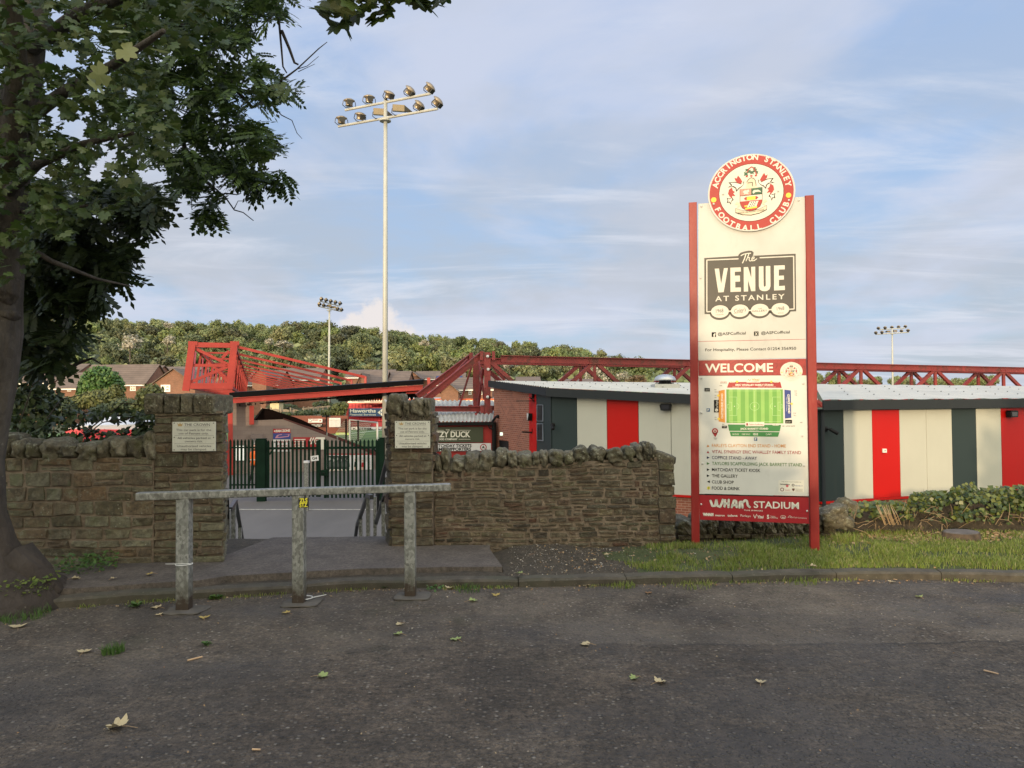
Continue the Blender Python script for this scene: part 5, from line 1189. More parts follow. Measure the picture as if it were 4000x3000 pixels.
# roof canopy rising towards the pitch
za_, zb_ = ez_(905, 1536), ez_(1647, 1484); aR_ = ea(1650, 1490)
for k in range(0, 11):
    b_ = k * 6.0; m_ = MB(); p0_ = en(aTR + .1, b_, ztT - .05); a1_ = 6.6; z1_ = lerp(za_, zb_, a1_ / aR_) + .35
    m_.bar(p0_, en(a1_, b_, z1_), .11, .13); m_.bar(en(a1_, b_, z1_ + .05), en(a1_, b_, z1_ - .55), .12, .12); m_.build('roof_tie', M_RS, EN)
mb = MB(); m1 = en(-.1, -.25, za_), en(aR_, -.25, zb_), en(aR_, 44, zb_), en(-.1, 44, za_)
ribbed(mb, m1[0], m1[1], m1[3], m1[2], 60, .04); mb.quad(*[v - Vector((0, 0, .03)) for v in m1]); mb.build('canopy', M_BLACK, EN)
mb = MB(); mb.bar(en(-.1, -.30, za_ - .10), en(aR_, -.30, zb_ - .12), .05, .24); mb.build('black_trim', flat('felt_black', (.004, .004, .005), .95), EN)
mb = MB(); mb.ibar(en(.0, -.32, za_ - .37), en(aR_ - .05, -.32, zb_ - .42), .16, .27, .03); RB = mb.build('edge_beam', M_RS, EN)
for k in range(1, 12):
    mb = MB(); mb.ibar(en(.0, k * 3.2, za_ - .35), en(aR_ - .1, k * 3.2, zb_ - .40), .14, .24, .03); mb.build('rafter', MDK, EN)
mb = MB(); mb.bar(en(aR_ + .35, 0, zb_ + .12), en(aR_ + .35, 0, zb_ - 1.0), .17, .17); mb.bar(en(aR_ + .35, 0, zb_ - .62), en(aR_ - .9, 0, zb_ - .66), .15, .18); mb.build('edge_post', M_RS, EN)
mb = MB(); 
for k in range(1, 26): mb.bar(en(aR_ * k / 26, .2, lerp(za_, zb_, k / 26) - .62), en(aR_ * k / 26, 38, lerp(za_, zb_, k / 26) - .62), .05, .10)
mb.build('purlins', M_BLACK, EN)
mb = MB(); mb.bar(en(aR_ - .1, .4, zb_ - .60), en(aR_ - .1, 44, zb_ - .60), .2, .55)
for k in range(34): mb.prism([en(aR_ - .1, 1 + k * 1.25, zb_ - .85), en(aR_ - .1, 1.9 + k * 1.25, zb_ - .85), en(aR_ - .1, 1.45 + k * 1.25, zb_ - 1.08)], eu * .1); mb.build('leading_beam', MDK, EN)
# side wall of painted blocks
t = MT('painted_blockwork'); b = t.new('ShaderNodeTexBrick'); t.l.new(t.tc.outputs['UV'], b.inputs['Vector'])
b.inputs['Scale'].default_value = 1.0; b.inputs['Brick Width'].default_value = .45; b.inputs['Row Height'].default_value = .225; b.inputs['Mortar Size'].default_value = .006
for i_, c_ in ((1, (.215, .170, .160, 1)), (2, (.235, .190, .178, 1)), (3, (.16, .125, .118, 1))): b.inputs[i_].default_value = c_
M_BLOCK = t.out(t.mix(t.rng(t.noise(.6, 6, .65), .4, .75, 0, .35), b.outputs['Color'], (.14, .115, .11)), .85, 0, t.bump(b.outputs['Fac'], -.4, .01))
WY = 0.5
def wp(px, py, off=WY):
    P0 = E0 + ev * off; n_ = eu.cross(Vector((0, 0, 1))); return ptp(px, py, P0, n_)
mb = MB(); mb.prism([wp(x, y) for x, y in ((908, 1880), (908, 1560), (978, 1560), (978, 1643), (1105, 1638), (1360, 1733), (1475, 1784), (1475, 1880))], ev * .25)
uvbox(mb.build('block_wall', M_BLOCK, EN))
mb = MB(); mb.bar(wp(908, 1864, WY - .12), wp(1330, 1864, WY - .12), .25, .26); mb.build('wall_footing', paint('footing_buff', (.30, .26, .19), .9), EN)
mb = MB(); mb.bar(wp(983, 1585, WY - .1), wp(983, 1658, WY - .1), .22, .22); mb.build('hanging_column', M_RS, EN)
mb = MB(); mb.prism([wp(x, y, WY - .05) for x, y in ((978, 1696), (1027, 1694), (1027, 1712), (978, 1712))], -ev * .6); mb.build('hatch_hood', M_BLOCK, EN)
# terrace inside, roof shade put into its near-black colour; rails on top of the side wall
MDK = flat('shaded_maroon', (.040, .012, .012), .7)
mb = MB(); mb.prism([wp(x, y, WY + .3) for x, y in ((990, 1650), (1028, 1600), (1060, 1602), (1180, 1640), (1300, 1700), (1480, 1780), (1360, 1745), (1105, 1650))], ev * 10); mb.build('terrace_deck', flat('deck_shade', (.008, .004, .004), .95), EN)
mb = MB(); mb.prism([wp(x, y, WY + .1) for x, y in ((1105, 1632), (1150, 1648), (1280, 1690), (1500, 1775), (1500, 1800), (1280, 1712), (1110, 1645))], ev * .12); mb.build('parapet_rail', paint('parapet_maroon', (.075, .014, .014), .6), EN)
for x_ in (1277, 1318, 1374): mb = MB(); mb.bar(wp(x_, 1690 + (x_ - 1277) * .40, WY + .05), wp(x_, 1712 + (x_ - 1277) * .40, WY + .05), .07, .07); mb.build('rail_post', M_GALV, EN)
# side signs
def wboard(name, x0, y0, x1, y1, mat, parent, off=-.05):
    mb = MB(); mb.prism([wp(x0, y1, WY + off), wp(x1, y1, WY + off), wp(x1, y0, WY + off), wp(x0, y0, WY + off)], ev * .04); return mb.build(name, mat, parent)
def wart(off): return Art(E0 + ev * (WY + off), eu, .004)
FZ = thing('direction_sign', 'red FAN ZONE sign with blue panel below on the block wall', 'sign', tuple(wp(1101, 1715)))
bo = wboard('board', 1067, 1675, 1135, 1715, BL, FZ); A = wart(-.05); A.rect(1067, 1675, 1135, 1692, M_SR, 0); A.text('FAN ZONE', (1079, 1688), (1133, 1686), 9, M_WHT, 1, .05); A.poly([(1069, 1684), (1076, 1679), (1076, 1689)], M_WHT, 1)
PKT = flat('blue_board_pink', (.48, .22, .32)); A.poly([(1074, 1712), (1082, 1699), (1103, 1695), (1100, 1699), (1132, 1696), (1128, 1706), (1098, 1710)], PKT, 1); A.poly([(1085, 1707), (1090, 1700), (1127, 1698), (1124, 1703)], BL, 2); A.flush('printing', bo)
TD = thing('direction_sign', 'white TOILETS and DRINKS board on the block wall below the FAN ZONE sign', 'sign', tuple(wp(1101, 1764)))
bo = wboard('board', 1067, 1717, 1134, 1764, WB, TD); A = wart(-.05); A.text('TOILETS', (1080, 1731), (1132, 1729), 8, M_SR, 1, .03); A.text('FOOD', (1084, 1745), (1130, 1743), 6, M_SR, 1, .03); A.text('DRINKS', (1082, 1758), (1131, 1757), 8, M_SR, 1, .03); A.poly([(1069, 1727), (1075, 1723), (1075, 1731)], M_INK, 1); A.flush('printing', bo)
RW = thing('notice_board', 'dark red rules board with white lines and stripes beside the gate centre', 'sign', tuple(wp(1200, 1755)))
bo = wboard('board', 1145, 1708, 1269, 1756, M_SR, RW); A = wart(-.05)
for k, (xa, xb) in enumerate(((1150, 1193), (1150, 1190), (1152, 1193), (1150, 1188), (1152, 1192))): A.rect(xa, 1715 + k * 7, xb, 1718.5 + k * 7, M_WHT, 1)
for k in range(4): A.poly([(1203 + k * 9, 1735), (1214 + k * 9, 1709), (1219 + k * 9, 1709), (1208 + k * 9, 1735)], M_WHT, 1)
A.rect(1235, 1708, 1269, 1756, M_WHT, 2); A.disc(1238, 1722, 8, M_SR, 3); A.disc(1238, 1722, 5, M_WHT, 4); A.flush('printing', bo)
NB = thing('notice_board', 'small white glazed notice case with grey lines beside the steward', 'notice board', tuple(wp(1005, 1762)))
bo = wboard('board', 984, 1710, 1027, 1762, WB, NB); A = wart(-.05); A.rect(984, 1741, 1027, 1747, M_SR, 1)
for k in range(5): A.rect(998, 1716 + k * 5, 1022, 1718 + k * 5, M_VENT, 1)
A.rect(987, 1749, 1024, 1760, M_VENT, 1); A.flush('printing', bo)
LW = thing('lit_window', 'white barred window low on the terrace side wall near the red column', 'window', tuple(wp(941, 1800)))
wboard('frame', 919, 1739, 963, 1801, M_BLACK, LW, -.03); MWN = MT('lit_window_glass'); MWN.b.inputs['Emission Color'].default_value = (.9, .92, .85, 1); MWN.b.inputs['Emission Strength'].default_value = .45; MWN = MWN.out((.75, .77, .72), .3); wboard('pane', 921, 1741, 961, 1799, MWN, LW, -.06)
# team banner on the low block behind the gate
TB = thing('team_banner', 'wide team photo banner with red edge, dark players left and white panel right', 'banner', tuple(wp(1365, 1860)))
bo = wboard('board', 1265, 1777, 1453, 1850, WB, TB, -.3); A = wart(-.3); A.rect(1265, 1772, 1453, 1777, M_SR, 0); A.rect(1278, 1780, 1365, 1846, flat('banner_dark', (.03, .035, .035)), 0)
GRY = flat('banner_grey', (.32, .33, .32)); SKN = flat('banner_skin', (.50, .30, .22)); rn = random.Random(2)
for i in range(6): x_ = 1287 + i * 14.5; A.disc(x_, 1793 + (i % 2) * 5, 5, GRY, 1, 6); A.poly([(x_ - 8, 1822), (x_ - 6, 1804), (x_ + 5, 1802), (x_ + 8, 1824)], flat('banner_mid', (.09, .10, .10)), 1); A.disc(x_ + 4, 1838, 4.2, M_WHT, 2, 5.5); A.disc(x_ + 4, 1838, 1.6, M_SR, 3)
A.poly([(1385, 1803), (1393, 1803), (1395, 1824), (1383, 1824)], M_INK, 1); A.disc(1389, 1796, 4, SKN, 1); A.rect(1385, 1824, 1393, 1840, SKN, 1)
A.poly([(1413, 1806), (1420, 1806), (1422, 1824), (1412, 1824)], M_SR, 1); A.disc(1416, 1800, 3, SKN, 1); A.rect(1413, 1824, 1416, 1846, SKN, 1); A.rect(1417, 1824, 1420, 1846, SKN, 1)
for k in range(4): A.rect(1397, 1785 + k * 5, 1440, 1786.6 + k * 5, GRY, 1)
A.text('TEAM', (1448, 1840), (1447, 1790), 6, GRY, 1); A.flush('printing', bo)
mb = MB(); mb.prism([wp(x, y, -.1) for x, y in ((1262, 1852), (1455, 1852), (1455, 1885), (1262, 1885))], ev * .3); o = mb.build('low_block_wall', M_KERB); tag(o, 'low concrete wall below the team banner behind the gate', 'wall')
# ------------------------------------------------------------------ gate and palisade
t = MT('palisade_green'); M_PAL = t.out(t.ramp(t.noise(3, 6, .6), [(.3, (.003, .012, .007)), (.7, (.006, .022, .013))]), .8, spec=.12)
YG = 27.0; zg0 = -1.93
def zgt(py, px=1200): return pt(px, py, YG).z
def pale(mb, x, z0, z1, w_=.074, Y=YG):
    x0, x1 = x - w_ / 2, x + w_ / 2; th = .022
    mb.prism([(x0, Y, z0), (x1, Y, z0), (x1, Y, z1 - .07), (x1 - w_ * .18, Y, z1 - .05), (x, Y, z1), (x0 + w_ * .18, Y, z1 - .05), (x0, Y, z1 - .07)], (0, th, 0))
def leaf(name, label, pxs, ztop, zbot, frame, cat='gate'):
    o = thing(name, label, cat, (hx(sum(pxs) / 2, YG), YG, zg0)); x0, x1 = hx(pxs[0], YG), hx(pxs[1], YG); n_ = round((x1 - x0) / .142)
    for i in range(n_ + 1): mb = MB(); pale(mb, lerp(x0, x1, i / n_), zbot, ztop); mb.build('pale', M_PAL, o)
    for z_ in (ztop - .31, zbot + .30): mb = MB(); mb.bar((x0 - .05, YG + .04, z_), (x1 + .05, YG + .04, z_), .05, .08 if frame else .05); mb.build('rail', M_PAL, o)
    if frame:
        for x_ in (x0 - .1, x1 + .08): mb = MB(); mb.bar((x_, YG + .03, zbot), (x_, YG + .03, ztop), .08, .10); mb.build('stile', M_PAL, o)
    return o
g1 = leaf('palisade_gate', 'left leaf of the green palisade gate, marked G4', (1048, 1238), zgt(1717), zgt(1941), True)
g2 = leaf('palisade_gate', 'right leaf of the green palisade gate, next to the pale pole', (1280, 1470), zgt(1717), zgt(1946), True)
fn_ = leaf('palisade_fence', 'short green palisade fence between the red column and the gate post', (900, 1000), zgt(1713), zgt(1925), False, 'fence')
for (x_, w_, y0_, lb) in ((1022, .30, 1713, 'thick green gate post on the left, hinge side of the gate'), (1492, .17, 1713, 'thick green gate post on the right beside the stone pier')):
    o = thing('gate_post', lb, 'post', (hx(x_, YG), YG, zg0)); mb = MB(); mb.bar((hx(x_, YG), YG, zg0 - .1), (hx(x_, YG), YG, zgt(y0_)), w_, .2); mb.build('post', M_PAL, o); mb = MB(); mb.box((hx(x_, YG), YG, zgt(y0_) + .005), (w_ + .02, .22, .02)); mb.build('cap', M_PAL, o)
o = thing('lock_box', 'green box lock in the middle of the palisade gate', 'lock', (hx(1270, YG), YG, 0)); mb = MB(); mb.aabb(hx(1256, YG), hx(1282, YG), YG - .1, YG + .02, zgt(1858), zgt(1836)); mb.build('case', M_PAL, o); mb = MB(); mb.box((hx(1266, YG), YG - .12, zgt(1847)), (.06, .03, .03)); mb.build('handle', M_BLACK, o)
for (xa, ya, xb, yb, pr_) in ((1050, 1775, 1066, 1752, g1), (1452, 1750, 1470, 1770, g2)): mb = MB(); mb.bar((hx(xa, YG), YG + .08, zgt(ya)), (hx(xb, YG), YG + .08, zgt(yb)), .05, .05); mb.build('brace', M_PAL, pr_)
o = thing('gate_number', 'small tilted white plate reading G4 on the green gate', 'sign', (hx(1229, YG), YG - .05, 0)); mb = MB(); mb.prism([pt(x, y, YG - .05) for x, y in ((1213, 1782), (1243, 1778), (1245, 1799), (1215, 1802))], (0, .01, 0)); mb.build('plate', WB, o)
A = Art((0, YG - .05, 0), (1, 0, 0), .003); A.text('G4', (1220, 1796), (1239, 1794), 10, M_INK, 1, .02); A.flush('printing', o.children[0])
# bollard beyond, hand rails on the steps, thin bins
o = thing('bollard', 'grey square concrete bollard with white top in front of the gate', 'bollard', (hx(1197, 25), 25, -1.95)); x_ = hx(1197, 24.6); mb = MB(); mb.bar((x_, 24.6, -1.95), (x_, 24.6, pt(1197, 1808, 24.6).z), .13, .13); mb.build('post', M_GALV, o); mb = MB(); mb.box((x_, 24.6, pt(1197, 1804, 24.6).z), (.16, .16, .07)); mb.build('cap', WB, o)
M_HR = paint('handrail_dark', (.030, .032, .034), .4, .3)
def handrail(label, pts, posts):
    o = thing('handrail', label, 'handrail', tuple(pt(*pts[0]) - Vector((0, 0, 1))))
    for a, b in zip(pts, pts[1:]): mb = MB(); mb.bar(pt(*a), pt(*b), .05, .055); mb.build('rail', M_HR, o)
    for (px_, py_, Y_, zb) in posts: p = pt(px_, py_, Y_); mb = MB(); mb.bar(p, (p.x, p.y, zb), .05, .05); mb.build('post', M_GALV, o)
    return o
handrail('galvanised stair handrail at the foot of the left pier', [(899, 1990, 9.6), (920, 1958, 10.5), (941, 2070, 12.3), (952, 2140, 13.0)], [(913, 1970, 10.2, -.9), (938, 2055, 12.0, -1.6)])
handrail('dark stair handrail climbing behind the left pier', [(886, 1945, 8.9), (890, 2080, 9.8)], [(892, 1990, 9.4, -.8)])
handrail('galvanised stair handrail left of the slim right pier', [(1452, 1942, 9.6), (1436, 1935, 10.5), (1395, 2050, 12.6), (1388, 2100, 13.0)], [(1438, 1942, 10.3, -.9), (1409, 2020, 12.0, -1.6)])
handrail('dark sloping stair handrail against the slim right pier', [(1510, 1800, 11.0), (1478, 1925, 12.2), (1468, 2045, 13.0)], [(1465, 1940, 12.0, -1.6)])
handrail('second dark stair handrail beside the slim right pier', [(1504, 1930, 10.0), (1466, 2050, 12.2)], [(1498, 1960, 10.3, -.9)])

# steward in orange walking behind the fence
sk = thing('person', 'steward in orange high-visibility vest and dark trousers walking behind the fence', 'person', (hx(994, 33), 33, -2.0))
def skinfig(name, pts, edges, rad, mat, parent, root=0, sub=1):
    me = bpy.data.meshes.new(name); me.from_pydata(pts, edges, []); o = bpy.data.objects.new(name, me); COL.objects.link(o)
    m = o.modifiers.new('skin', 'SKIN'); 
    for i, r_ in enumerate(rad): v = me.skin_vertices[0].data[i]; v.radius = (r_, r_); v.use_root = (i == root)
    o.modifiers.new('sub', 'SUBSURF').levels = sub; o.modifiers['sub'].render_levels = sub
    bpy.context.view_layer.update(); me2 = bpy.data.meshes.new_from_object(o.evaluated_get(bpy.context.evaluated_depsgraph_get())); bpy.data.objects.remove(o)
    me2.name = name; me2.materials.append(mat); me2.polygons.foreach_set('use_smooth', [True] * len(me2.polygons)); q = link(name, me2, parent)
    q.location = (0, 0, 0) if parent.type == 'EMPTY' else (0, 0, 0); return q
M_SKIN = flat('skin', (.42, .24, .17)); M_CL = flat('dark_clothes', (.015, .016, .020), .8); M_HV = flat('hi_vis_orange', (.85, .16, .02), .6); M_HAIR = flat('hair_dark', (.05, .032, .022), .7)
V_ = [(0, 0, .95), (.0, 0, 1.15), (0, 0, 1.40), (0, 0, 1.50), (.01, -.01, 1.62), (.02, -.02, 1.72),  # spine head
      (-.12, 0, 1.42), (-.20, .04, 1.18), (-.14, -.10, .98), (.12, 0, 1.42), (.20, .02, 1.18), (.22, -.10, .97),  # arms
      (-.07, 0, .90), (-.14, .10, .50), (-.30, .22, .10), (-.22, .10, .03), (.07, 0, .90), (.14, -.04, .50), (.16, .0, .08), (.20, -.14, .03)]
E_ = [(0, 1), (1, 2), (2, 3), (3, 4), (4, 5), (2, 6), (6, 7), (7, 8), (2, 9), (9, 10), (10, 11), (0, 12), (12, 13), (13, 14), (14, 15), (0, 16), (16, 17), (17, 18), (18, 19)]
body = skinfig('body', V_, E_, [.13, .13, .15, .06, .085, .075, .07, .05, .035, .07, .05, .035, .09, .065, .045, .04, .09, .065, .045, .04], M_CL, sk)
def lathe_on(name, prof, c, mat, parent, seg=16, sc=(1, 1, 1)):
    mb = MB(); mb.lathe(prof, seg); mb.v = [(c[0] + v[0] * sc[0], c[1] + v[1] * sc[1], c[2] + v[2] * sc[2]) for v in mb.v]; o = mb.build(name, mat, parent, smooth=True); o.location = (0, 0, 0); return o
lathe_on('vest', [(.165, .86), (.175, .98), (.165, 1.15), (.185, 1.34), (.15, 1.46), (.07, 1.50)], (0, 0, 0), M_HV, sk, 16, (1.15, .85, 1))
lathe_on('reflective_band', [(.186, 1.08), (.186, 1.13)], (0, 0, 0), M_SW2, sk, 16, (1.15, .86, 1))
mb = MB(); mb.blob((.01, -.02, 1.66), (.155, .19, .23), None, 3, 2.2, 3, .02); mb.blob((.01, -.12, 1.65), (.03, .04, .04), None, 3, 2, 2, 0); h_ = mb.build('head', M_SKIN, sk, smooth=True); h_.location = (0, 0, 0)
mb = MB(); mb.blob((.01, .01, 1.70), (.17, .19, .19), None, 3, 2.2, 3, .05); h_ = mb.build('hair', M_HAIR, sk, smooth=True); h_.location = (0, 0, 0)
for s_ in (-1, 1):
    hp = Vector(V_[8] if s_ < 0 else V_[11]); mb = MB(); mb.blob(hp + Vector((0, -.01, -.05)), (.035, .07, .09), None, 1, 3, 2, 0)
    for k in range(4): mb.tube([hp + Vector((0, -.03 + k * .018, -.08)), hp + Vector((.004, -.03 + k * .018, -.13)), hp + Vector((.012, -.03 + k * .018, -.155))], [.009, .008, .006], 5)
    mb.tube([hp + Vector((0, -.04, -.05)), hp + Vector((.01, -.065, -.09))], [.010, .007], 5); hh = mb.build('hand', M_SKIN, sk, smooth=True); hh.location = (0, 0, 0)

# ------------------------------------------------------------------ far side: boards, wall, goal, family stand
WB2 = paint('retaining_red', (.20, .065, .045), .85, 0, .2, .3, .5)
mb = MB(); mb.prism([pt(x, y, 88) for x, y in ((1130, 1722), (1130, 1624), (1358, 1624), (1358, 1722))], (0, .5, 0)); o = mb.build('terrace_back_wall', WB2); tag(o, 'rust-red retaining wall at the far side of the pitch, left of the family stand', 'wall')
def fboard(name, label, x0, y0, x1, y1, Y, mat, art=None, cat='advertising board'):
    o = thing(name, label, cat, tuple(pt((x0 + x1) / 2, y1, Y))); bo = frontboard('board', x0, y0, x1, y1, Y, mat, o, .1)
    if art: A = Art((0, Y, 0), (1, 0, 0), .02); art(A); A.flush('printing', bo)
    return o
LIME = flat('lime', (.40, .55, .08)); 
fboard('advertising_board', 'white board with a round badge and red heart on the rust-red wall', 1204, 1636, 1259, 1651, 87.4, WB, lambda A: (A.disc(1212, 1643, 5.5, M_CHAR, 1), A.disc(1212, 1643, 4, WB, 2), A.text('JOHN BUILD', (1220, 1643), (1243, 1643), 5, M_SR, 1, .02), A.disc(1251, 1643, 3, M_SR, 1)))
fboard('advertising_board', 'black board with white lettering under the white badge board', 1209, 1656, 1262, 1668, 87.4, M_INK, lambda A: (A.text('TOILETS & MEN BAR', (1213, 1661), (1258, 1661), 3.5, WB, 1, .02), A.text('HOME', (1214, 1666), (1252, 1666), 3.5, WB, 1, .02)))
fboard('advertising_board', 'lime green low board at the far left touchline', 1312, 1690, 1368, 1700, 84, LIME, lambda A: A.text('DELIVERY', (1325, 1698), (1350, 1698), 5, WB, 1, .02))
mb = MB()
for i in range(9): mb.bar(pt(1288 + i * 5, 1634, 87), pt(1288 + i * 5, 1668, 87), .12, .12)
mb.bar(pt(1286, 1636, 87), pt(1330, 1636, 87), .2, .2); o = mb.build('railings', WB); tag(o, 'pale upright railings on the rust-red wall beside the far floodlight', 'railing')
# family stand
FS = thing('family_stand', 'low red seated stand across the pitch with white and orange roof fascia', 'stand', tuple(pt(1650, 1700, 105)))
YS = 104.0
mb = MB(); mb.prism([pt(x, y, YS) for x, y in ((1357, 1574), (2080, 1576), (2080, 1563), (1362, 1561))], (0, .3, 0)); fa = mb.build('roof_fascia', flat('fascia_white', (.78, .74, .62)), FS)
A = Art((0, YS, 0), (1, 0, 0), .02); A.poly([(1360, 1562), (2080, 1563), (2080, 1558), (1360, 1557)], flat('fascia_orange', (.85, .10, .015)), 1); A.poly([(1357, 1575.5), (2080, 1577), (2080, 1575.5), (1357, 1574)], flat('fascia_orange', (.85, .10, .015)), 1)
ORT = flat('fascia_text', (.80, .25, .12))
for k in range(9): A.text('VITAL SYNERGY', (1374 + k * 72, 1572), (1424 + k * 72, 1572.5), 5.5, ORT if k % 2 else flat('fascia_text_grey', (.30, .25, .35)), 2, .0)
A.flush('printing', fa)
mb = MB(); p = [pt(1357, 1558, YS), pt(2080, 1560, YS)]; mb.quad(p[0], p[1], p[1] + Vector((0, 7, .3)), p[0] + Vector((0, 7, .3))); mb.build('roof', M_CORR, FS)
mb = MB(); mb.prism([pt(x, y, YS + 7) for x, y in ((1355, 1700), (2100, 1700), (2100, 1566), (1355, 1566))], (0, .3, 0)); mb.build('back_wall', flat('stand_dark', (.035, .02, .025)), FS)
SEAT = flat('seat_red', (.50, .02, .035), .5); STEP = flat('step_red', (.28, .03, .04), .8)
mb = MB(); nrow = 9
for r_ in range(nrow):
    Y_ = YS + .5 + r_ * .75; z_ = -1.2 + r_ * .30; mb.aabb(hx(1362, Y_), hx(1950, Y_), Y_, Y_ + 6.5 - r_ * .7, z_ - .6, z_)
mb.build('terracing', STEP, FS)
mb = MB()
for r_ in range(nrow):
    Y_ = YS + .5 + r_ * .75; z_ = -1.2 + r_ * .30; x_ = hx(1366, Y_)
    while x_ < hx(1560, Y_): mb.box((x_, Y_ + .3, z_ + .20), (.42, .38, .05)); mb.box((x_, Y_ + .48, z_ + .40), (.42, .05, .36)); x_ += .5
so = mb.build('seats', SEAT, FS); so['kind'] = 'stuff'
HB = frontboard('sponsor_board', 1361, 1594, 1560, 1627, YS + .4, flat('board_blue', (.025, .075, .18)), FS, .1)
A = Art((0, YS + .4, 0), (1, 0, 0), .02); A.text('Haworths', (1367, 1611), (1468, 1611), 13, M_WHT, 1, .03); A.text('Financial Services', (1367, 1623), (1468, 1623), 7.5, M_WHT, 1, .01); A.poly([(1475, 1611), (1496, 1595), (1496, 1627)], M_WHT, 1); A.text('H', (1486, 1618), (1494, 1618), 13, flat('board_blue', (.025, .075, .18)), 2, .04); A.flush('printing', HB)
mb = MB(); mb.bar(pt(1357, 1576, YS), pt(1357, 1700, YS), .3, .3); mb.build('corner_post', M_RS, FS)
for (lb, x0, y0, x1, y1, mat, s_) in (('white steel firm board below the red seats across the pitch', 1373, 1667, 1560, 1680, WB, 'K STEEL  K STEEL'), ('red board strip under the white steel firm board', 1373, 1681, 1560, 1688, M_SR, None), ('dark blue pitch-side board in front of the family stand', 1373, 1688, 1560, 1697, BL, 'bibbys')):
    fboard('advertising_board', lb, x0, y0, x1, y1, 100, mat, (lambda A, s_=s_, y1=y1: A.text(s_, (1378, y1 - 3), (1548, y1 - 3), 6, M_INK if 'STEEL' in s_ else M_WHT, 1, .04)) if s_ else None)
# goal
gl = thing('goal', 'white football goal with green net beyond the gate', 'goal', (hx(1400, 66), 66, -2.05)); YL = 66.0
def gp(px, py, Y=YL): return pt(px, py, Y)
zt_ = gp(1420, 1651).z
mb = MB(); mb.tube([gp(1474, 1651), (gp(1474, 1651).x, YL, -2.05)], .08, 8); mb.build('post', WB, gl)
mb = MB(); mb.tube([gp(1366, 1640, 72), (gp(1366, 1640, 72).x, 72, -2.05)], .08, 8); mb.build('post', WB, gl)
mb = MB(); mb.tube([gp(1366, 1640, 72), gp(1474, 1651)], .07, 8); mb.build('crossbar', WB, gl)
mb = MB(); A_, B_ = gp(1366, 1646, 72) + Vector((-.6, 0, 0)), gp(1474, 1656) + Vector((-.6, 0, 0))
for i in range(20):
    p = A_.lerp(B_, i / 19); mb.tube([p, (p.x - .9, p.y - 1.3, -2.0)], .014, 3, cap=False)
for j in range(12): f_ = j / 11; p, q = A_.lerp(Vector((A_.x - .9, A_.y - 1.3, -2)), f_), B_.lerp(Vector((B_.x - .9, B_.y - 1.3, -2)), f_); mb.tube([p, q], .014, 3, cap=False)
mb.build('net', flat('net_pale', (.45, .50, .42)), gl)
for (x_, y0_, y1_, lb) in ((1352, 1636, 1706, 'black post left of the goal net'), (1399, 1643, 1712, 'black post in front of the goal net')):
    mb = MB(); mb.bar(pt(x_, y0_, 58), pt(x_, y1_ + 12, 58), .12, .12); o = mb.build('net_post', M_BLACK); tag(o, lb, 'post')
# camera pole
cp = thing('camera_pole', 'slender pale pole with two small white cameras beside the far stairs', 'pole', (hx(1275, 45), 45, -2.1)); x_ = hx(1275, 45)
mb = MB(); mb.tube([(x_, 45, -2.1), (x_, 45, pt(1275, 1619, 45).z)], [.05, .04], 8); mb.build('pole', paint('pole_pinkish', (.40, .30, .27), .6), cp)
for s_ in (-1, 1): mb = MB(); p = pt(1275, 1627, 45); mb.bar(p + Vector((.05 * s_, 0, 0)), p + Vector((.24 * s_, -.1, .02)), .1, .1); mb.build('camera', WB, cp)
# fencing and gardens above the far wall
M_WOODF = paint('timber_fence', (.26, .21, .165), .9, 0, .2, .3, .8)
for i in range(4):
    x0 = 1020 + i * 38; o = thing('fence_panel', ('first', 'second', 'third', 'fourth')[i] + ' arched timber fence panel from the left on the far bank', 'fence panel', tuple(pt(x0 + 18, 1622, 100)), 'arched timber garden fence panels')
    mb = MB(); 
    for k in range(7): a = x0 + 3 + k * 4.4; hgt_ = 1599 - 4 * math.sin(math.pi * (k + .5) / 7) + i * 1.5; mb.prism([pt(a, 1620 + i, 100), pt(a + 4, 1620 + i, 100), pt(a + 4, hgt_, 100), pt(a, hgt_, 100)], (0, .05, 0))
    mb.build('boards', M_WOODF, o); mb = MB(); mb.bar(pt(x0 + 1, 1592, 99.8), pt(x0 + 1, 1624, 99.8), .15, .15); mb.build('post', M_WOODF, o)
mb = MB(); mb.prism([pt(x, y, 101) for x, y in ((1180, 1600), (1290, 1590), (1290, 1584), (1180, 1594))], (0, .1, 0)); 
for k in range(6): mb.bar(pt(1186 + k * 19, 1588, 101), pt(1186 + k * 19, 1620, 101), .14, .14)
o = mb.build('timber_railing', M_WOODF); tag(o, 'weathered timber post and rail fence on the far bank above the wall', 'fence')
o = thing('garden_shed', 'cream garden shed glimpsed under the terrace roof', 'shed', tuple(pt(1072, 1600, 106))); mb = MB(); mb.prism([pt(x, y, 106) for x, y in ((1055, 1605), (1090, 1605), (1090, 1572), (1055, 1572))], (0, 2, 0)); mb.build('wall', paint('shed_cream', (.55, .48, .30), .8), o); mb = MB(); mb.prism([pt(x, y, 105.8) for x, y in ((1052, 1573), (1093, 1573), (1086, 1562), (1058, 1562))], (0, 2.4, 0)); mb.build('roof', M_BLACK, o)

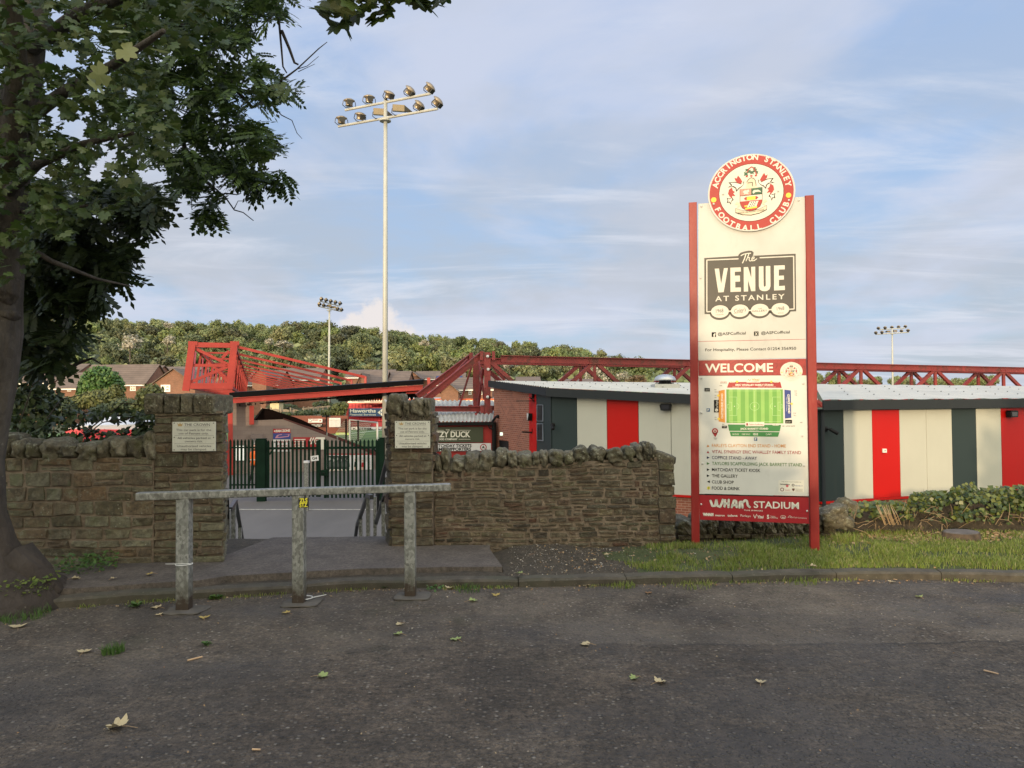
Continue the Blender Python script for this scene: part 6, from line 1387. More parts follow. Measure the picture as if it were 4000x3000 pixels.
# ------------------------------------------------------------------ floodlights
M_POLE = paint('pole_galvanised', (.40, .405, .38), .5, .1, .06, .12, 1.2); M_LAMP = flat('lamp_bronze', (.30, .24, .165), .38, .6); M_VIS = flat('lamp_dark', (.02, .02, .02), .4)
def lamp_proto(kind):
    o = bpy.data.objects.new('floodlight_head', None); COL.objects.link(o)
    if kind == 'round':
        MB().lathe([(.02, .27), (.16, .25), (.31, .17), (.32, .12), (.21, .08), (.19, -.10), (.22, -.14)], 16).build('reflector', M_LAMP, o, smooth=True)
        MB().lathe([(.20, -.135), (.20, -.15), (.02, -.155)], 16).build('glass', flat('lamp_glass', (.03, .03, .035), .1), o)
        MB().box((.0, -.30, .02), (.30, .04, .26)).build('visor', M_VIS, o)
    else:
        MB().box((0, 0, .12), (.62, .34, .32)).build('reflector', M_LAMP, o)
        MB().prism([(.31, -.17, .28), (.31, -.17, -.04), (.75, -.17, -.04)], (0, .30, 0)).build('visor', M_VIS, o)
        MB().box((0, 0, -.045), (.60, .32, .015)).build('glass', flat('lamp_glass', (.03, .03, .035), .1), o)
    mb = MB(); mb.tube([(-.33, 0, .1), (-.36, 0, -.12), (-.2, 0, -.24), (.2, 0, -.24), (.36, 0, -.12), (.33, 0, .1)], .022, 6); mb.build('bracket', M_VIS, o)
    return o
def floodlight(label, xb, yb_, D, bars, lamps, tilt, poleR, zb=-2.1, shaft_y=None):
    top = pt(bars['top'][0], bars['top'][1], D); o = thing('floodlight', label, 'floodlight', (pt(xb, yb_, D).x, D, zb), 'stadium floodlight masts')
    basex = pt(xb, yb_, D).x
    mb = MB(); mb.tube([(basex, D, zb), (lerp(basex, top.x, .5), D, lerp(zb, top.z, .5)), (top.x, D, top.z)], [poleR, poleR * .82, poleR * .62], 12); mb.build('mast', M_POLE, o, smooth=True)
    for (a, b) in bars['arms']: mb = MB(); mb.tube([pt(*a), pt(*b)], poleR * .45, 8); mb.build('crossarm', M_POLE, o)
    mb = MB(); c = pt(*bars['ring'], D); mb.lathe([(poleR * 1.9, -.02), (poleR * 1.9, .04)], 14, c); mb.build('collar', M_POLE, o)
    for (px_, py_, Y_, kind, rz, rx) in lamps:
        h = lamp_proto(kind); h.parent = o; p = pt(px_, py_, Y_); h.location = p - Vector(o.location); h.rotation_euler = (R(rx), R(0), R(rz))
    return o
def ip(a, b, f): return tuple(lerp(x, y, f) for x, y in zip(a, b))
ua, ub = (1349, 430, 41.0), (1682, 366, 38.9); la, lb_ = (1322, 494, 41.2), (1710, 425, 38.7)
lam = [(1364, 404, 40.9, 'round', 20, 8), (1442, 390, 40.4, 'round', 25, 10), (1518, 374, 39.9, 'round', 50, 28), (1598, 358, 39.4, 'round', 62, 48), (1675, 345, 39.0, 'round', 66, 50), (1334, 472, 41.1, 'round', 20, 8), (1407, 458, 40.6, 'round', 40, 18), (1481, 446, 40.1, 'box', 12, 12), (1556, 432, 39.6, 'box', 12, 12), (1634, 415, 39.2, 'round', 62, 46), (1706, 401, 38.8, 'round', 66, 50)]
floodlight('nearest and tallest floodlight mast with eleven bronze lamps on two crossarms', 1503, 1560, 40, {'top': (1506, 384), 'ring': (1505, 473), 'arms': [(ua, ub), (la, lb_)]}, lam, 0, .165)
# smaller, far ones
ua, ub = (1248, 1176, 113), (1326, 1195, 117); la, lb_ = (1242, 1196, 113), (1334, 1217, 117)
lam = [(1257 + i * 18.2, 1168 + i * 4.2, 113 + i, 'round', 240, 70) for i in range(5)] + [(1249, 1188, 113, 'round', 240, 70), (1266, 1193, 114, 'round', 240, 70), (1287, 1197, 115, 'box', 190, -12), (1304, 1203, 115.6, 'box', 190, -12), (1320, 1206, 116, 'round', 240, 70), (1335, 1210, 117, 'round', 240, 70)]
floodlight('distant floodlight mast rising behind the terrace roof, left of the tall one', 1284, 1570, 115, {'top': (1287, 1186), 'ring': (1286, 1214), 'arms': [(ua, ub), (la, lb_)]}, lam, 0, .20)
M_LAMP2 = M_LAMP
ua, ub = (3434, 1288, 150), (3536, 1281, 147); la, lb_ = (3420, 1306, 150), (3550, 1298, 147)
lam = [(3431 + i * 26.3, 1282 - i * 1.6, 149, 'round', 150, 75) for i in range(5)] + [(3421, 1300, 149.5, 'round', 150, 75), (3445, 1298, 149, 'round', 150, 75), (3471, 1297, 149, 'box', 170, -12), (3497, 1295, 148.4, 'box', 170, -12), (3521, 1293, 148, 'round', 150, 75), (3547, 1291, 147, 'round', 150, 75)]
floodlight('farthest floodlight mast, pale above the right end of the truss', 3487, 1560, 148, {'top': (3485, 1286), 'ring': (3485, 1304), 'arms': [(ua, ub), (la, lb_)]}, lam, 0, .23)

# ------------------------------------------------------------------ houses
t = MT('roof_tiles'); wv = t.new('ShaderNodeTexWave', wave_type='BANDS', bands_direction='Z', wave_profile='SAW'); t.l.new(t.tc.outputs['Object'], wv.inputs[0]); wv.inputs['Scale'].default_value = .95
col = t.mix(t.rng(wv.outputs['Fac'], .75, 1.0), t.ramp(t.noise(.7, 6, .65), [(.3, (.115, .085, .068)), (.7, (.175, .130, .105))]), (.05, .038, .032)); M_TILE = t.out(col, .85)
M_WIN = flat('window_glass', (.03, .035, .04), .15); M_WF = flat('window_frame', (.75, .74, .70)); M_PV = flat('solar_blue', (.03, .05, .12), .2, .3)
hn = [0]
def house(label, xa, xb, yr, ye, D, depth=8.0, orient='front', gable=None, wins=(), drop=5.0, yb=None, solar=None, wall=M_BRKH, rz=0, group='houses below the wood'):
    """orient front: ridge across the view; gable: ridge towards the view"""
    X0, X1 = pt(xa, ye, D).x, pt(xb, ye, D).x; zE = pt((xa + xb) / 2, ye, D).z; zG = min(ground_z((X0 + X1) / 2, D), zE - 2.6) - .2
    o = thing('house', label, 'house', ((X0 + X1) / 2, D, zG), group)
    if orient == 'front':
        zR = pt((xa + xb) / 2, yr, D + depth / 2).z
        mb = MB(); mb.aabb(X0, X1, D, D + depth, zG, zE); mb.prism([(X0, D, zE), (X0, D + depth, zE), (X0, D + depth / 2, zR - .1)], (.2, 0, 0)); mb.prism([(X1, D, zE), (X1, D + depth, zE), (X1, D + depth / 2, zR - .1)], (-.2, 0, 0)); uvbox(mb.build('wall', wall, o))
        mb = MB(); v = .25; s_ = (zR - zE) / (depth / 2)
        for sg_ in (0, 1):
            ya = D - .35 if sg_ == 0 else D + depth + .35; za = zE - .35 * s_
            mb.prism([(X0 - v, ya, za), (X0 - v, D + depth / 2, zR), (X0 - v, D + depth / 2, zR + .12), (X0 - v, ya, za + .12)], (X1 - X0 + 2 * v, 0, 0))
        mb.build('roof', M_TILE, o)
        mb = MB(); mb.bar((X0 - v, D - .4, zE - .1 - .35 * s_), (X1 + v, D - .4, zE - .1 - .35 * s_), .1, .18); mb.build('gutter', M_WF, o)
    else:
        xm = (X0 + X1) / 2; zR = pt((xa + xb) / 2, yr, D).z; v = .25
        mb = MB(); mb.prism([(X0, D, zG), (X1, D, zG), (X1, D, zE), (xm, D, zR - .1), (X0, D, zE)], (0, depth, 0)); uvbox(mb.build('wall', wall, o))
        mb = MB()
        for sg_ in (-1, 1):
            xe = X0 - v if sg_ < 0 else X1 + v; ze = zE - v * (zR - zE) / ((X1 - X0) / 2); mb.prism([(xe, D - .3, ze), (xm, D - .3, zR), (xm, D - .3, zR + .12), (xe, D - .3, ze + .12)], (0, depth + .6, 0))
        mb.build('roof', M_TILE, o)
    for (wx, wy, ww, wh) in wins:
        a, b = pt(wx, wy + wh, D - .05), pt(wx + ww, wy, D - .05); mb = MB(); mb.aabb(a.x, b.x, D - .06, D + .02, a.z, b.z); f = mb.build('window', M_WF, o)
        mb = MB(); m_ = (b.x - a.x) * .16; n_ = 2; 
        for k in range(2):
            for j in range(2):
                w2 = (b.x - a.x - 3 * m_) / 2; h2 = (b.z - a.z - 3 * m_) / 2; x0_ = a.x + m_ + k * (w2 + m_); z0_ = a.z + m_ + j * (h2 + m_); mb.quad((x0_, D - .064, z0_), (x0_ + w2, D - .064, z0_), (x0_ + w2, D - .064, z0_ + h2), (x0_, D - .064, z0_ + h2))
        mb.build('pane', M_WIN, f)
    if solar:
        for (sx, sy, sx2, sy2) in solar:
            mb = MB(); p_ = [pt(x, y, Y) for x, y, Y in ((sx, sy2, D + .9), (sx2, sy2, D + .9), (sx2, sy, D + 2.8), (sx, sy, D + 2.8))]; s_ = (zR - zE) / (depth / 2)
            p_ = [Vector((q.x, q.y, zE + (q.y - D) * s_ + .25)) for q in p_]; mb.prism(p_, (0, 0, .05)); mb.build('solar_panel', M_PV, o)
    return o
house('long brick house with brown tiled roof behind the round conifer', 302, 566, 1427, 1498, 118, 9, wins=[(508, 1501, 22, 26)])
house('brick house with gable end facing, just left of the red truss frame', 594, 762, 1441, 1500, 112, 9, 'gable', wins=[(628, 1503, 37, 28)])
house('low brick house with dark roof left of the long brick house', 205, 296, 1458, 1513, 112, 8, wins=[(262, 1515, 16, 14)])
house('brick house half hidden by leaves at the far left', 40, 208, 1434, 1492, 116, 9, wins=[(80, 1500, 22, 20), (180, 1500, 16, 18)])
house('rear house roof showing left of the long brick house', 190, 300, 1424, 1456, 140, 8, wins=[(240, 1460, 14, 10)])
house('rear house roof between the long house and the gabled one', 556, 600, 1430, 1464, 136, 8)
house('rear house roof behind the gabled brick house', 610, 760, 1434, 1462, 142, 8)
house('brown roofed house seen through the front of the red ties', 960, 1085, 1450, 1500, 128, 9)
house('orange gabled house seen through the red roof ties', 985, 1040, 1440, 1470, 124, 7, 'gable')
house('wide brown roofed house right of the orange gable', 1075, 1245, 1440, 1480, 138, 9)
house('brown roofed house with lit gable by the end of the red tie', 1412, 1500, 1452, 1496, 126, 9)
house('narrow lit gable end beside the tall floodlight', 1396, 1428, 1458, 1492, 122, 8, 'gable')
house('long brown roof behind the tall floodlight mast', 1350, 1530, 1446, 1472, 146, 9)
house('brown roofed house immediately right of the tall floodlight', 1520, 1590, 1452, 1492, 128, 9)
house('rear roof with lit gable right of the tall floodlight', 1585, 1640, 1453, 1476, 138, 8, 'gable')
house('house with blue solar panels behind the raking red beams', 1700, 1810, 1460, 1500, 128, 9, solar=[(1704, 1466, 1728, 1490), (1790, 1468, 1806, 1480)])
house('brick house with white windows behind the truss end post', 1765, 1922, 1477, 1518, 106, 9, wins=[(1791, 1522, 14, 20), (1830, 1523, 12, 19), (1876, 1522, 14, 20)])
house('side-on gabled brick wing left of the white-windowed house', 1722, 1790, 1500, 1530, 102, 7, 'gable')
house('rear roof left of the raking beams', 1620, 1710, 1452, 1478, 144, 8)
house('tan roofed house between the end post and the brick corner', 1900, 1990, 1471, 1492, 138, 8)
house('small lit gable just above the pale roof corner', 1905, 1945, 1476, 1496, 120, 7, 'gable')
house('brown roofed house just above the brick corner', 2020, 2108, 1474, 1492, 132, 8)
house('distant low roof behind the middle of the truss', 2190, 2330, 1482, 1496, 140, 8)
# ------------------------------------------------------------------ the wooded hill
def crown_mesh(name, seed, mats, n=620, size=.62, w_=1.0, h_=1.0, lobes=13):
    rn = random.Random(seed); mb = MB(); L_ = []
    for i in range(lobes):
        a = rn.uniform(0, 6.28); r = rn.uniform(.1, .62) * w_; z = rn.uniform(-.35, .62) * h_; L_.append((Vector((math.cos(a) * r, math.sin(a) * r, z)), rn.uniform(.28, .45)))
    for i in range(n):
        c, r = rn.choice(L_); d = Vector((rn.gauss(0, 1), rn.gauss(0, 1), rn.gauss(.25, 1))).normalized(); p = c + d * r * rn.uniform(.6, 1.25)
        s = size * rn.uniform(.12, .26); nrm = (d + Vector((rn.gauss(0, .5), rn.gauss(0, .5), rn.gauss(0, .5)))).normalized(); a = nrm.cross(Vector((0, 0, 1)));
        if a.length < .1: a = Vector((1, 0, 0))
        a.normalize(); b = nrm.cross(a); t_ = rn.uniform(0, 3.14); a, b = a * math.cos(t_) + b * math.sin(t_), b * math.cos(t_) - a * math.sin(t_)
        mb.add([p + a * s, p + b * s * .6 + nrm * s * .2, p - a * s, p - b * s * .6 + nrm * s * .2], [(0, 1, 2, 3)])
    for c, r in L_: mb.blob(c, (r * 1.1, r * 1.1, r * 1.0), None, rn.random() * 9, 2, 2, .4, mi=0)
    mb.tube([(0, 0, -1.6), (0, 0, 0)], [.06, .03], 5, mi=1)
    me = bpy.data.meshes.new(name); me.from_pydata(mb.v, [], mb.f)
    for m in mats: me.materials.append(m)
    me.polygons.foreach_set('material_index', mb.m); me.update(); return me
M_BARK = paint('bark_far', (.10, .085, .07), .95)
LF = leafmat('wood_foliage', [(.085, .110, .036), (.135, .155, .052), (.18, .19, .070), (.105, .14, .050), (.15, .15, .065)], .12, .7, True)
LS = leafmat('silver_foliage', [(.36, .34, .27), (.50, .46, .40), (.12, .14, .07), (.42, .37, .33)], .1, .7)
LR = leafmat('copper_foliage', [(.16, .10, .06), (.13, .11, .05), (.20, .12, .08)], .1, .7)
crowns = [crown_mesh('tree_crown', s, [LF, M_BARK], 950, .56, 1.0, .85 + .22 * (s % 4), 8 + s) for s in range(7)]
silver = [crown_mesh('tree_crown', 40 + s, [LS, M_BARK], 420, .55, 1.1, .8, 10) for s in range(2)]
copper = crown_mesh('tree_crown', 60, [LR, M_BARK], 420, .55, 1.1, .8, 10)
rn = random.Random(5); slots = []
for r_ in range(11):
    Y = 262 + r_ * 17; step = 6.6 + r_ * .3; x = -Y * .80 + rn.uniform(0, 6)
    while x < Y * .66:
        px = 2000 + F * x / Y
        if px < 2560 or (px < 3950 and r_ > 7 and rn.random() < .8): slots.append((x + rn.uniform(-3, 3), Y + rn.uniform(-9, 9), r_))
        x += step * rn.uniform(.8, 1.2)
# those that show largest become things, the rest one wood
def vis(s):
    x, y, r_ = s; px = 2000 + F * x / y; return (px > 60) * 2 + (px < 2600) + (r_ < 9) + rn.random() * .3
slots.sort(key=vis, reverse=True); slots = [s for s in slots if -300 < 2000 + F * s[0] / s[1] < 4100]
NTREE = 275
wood = MB(); woodobs = []
ZN = lambda x, y: ground_z(x, y)
for i, (x, y, r_) in enumerate(slots[:NTREE]):
    s = rn.choice((3.2, 3.8, 4.2, 4.6, 5.2, 6.0)); o = bpy.data.objects.new('woodland_tree', rn.choice(crowns)); COL.objects.link(o); o.location = (x, y, ZN(x, y) + s * .75); o.scale = (s * rn.uniform(.9, 1.2), s * rn.uniform(.9, 1.2), s * rn.uniform(.85, 1.1)); o.rotation_euler = (0, 0, rn.uniform(0, 6.28))
    tag(o, 'rounded green tree in the wood on the far hillside', 'tree', 'green trees of the hillside wood')
vs, fs = [], []
for (x, y, r_) in slots[NTREE:]:
    s = rn.uniform(3.3, 5.2); me = rn.choice(crowns[:3]); M = Matrix.Translation((x, y, ZN(x, y) + s * .7)) @ Matrix.Rotation(rn.uniform(0, 6), 4, 'Z') @ Matrix.Scale(s, 4); b = len(vs)
    vs += [tuple(M @ v.co) for v in me.vertices]; fs += [tuple(b + k for k in p.vertices) for p in me.polygons]
if vs:
    me = bpy.data.meshes.new('distant_wood'); me.from_pydata(vs, [], fs); me.materials.append(LF); o = link('distant_wood', me); o['kind'] = 'stuff'
# undergrowth filling the slope below and between the crowns
rn = random.Random(8); mb = MB()
for i in range(9000):
    Y = rn.uniform(232, 450); x = rn.uniform(-Y * .8, Y * .30); z = ZN(x, Y) + rn.uniform(.2, 3.6); s = rn.uniform(.9, 2.2)
    d = Vector((rn.gauss(0, 1), rn.gauss(-.6, 1), rn.gauss(.6, 1))).normalized(); a = d.cross(Vector((0, 0, 1))).normalized() * s; b = d.cross(a).normalized() * s * .7; p = Vector((x, Y, z)); mb.add([p + a, p + b, p - a, p - b], [(0, 1, 2, 3)])
struct(mb, 'undergrowth', LF, 'stuff', fix=False)
def bigtree(label, px, py, Y, w_, h_, me, name='hillside_tree', cat='tree'):
    p = pt(px, py, Y); o = bpy.data.objects.new(name, me); COL.objects.link(o); o.location = p; o.scale = (w_ / F * Y / 2, w_ / F * Y / 2, h_ / F * Y / 2); o.rotation_euler = (0, 0, px); return tag(o, label, cat)
bigtree('broad silvery pale tree on the wooded hillside above the long brick house', 508, 1342, 238, 125, 90, silver[0])
bigtree('smaller silvery pale tree right of the broad one on the hillside', 655, 1330, 300, 70, 60, silver[1])
bigtree('pale leafed tree on the skyline above the gabled house', 665, 1275, 400, 70, 50, silver[1])
bigtree('pale blossomed tree on the slope above the roof ties', 1110, 1345, 262, 90, 40, silver[0])
bigtree('pale blossomed tree low in the wood beside the roof ties', 1050, 1335, 262, 50, 36, silver[1])
bigtree('pale pinkish tree high in the wood right of the tall floodlight', 1660, 1340, 330, 60, 40, silver[0])
bigtree('white blossomed tree behind the first bay of the truss', 1990, 1425, 232, 90, 44, silver[0])
bigtree('tall white blossomed tree behind the third node of the truss', 2330, 1470, 210, 110, 100, silver[1])
bigtree('low white blossomed tree left of the roof ventilator', 2440, 1472, 205, 90, 50, silver[0])
bigtree('copper brown bush just left of the roof ventilator', 2480, 1484, 190, 110, 50, copper, 'copper_bush', 'bush')
for i, (px, py, w_) in enumerate(((3370, 1502, 60), (3430, 1508, 40), (3560, 1510, 40), (3790, 1504, 70))): bigtree('far ' + ('first', 'second', 'third', 'fourth')[i] + ' tree top from the left, showing over the roof right of the sign', px, py, 260, w_, 46, crowns[i], 'distant_tree')

# ------------------------------------------------------------------ bushes and hedge trees behind the left wall
def leafblob(mb, c, rad, n, size, rn, asp=.55, fold=.25, hang=0):
    """n leaf-shaped quads spread through an ellipsoid shell"""
    c = Vector(c)
    for i in range(n):
        d = Vector((rn.gauss(0, 1), rn.gauss(0, 1), rn.gauss(0, 1))).normalized(); q = rn.uniform(.45, 1.05) ** .6; p = c + Vector((d.x * rad[0], d.y * rad[1], d.z * rad[2])) * q
        s = size * rn.uniform(.6, 1.3); nrm = (d * .6 + Vector((rn.gauss(0, .5), rn.gauss(-.2, .5), rn.gauss(.45, .5)))).normalized(); a = nrm.cross(Vector((rn.gauss(0, 1), rn.gauss(0, 1), -.3 - hang))).normalized(); b = nrm.cross(a)
        m = nrm * s * fold
        mb.add([p - a * s, p - a * s * .2 + b * s * asp - m * .3, p + a * s, p - a * s * .2 - b * s * asp - m * .3], [(0, 1, 2, 3)])
rn = random.Random(77)
def bush(name, label, lobes, n, size, mat, cat='bush', base=None):
    mb = MB(); tot = sum(r[0] * r[2] for _, r in lobes)
    for c, r in lobes: leafblob(mb, c, r, int(n * r[0] * r[2] / tot), size, rn)
    c0 = lobes[0][0]; o = thing(name, label, cat, (c0[0], c0[1], base if base is not None else -2.1))
    mb.build('foliage', mat, o, fix=False)
    mb = MB()
    for c, r in lobes: mb.tube([(c0[0], c0[1], base if base is not None else -2.1), ((c0[0] + c[0]) / 2, (c0[1] + c[1]) / 2, c[2] - r[2] * .8), tuple(c)], [size * .5, size * .3, size * .12], 5)
    mb.build('stems', M_BARK, o); return o
def E(px, py, Y, wpx, hpx, dpt=None): return (pt(px, py, Y), (wpx / 2 / F * Y, (dpt or wpx / 2 / F * Y), hpx / 2 / F * Y))
CON = leafmat('conifer_foliage', [(.045, .115, .016), (.075, .155, .028), (.028, .070, .016), (.11, .18, .035)], .15, .6)
OLI = leafmat('shrub_foliage', [(.055, .070, .016), (.11, .125, .032), (.16, .165, .05), (.045, .055, .018)], .2, .6)
BRM = leafmat('bramble_foliage', [(.018, .034, .012), (.034, .056, .018), (.050, .076, .024), (.066, .090, .026), (.026, .038, .016)], .15, .45)
FAB = leafmat('broadleaf_bank', [(.028, .045, .014), (.045, .062, .020), (.062, .080, .028)], .15, .6)
bush('conifer', 'rounded bright green conifer in front of the long brick house', [E(395, 1500, 70, 150, 140), E(360, 1530, 70, 110, 120), E(440, 1525, 70, 90, 130), E(395, 1460, 70, 70, 60)], 5200, .20, CON, 'tree', 0)
bush('shrub', 'yellow-green leafy shrub at the foot of the conifer', [E(400, 1560, 40, 170, 80), E(450, 1535, 40, 60, 70), E(330, 1570, 40, 120, 60), E(270, 1580, 40, 110, 60)], 3600, .11, OLI)
bush('shrub', 'olive shrub against the left edge of the wide gate pier', [E(590, 1555, 30, 110, 110), E(640, 1570, 30, 70, 70), E(560, 1600, 30, 90, 80)], 2400, .10, OLI)
bush('shrub', 'dark green shrub between the conifer and the tree trunk', [E(210, 1600, 34, 160, 120), E(120, 1560, 34, 150, 110), E(60, 1590, 34, 120, 150)], 3000, .11, FAB)
bush('shrub', 'low dark shrub under the window of the long brick house', [E(500, 1590, 36, 130, 70), E(420, 1610, 36, 130, 70), E(560, 1625, 36, 110, 60)], 2200, .11, FAB)
bush('far_bank_shrub', 'green bush on the far bank left of the family stand', [E(1320, 1600, 98, 70, 50), E(1290, 1612, 98, 80, 30), E(1340, 1585, 98, 40, 30)], 1500, .22, OLI)
bush('far_bank_shrub', 'green bush along the far bank beside the timber railing', [E(1200, 1612, 99, 100, 20), E(1120, 1618, 99, 120, 16), E(1260, 1580, 110, 80, 26), E(1100, 1588, 112, 120, 20)], 1500, .22, FAB)
br_o = thing('bramble_hedge', 'tangled dark bramble hedge growing above the mossy left wall', 'hedge', (-4.5, 7.9, 0))
mb = MB()
for (px, py, Y, w_, h_, n_) in ((90, 1600, 8.2, 240, 220, 420), (60, 1700, 7.9, 260, 160, 380), (230, 1700, 7.8, 240, 150, 210), (380, 1720, 7.8, 260, 90, 150), (520, 1715, 7.8, 200, 100, 150), (590, 1730, 7.7, 100, 160, 220), (300, 1630, 8.3, 160, 70, 110), (470, 1625, 8.0, 220, 50, 90), (600, 1640, 7.8, 90, 80, 120), (160, 1560, 8.4, 140, 120, 170), (350, 1765, 7.7, 400, 50, 230), (140, 1760, 7.7, 260, 60, 200)):
    c, r = E(px, py, Y, w_, h_, .28); leafblob(mb, c, r, n_, .042, rn, .8, .3)
mb.build('foliage', BRM, br_o, fix=False)
mb = MB()
for (a, b, c) in (((330, 1690), (480, 1575), (630, 1590)), ((60, 1700), (130, 1500), (200, 1450)), ((430, 1760), (520, 1690), (600, 1650)), ((120, 1720), (240, 1560), (330, 1540)), ((260, 1760), (400, 1650), (560, 1625))):
    P_ = [pt(*a, 7.8), pt(*b, 7.75), pt(*c, 7.7)]; mb.tube([P_[0], P_[0].lerp(P_[1], .6), P_[1], P_[1].lerp(P_[2], .5), P_[2]], [.008, .007, .006, .005, .003], 5)
mb.build('stems', flat('bramble_stem', (.05, .04, .025)), br_o)
# red and white canopy glimpsed through the hedge
rc = thing('fan_zone_canopy', 'red and white canopy glimpsed through the bramble hedge', 'canopy', tuple(pt(420, 1720, 30) - Vector((0, 0, 1))))
mb = MB(); mb.prism([pt(x, y, 30) for x, y in ((265, 1664), (620, 1656), (640, 1690), (250, 1690))], (0, 3, .3)); mb.build('valance', WB, rc)
mb = MB(); mb.prism([pt(x, y, 29.9) for x, y in ((255, 1676), (640, 1680), (640, 1760), (255, 1780))], (0, .1, 0)); mb.build('side_sheet', flat('canopy_red', (.60, .04, .06)), rc)
for x_ in (262, 450, 632): mb = MB(); p = pt(x_, 1690, 30.1); mb.bar((p.x, 30.1, p.z), (p.x, 30.1, -2.1), .08, .08); mb.build('leg', M_GALV, rc)

# ------------------------------------------------------------------ the sycamore on the left, ash behind it
t = MT('sycamore_bark'); n = t.noise(6, 8, .7, vec=t.vec((1, 1, .45))); col = t.ramp(n, [(.3, (.032, .026, .021)), (.55, (.088, .074, .060)), (.75, (.135, .115, .094))])
g = t.new('ShaderNodeNewGeometry'); sp = t.new('ShaderNodeSeparateXYZ'); t.l.new(g.outputs['Position'], sp.inputs[0])
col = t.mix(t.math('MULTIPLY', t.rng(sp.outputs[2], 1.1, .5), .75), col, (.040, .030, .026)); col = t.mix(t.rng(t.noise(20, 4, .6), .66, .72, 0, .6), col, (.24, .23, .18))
M_SYB = t.out(col, .95, 0, t.bump(t.math('ADD', t.noise(14, 8, .75, vec=t.vec((1, 1, .4))), t.math('MULTIPLY', t.vor(9, vec=t.vec((1, 1, .5)), feat='DISTANCE_TO_EDGE'), 1.2)), 1.0, .035))
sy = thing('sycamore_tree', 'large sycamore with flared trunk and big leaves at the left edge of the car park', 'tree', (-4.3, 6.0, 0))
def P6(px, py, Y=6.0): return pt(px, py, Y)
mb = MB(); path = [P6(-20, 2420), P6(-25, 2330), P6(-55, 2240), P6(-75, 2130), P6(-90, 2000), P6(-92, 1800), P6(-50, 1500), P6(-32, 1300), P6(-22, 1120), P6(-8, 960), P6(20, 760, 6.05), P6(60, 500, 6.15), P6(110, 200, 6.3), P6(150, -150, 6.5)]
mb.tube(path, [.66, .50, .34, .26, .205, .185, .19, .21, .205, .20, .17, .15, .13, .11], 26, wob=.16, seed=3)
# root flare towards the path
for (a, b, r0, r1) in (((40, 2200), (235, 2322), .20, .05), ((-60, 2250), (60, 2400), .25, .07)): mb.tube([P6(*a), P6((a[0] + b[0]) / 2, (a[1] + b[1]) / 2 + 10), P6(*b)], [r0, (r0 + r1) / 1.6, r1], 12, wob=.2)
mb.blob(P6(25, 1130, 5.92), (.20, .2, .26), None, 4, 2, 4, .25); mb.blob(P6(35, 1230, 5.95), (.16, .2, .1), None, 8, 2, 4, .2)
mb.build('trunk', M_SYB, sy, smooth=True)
mb = MB(); rn = random.Random(12)
limbs = [([(20, 700, 6.0), (60, 560, 5.8), (70, 300, 5.6), (40, 0, 5.4), (0, -200, 5.2)], .10, .06), ([(60, 500, 6.1), (250, 360, 5.4), (450, 250, 4.8), (640, 120, 4.4)], .055, .015), ([(20, 760, 6), (150, 640, 5.4), (330, 560, 5.0), (520, 520, 4.8)], .045, .012), ([(110, 200, 6.3), (300, 60, 5.4), (520, -40, 4.7), (900, -120, 4.2), (1250, -90, 4.0), (1500, -60, 3.9), (1700, -40, 3.85)], .06, .012), ([(90, 830, 6), (240, 815, 5.6), (380, 800, 5.3)], .02, .008), ([(0, 900, 6), (200, 1020, 6.2), (380, 1090, 6.6), (520, 1120, 6.9)], .03, .006)]
for P_, r0, r1 in limbs: Q = [P6(x, y, Y) for x, y, Y in P_]; mb.tube(Q, [lerp(r0, r1, i / (len(Q) - 1)) for i in range(len(Q))], 8, wob=.1)
mb.build('limbs', M_SYB, sy, smooth=True)
def inpoly(x, y, P_):
    c = False; n_ = len(P_)
    for i in range(n_):
        (x1, y1), (x2, y2) = P_[i], P_[(i + 1) % n_]
        if (y1 > y) != (y2 > y) and x < (x2 - x1) * (y - y1) / (y2 - y1) + x1: c = not c
    return c
MAPLE = []
for k, (a, r) in enumerate(((-90, 0.04), (-66, .44), (-45, .66), (-30, .60), (-16, .76), (0, .94), (12, .80), (24, .66), (34, .84), (46, .98), (56, .88), (66, .70), (78, .90), (90, 1.08))):
    MAPLE.append((math.cos(R(a)) * r, math.sin(R(a)) * r))
MAPLE = MAPLE + [(-x, y) for x, y in MAPLE[-2:0:-1]]
def frame_leaf(rn, droop=.5, face=0.0):
    nrm = Vector((rn.gauss(0, .45), rn.gauss(-.35 - face, .4), rn.gauss(.75, .45))).normalized()
    tip = Vector((rn.gauss(0, .8), rn.gauss(-.2, .6), -droop + rn.gauss(0, .35))); tip = (tip - nrm * tip.dot(nrm)).normalized(); sd = tip.cross(nrm); return sd, tip, nrm
def maple(mb, p, s, rn, mi=0, droop=.5):
    sd, tip, nrm = frame_leaf(rn, droop); cu = rn.uniform(.05, .28); pts = []
    for x, y in MAPLE: pts.append(p + sd * x * s * .5 + tip * y * s * .5 - nrm * (x * x * cu + max(0, y) ** 2 * cu * .6) * s * .5)
    c = p + tip * s * .18; n_ = len(pts); mb.add([c] + pts, [(0, i + 1, (i + 1) % n_ + 1) for i in range(n_)], mi)
    return p
def pinnate(mb, p, s, rn, mi=0, droop=.7, pairs=5, asp=.30, lw=.42):
    sd, tip, nrm = frame_leaf(rn, droop)
    for k in range(pairs + 1):
        f_ = k / pairs; o = p + tip * s * f_ - nrm * f_ * f_ * s * .15
        for sg_ in ((-1, 1) if k < pairs else (0,)):
            d = (sd * sg_ * .85 + tip * (.55 if sg_ else 1)).normalized(); L_ = s * lw * (1 - .25 * abs(f_ - .5)); q = d.cross(nrm) * L_ * asp; a = o + d * L_ * .06
            mb.add([a, a + d * L_ * .45 + q - nrm * L_ * .04, a + d * L_ - nrm * L_ * .14, a + d * L_ * .45 - q - nrm * L_ * .04], [(0, 1, 2, 3)], mi)
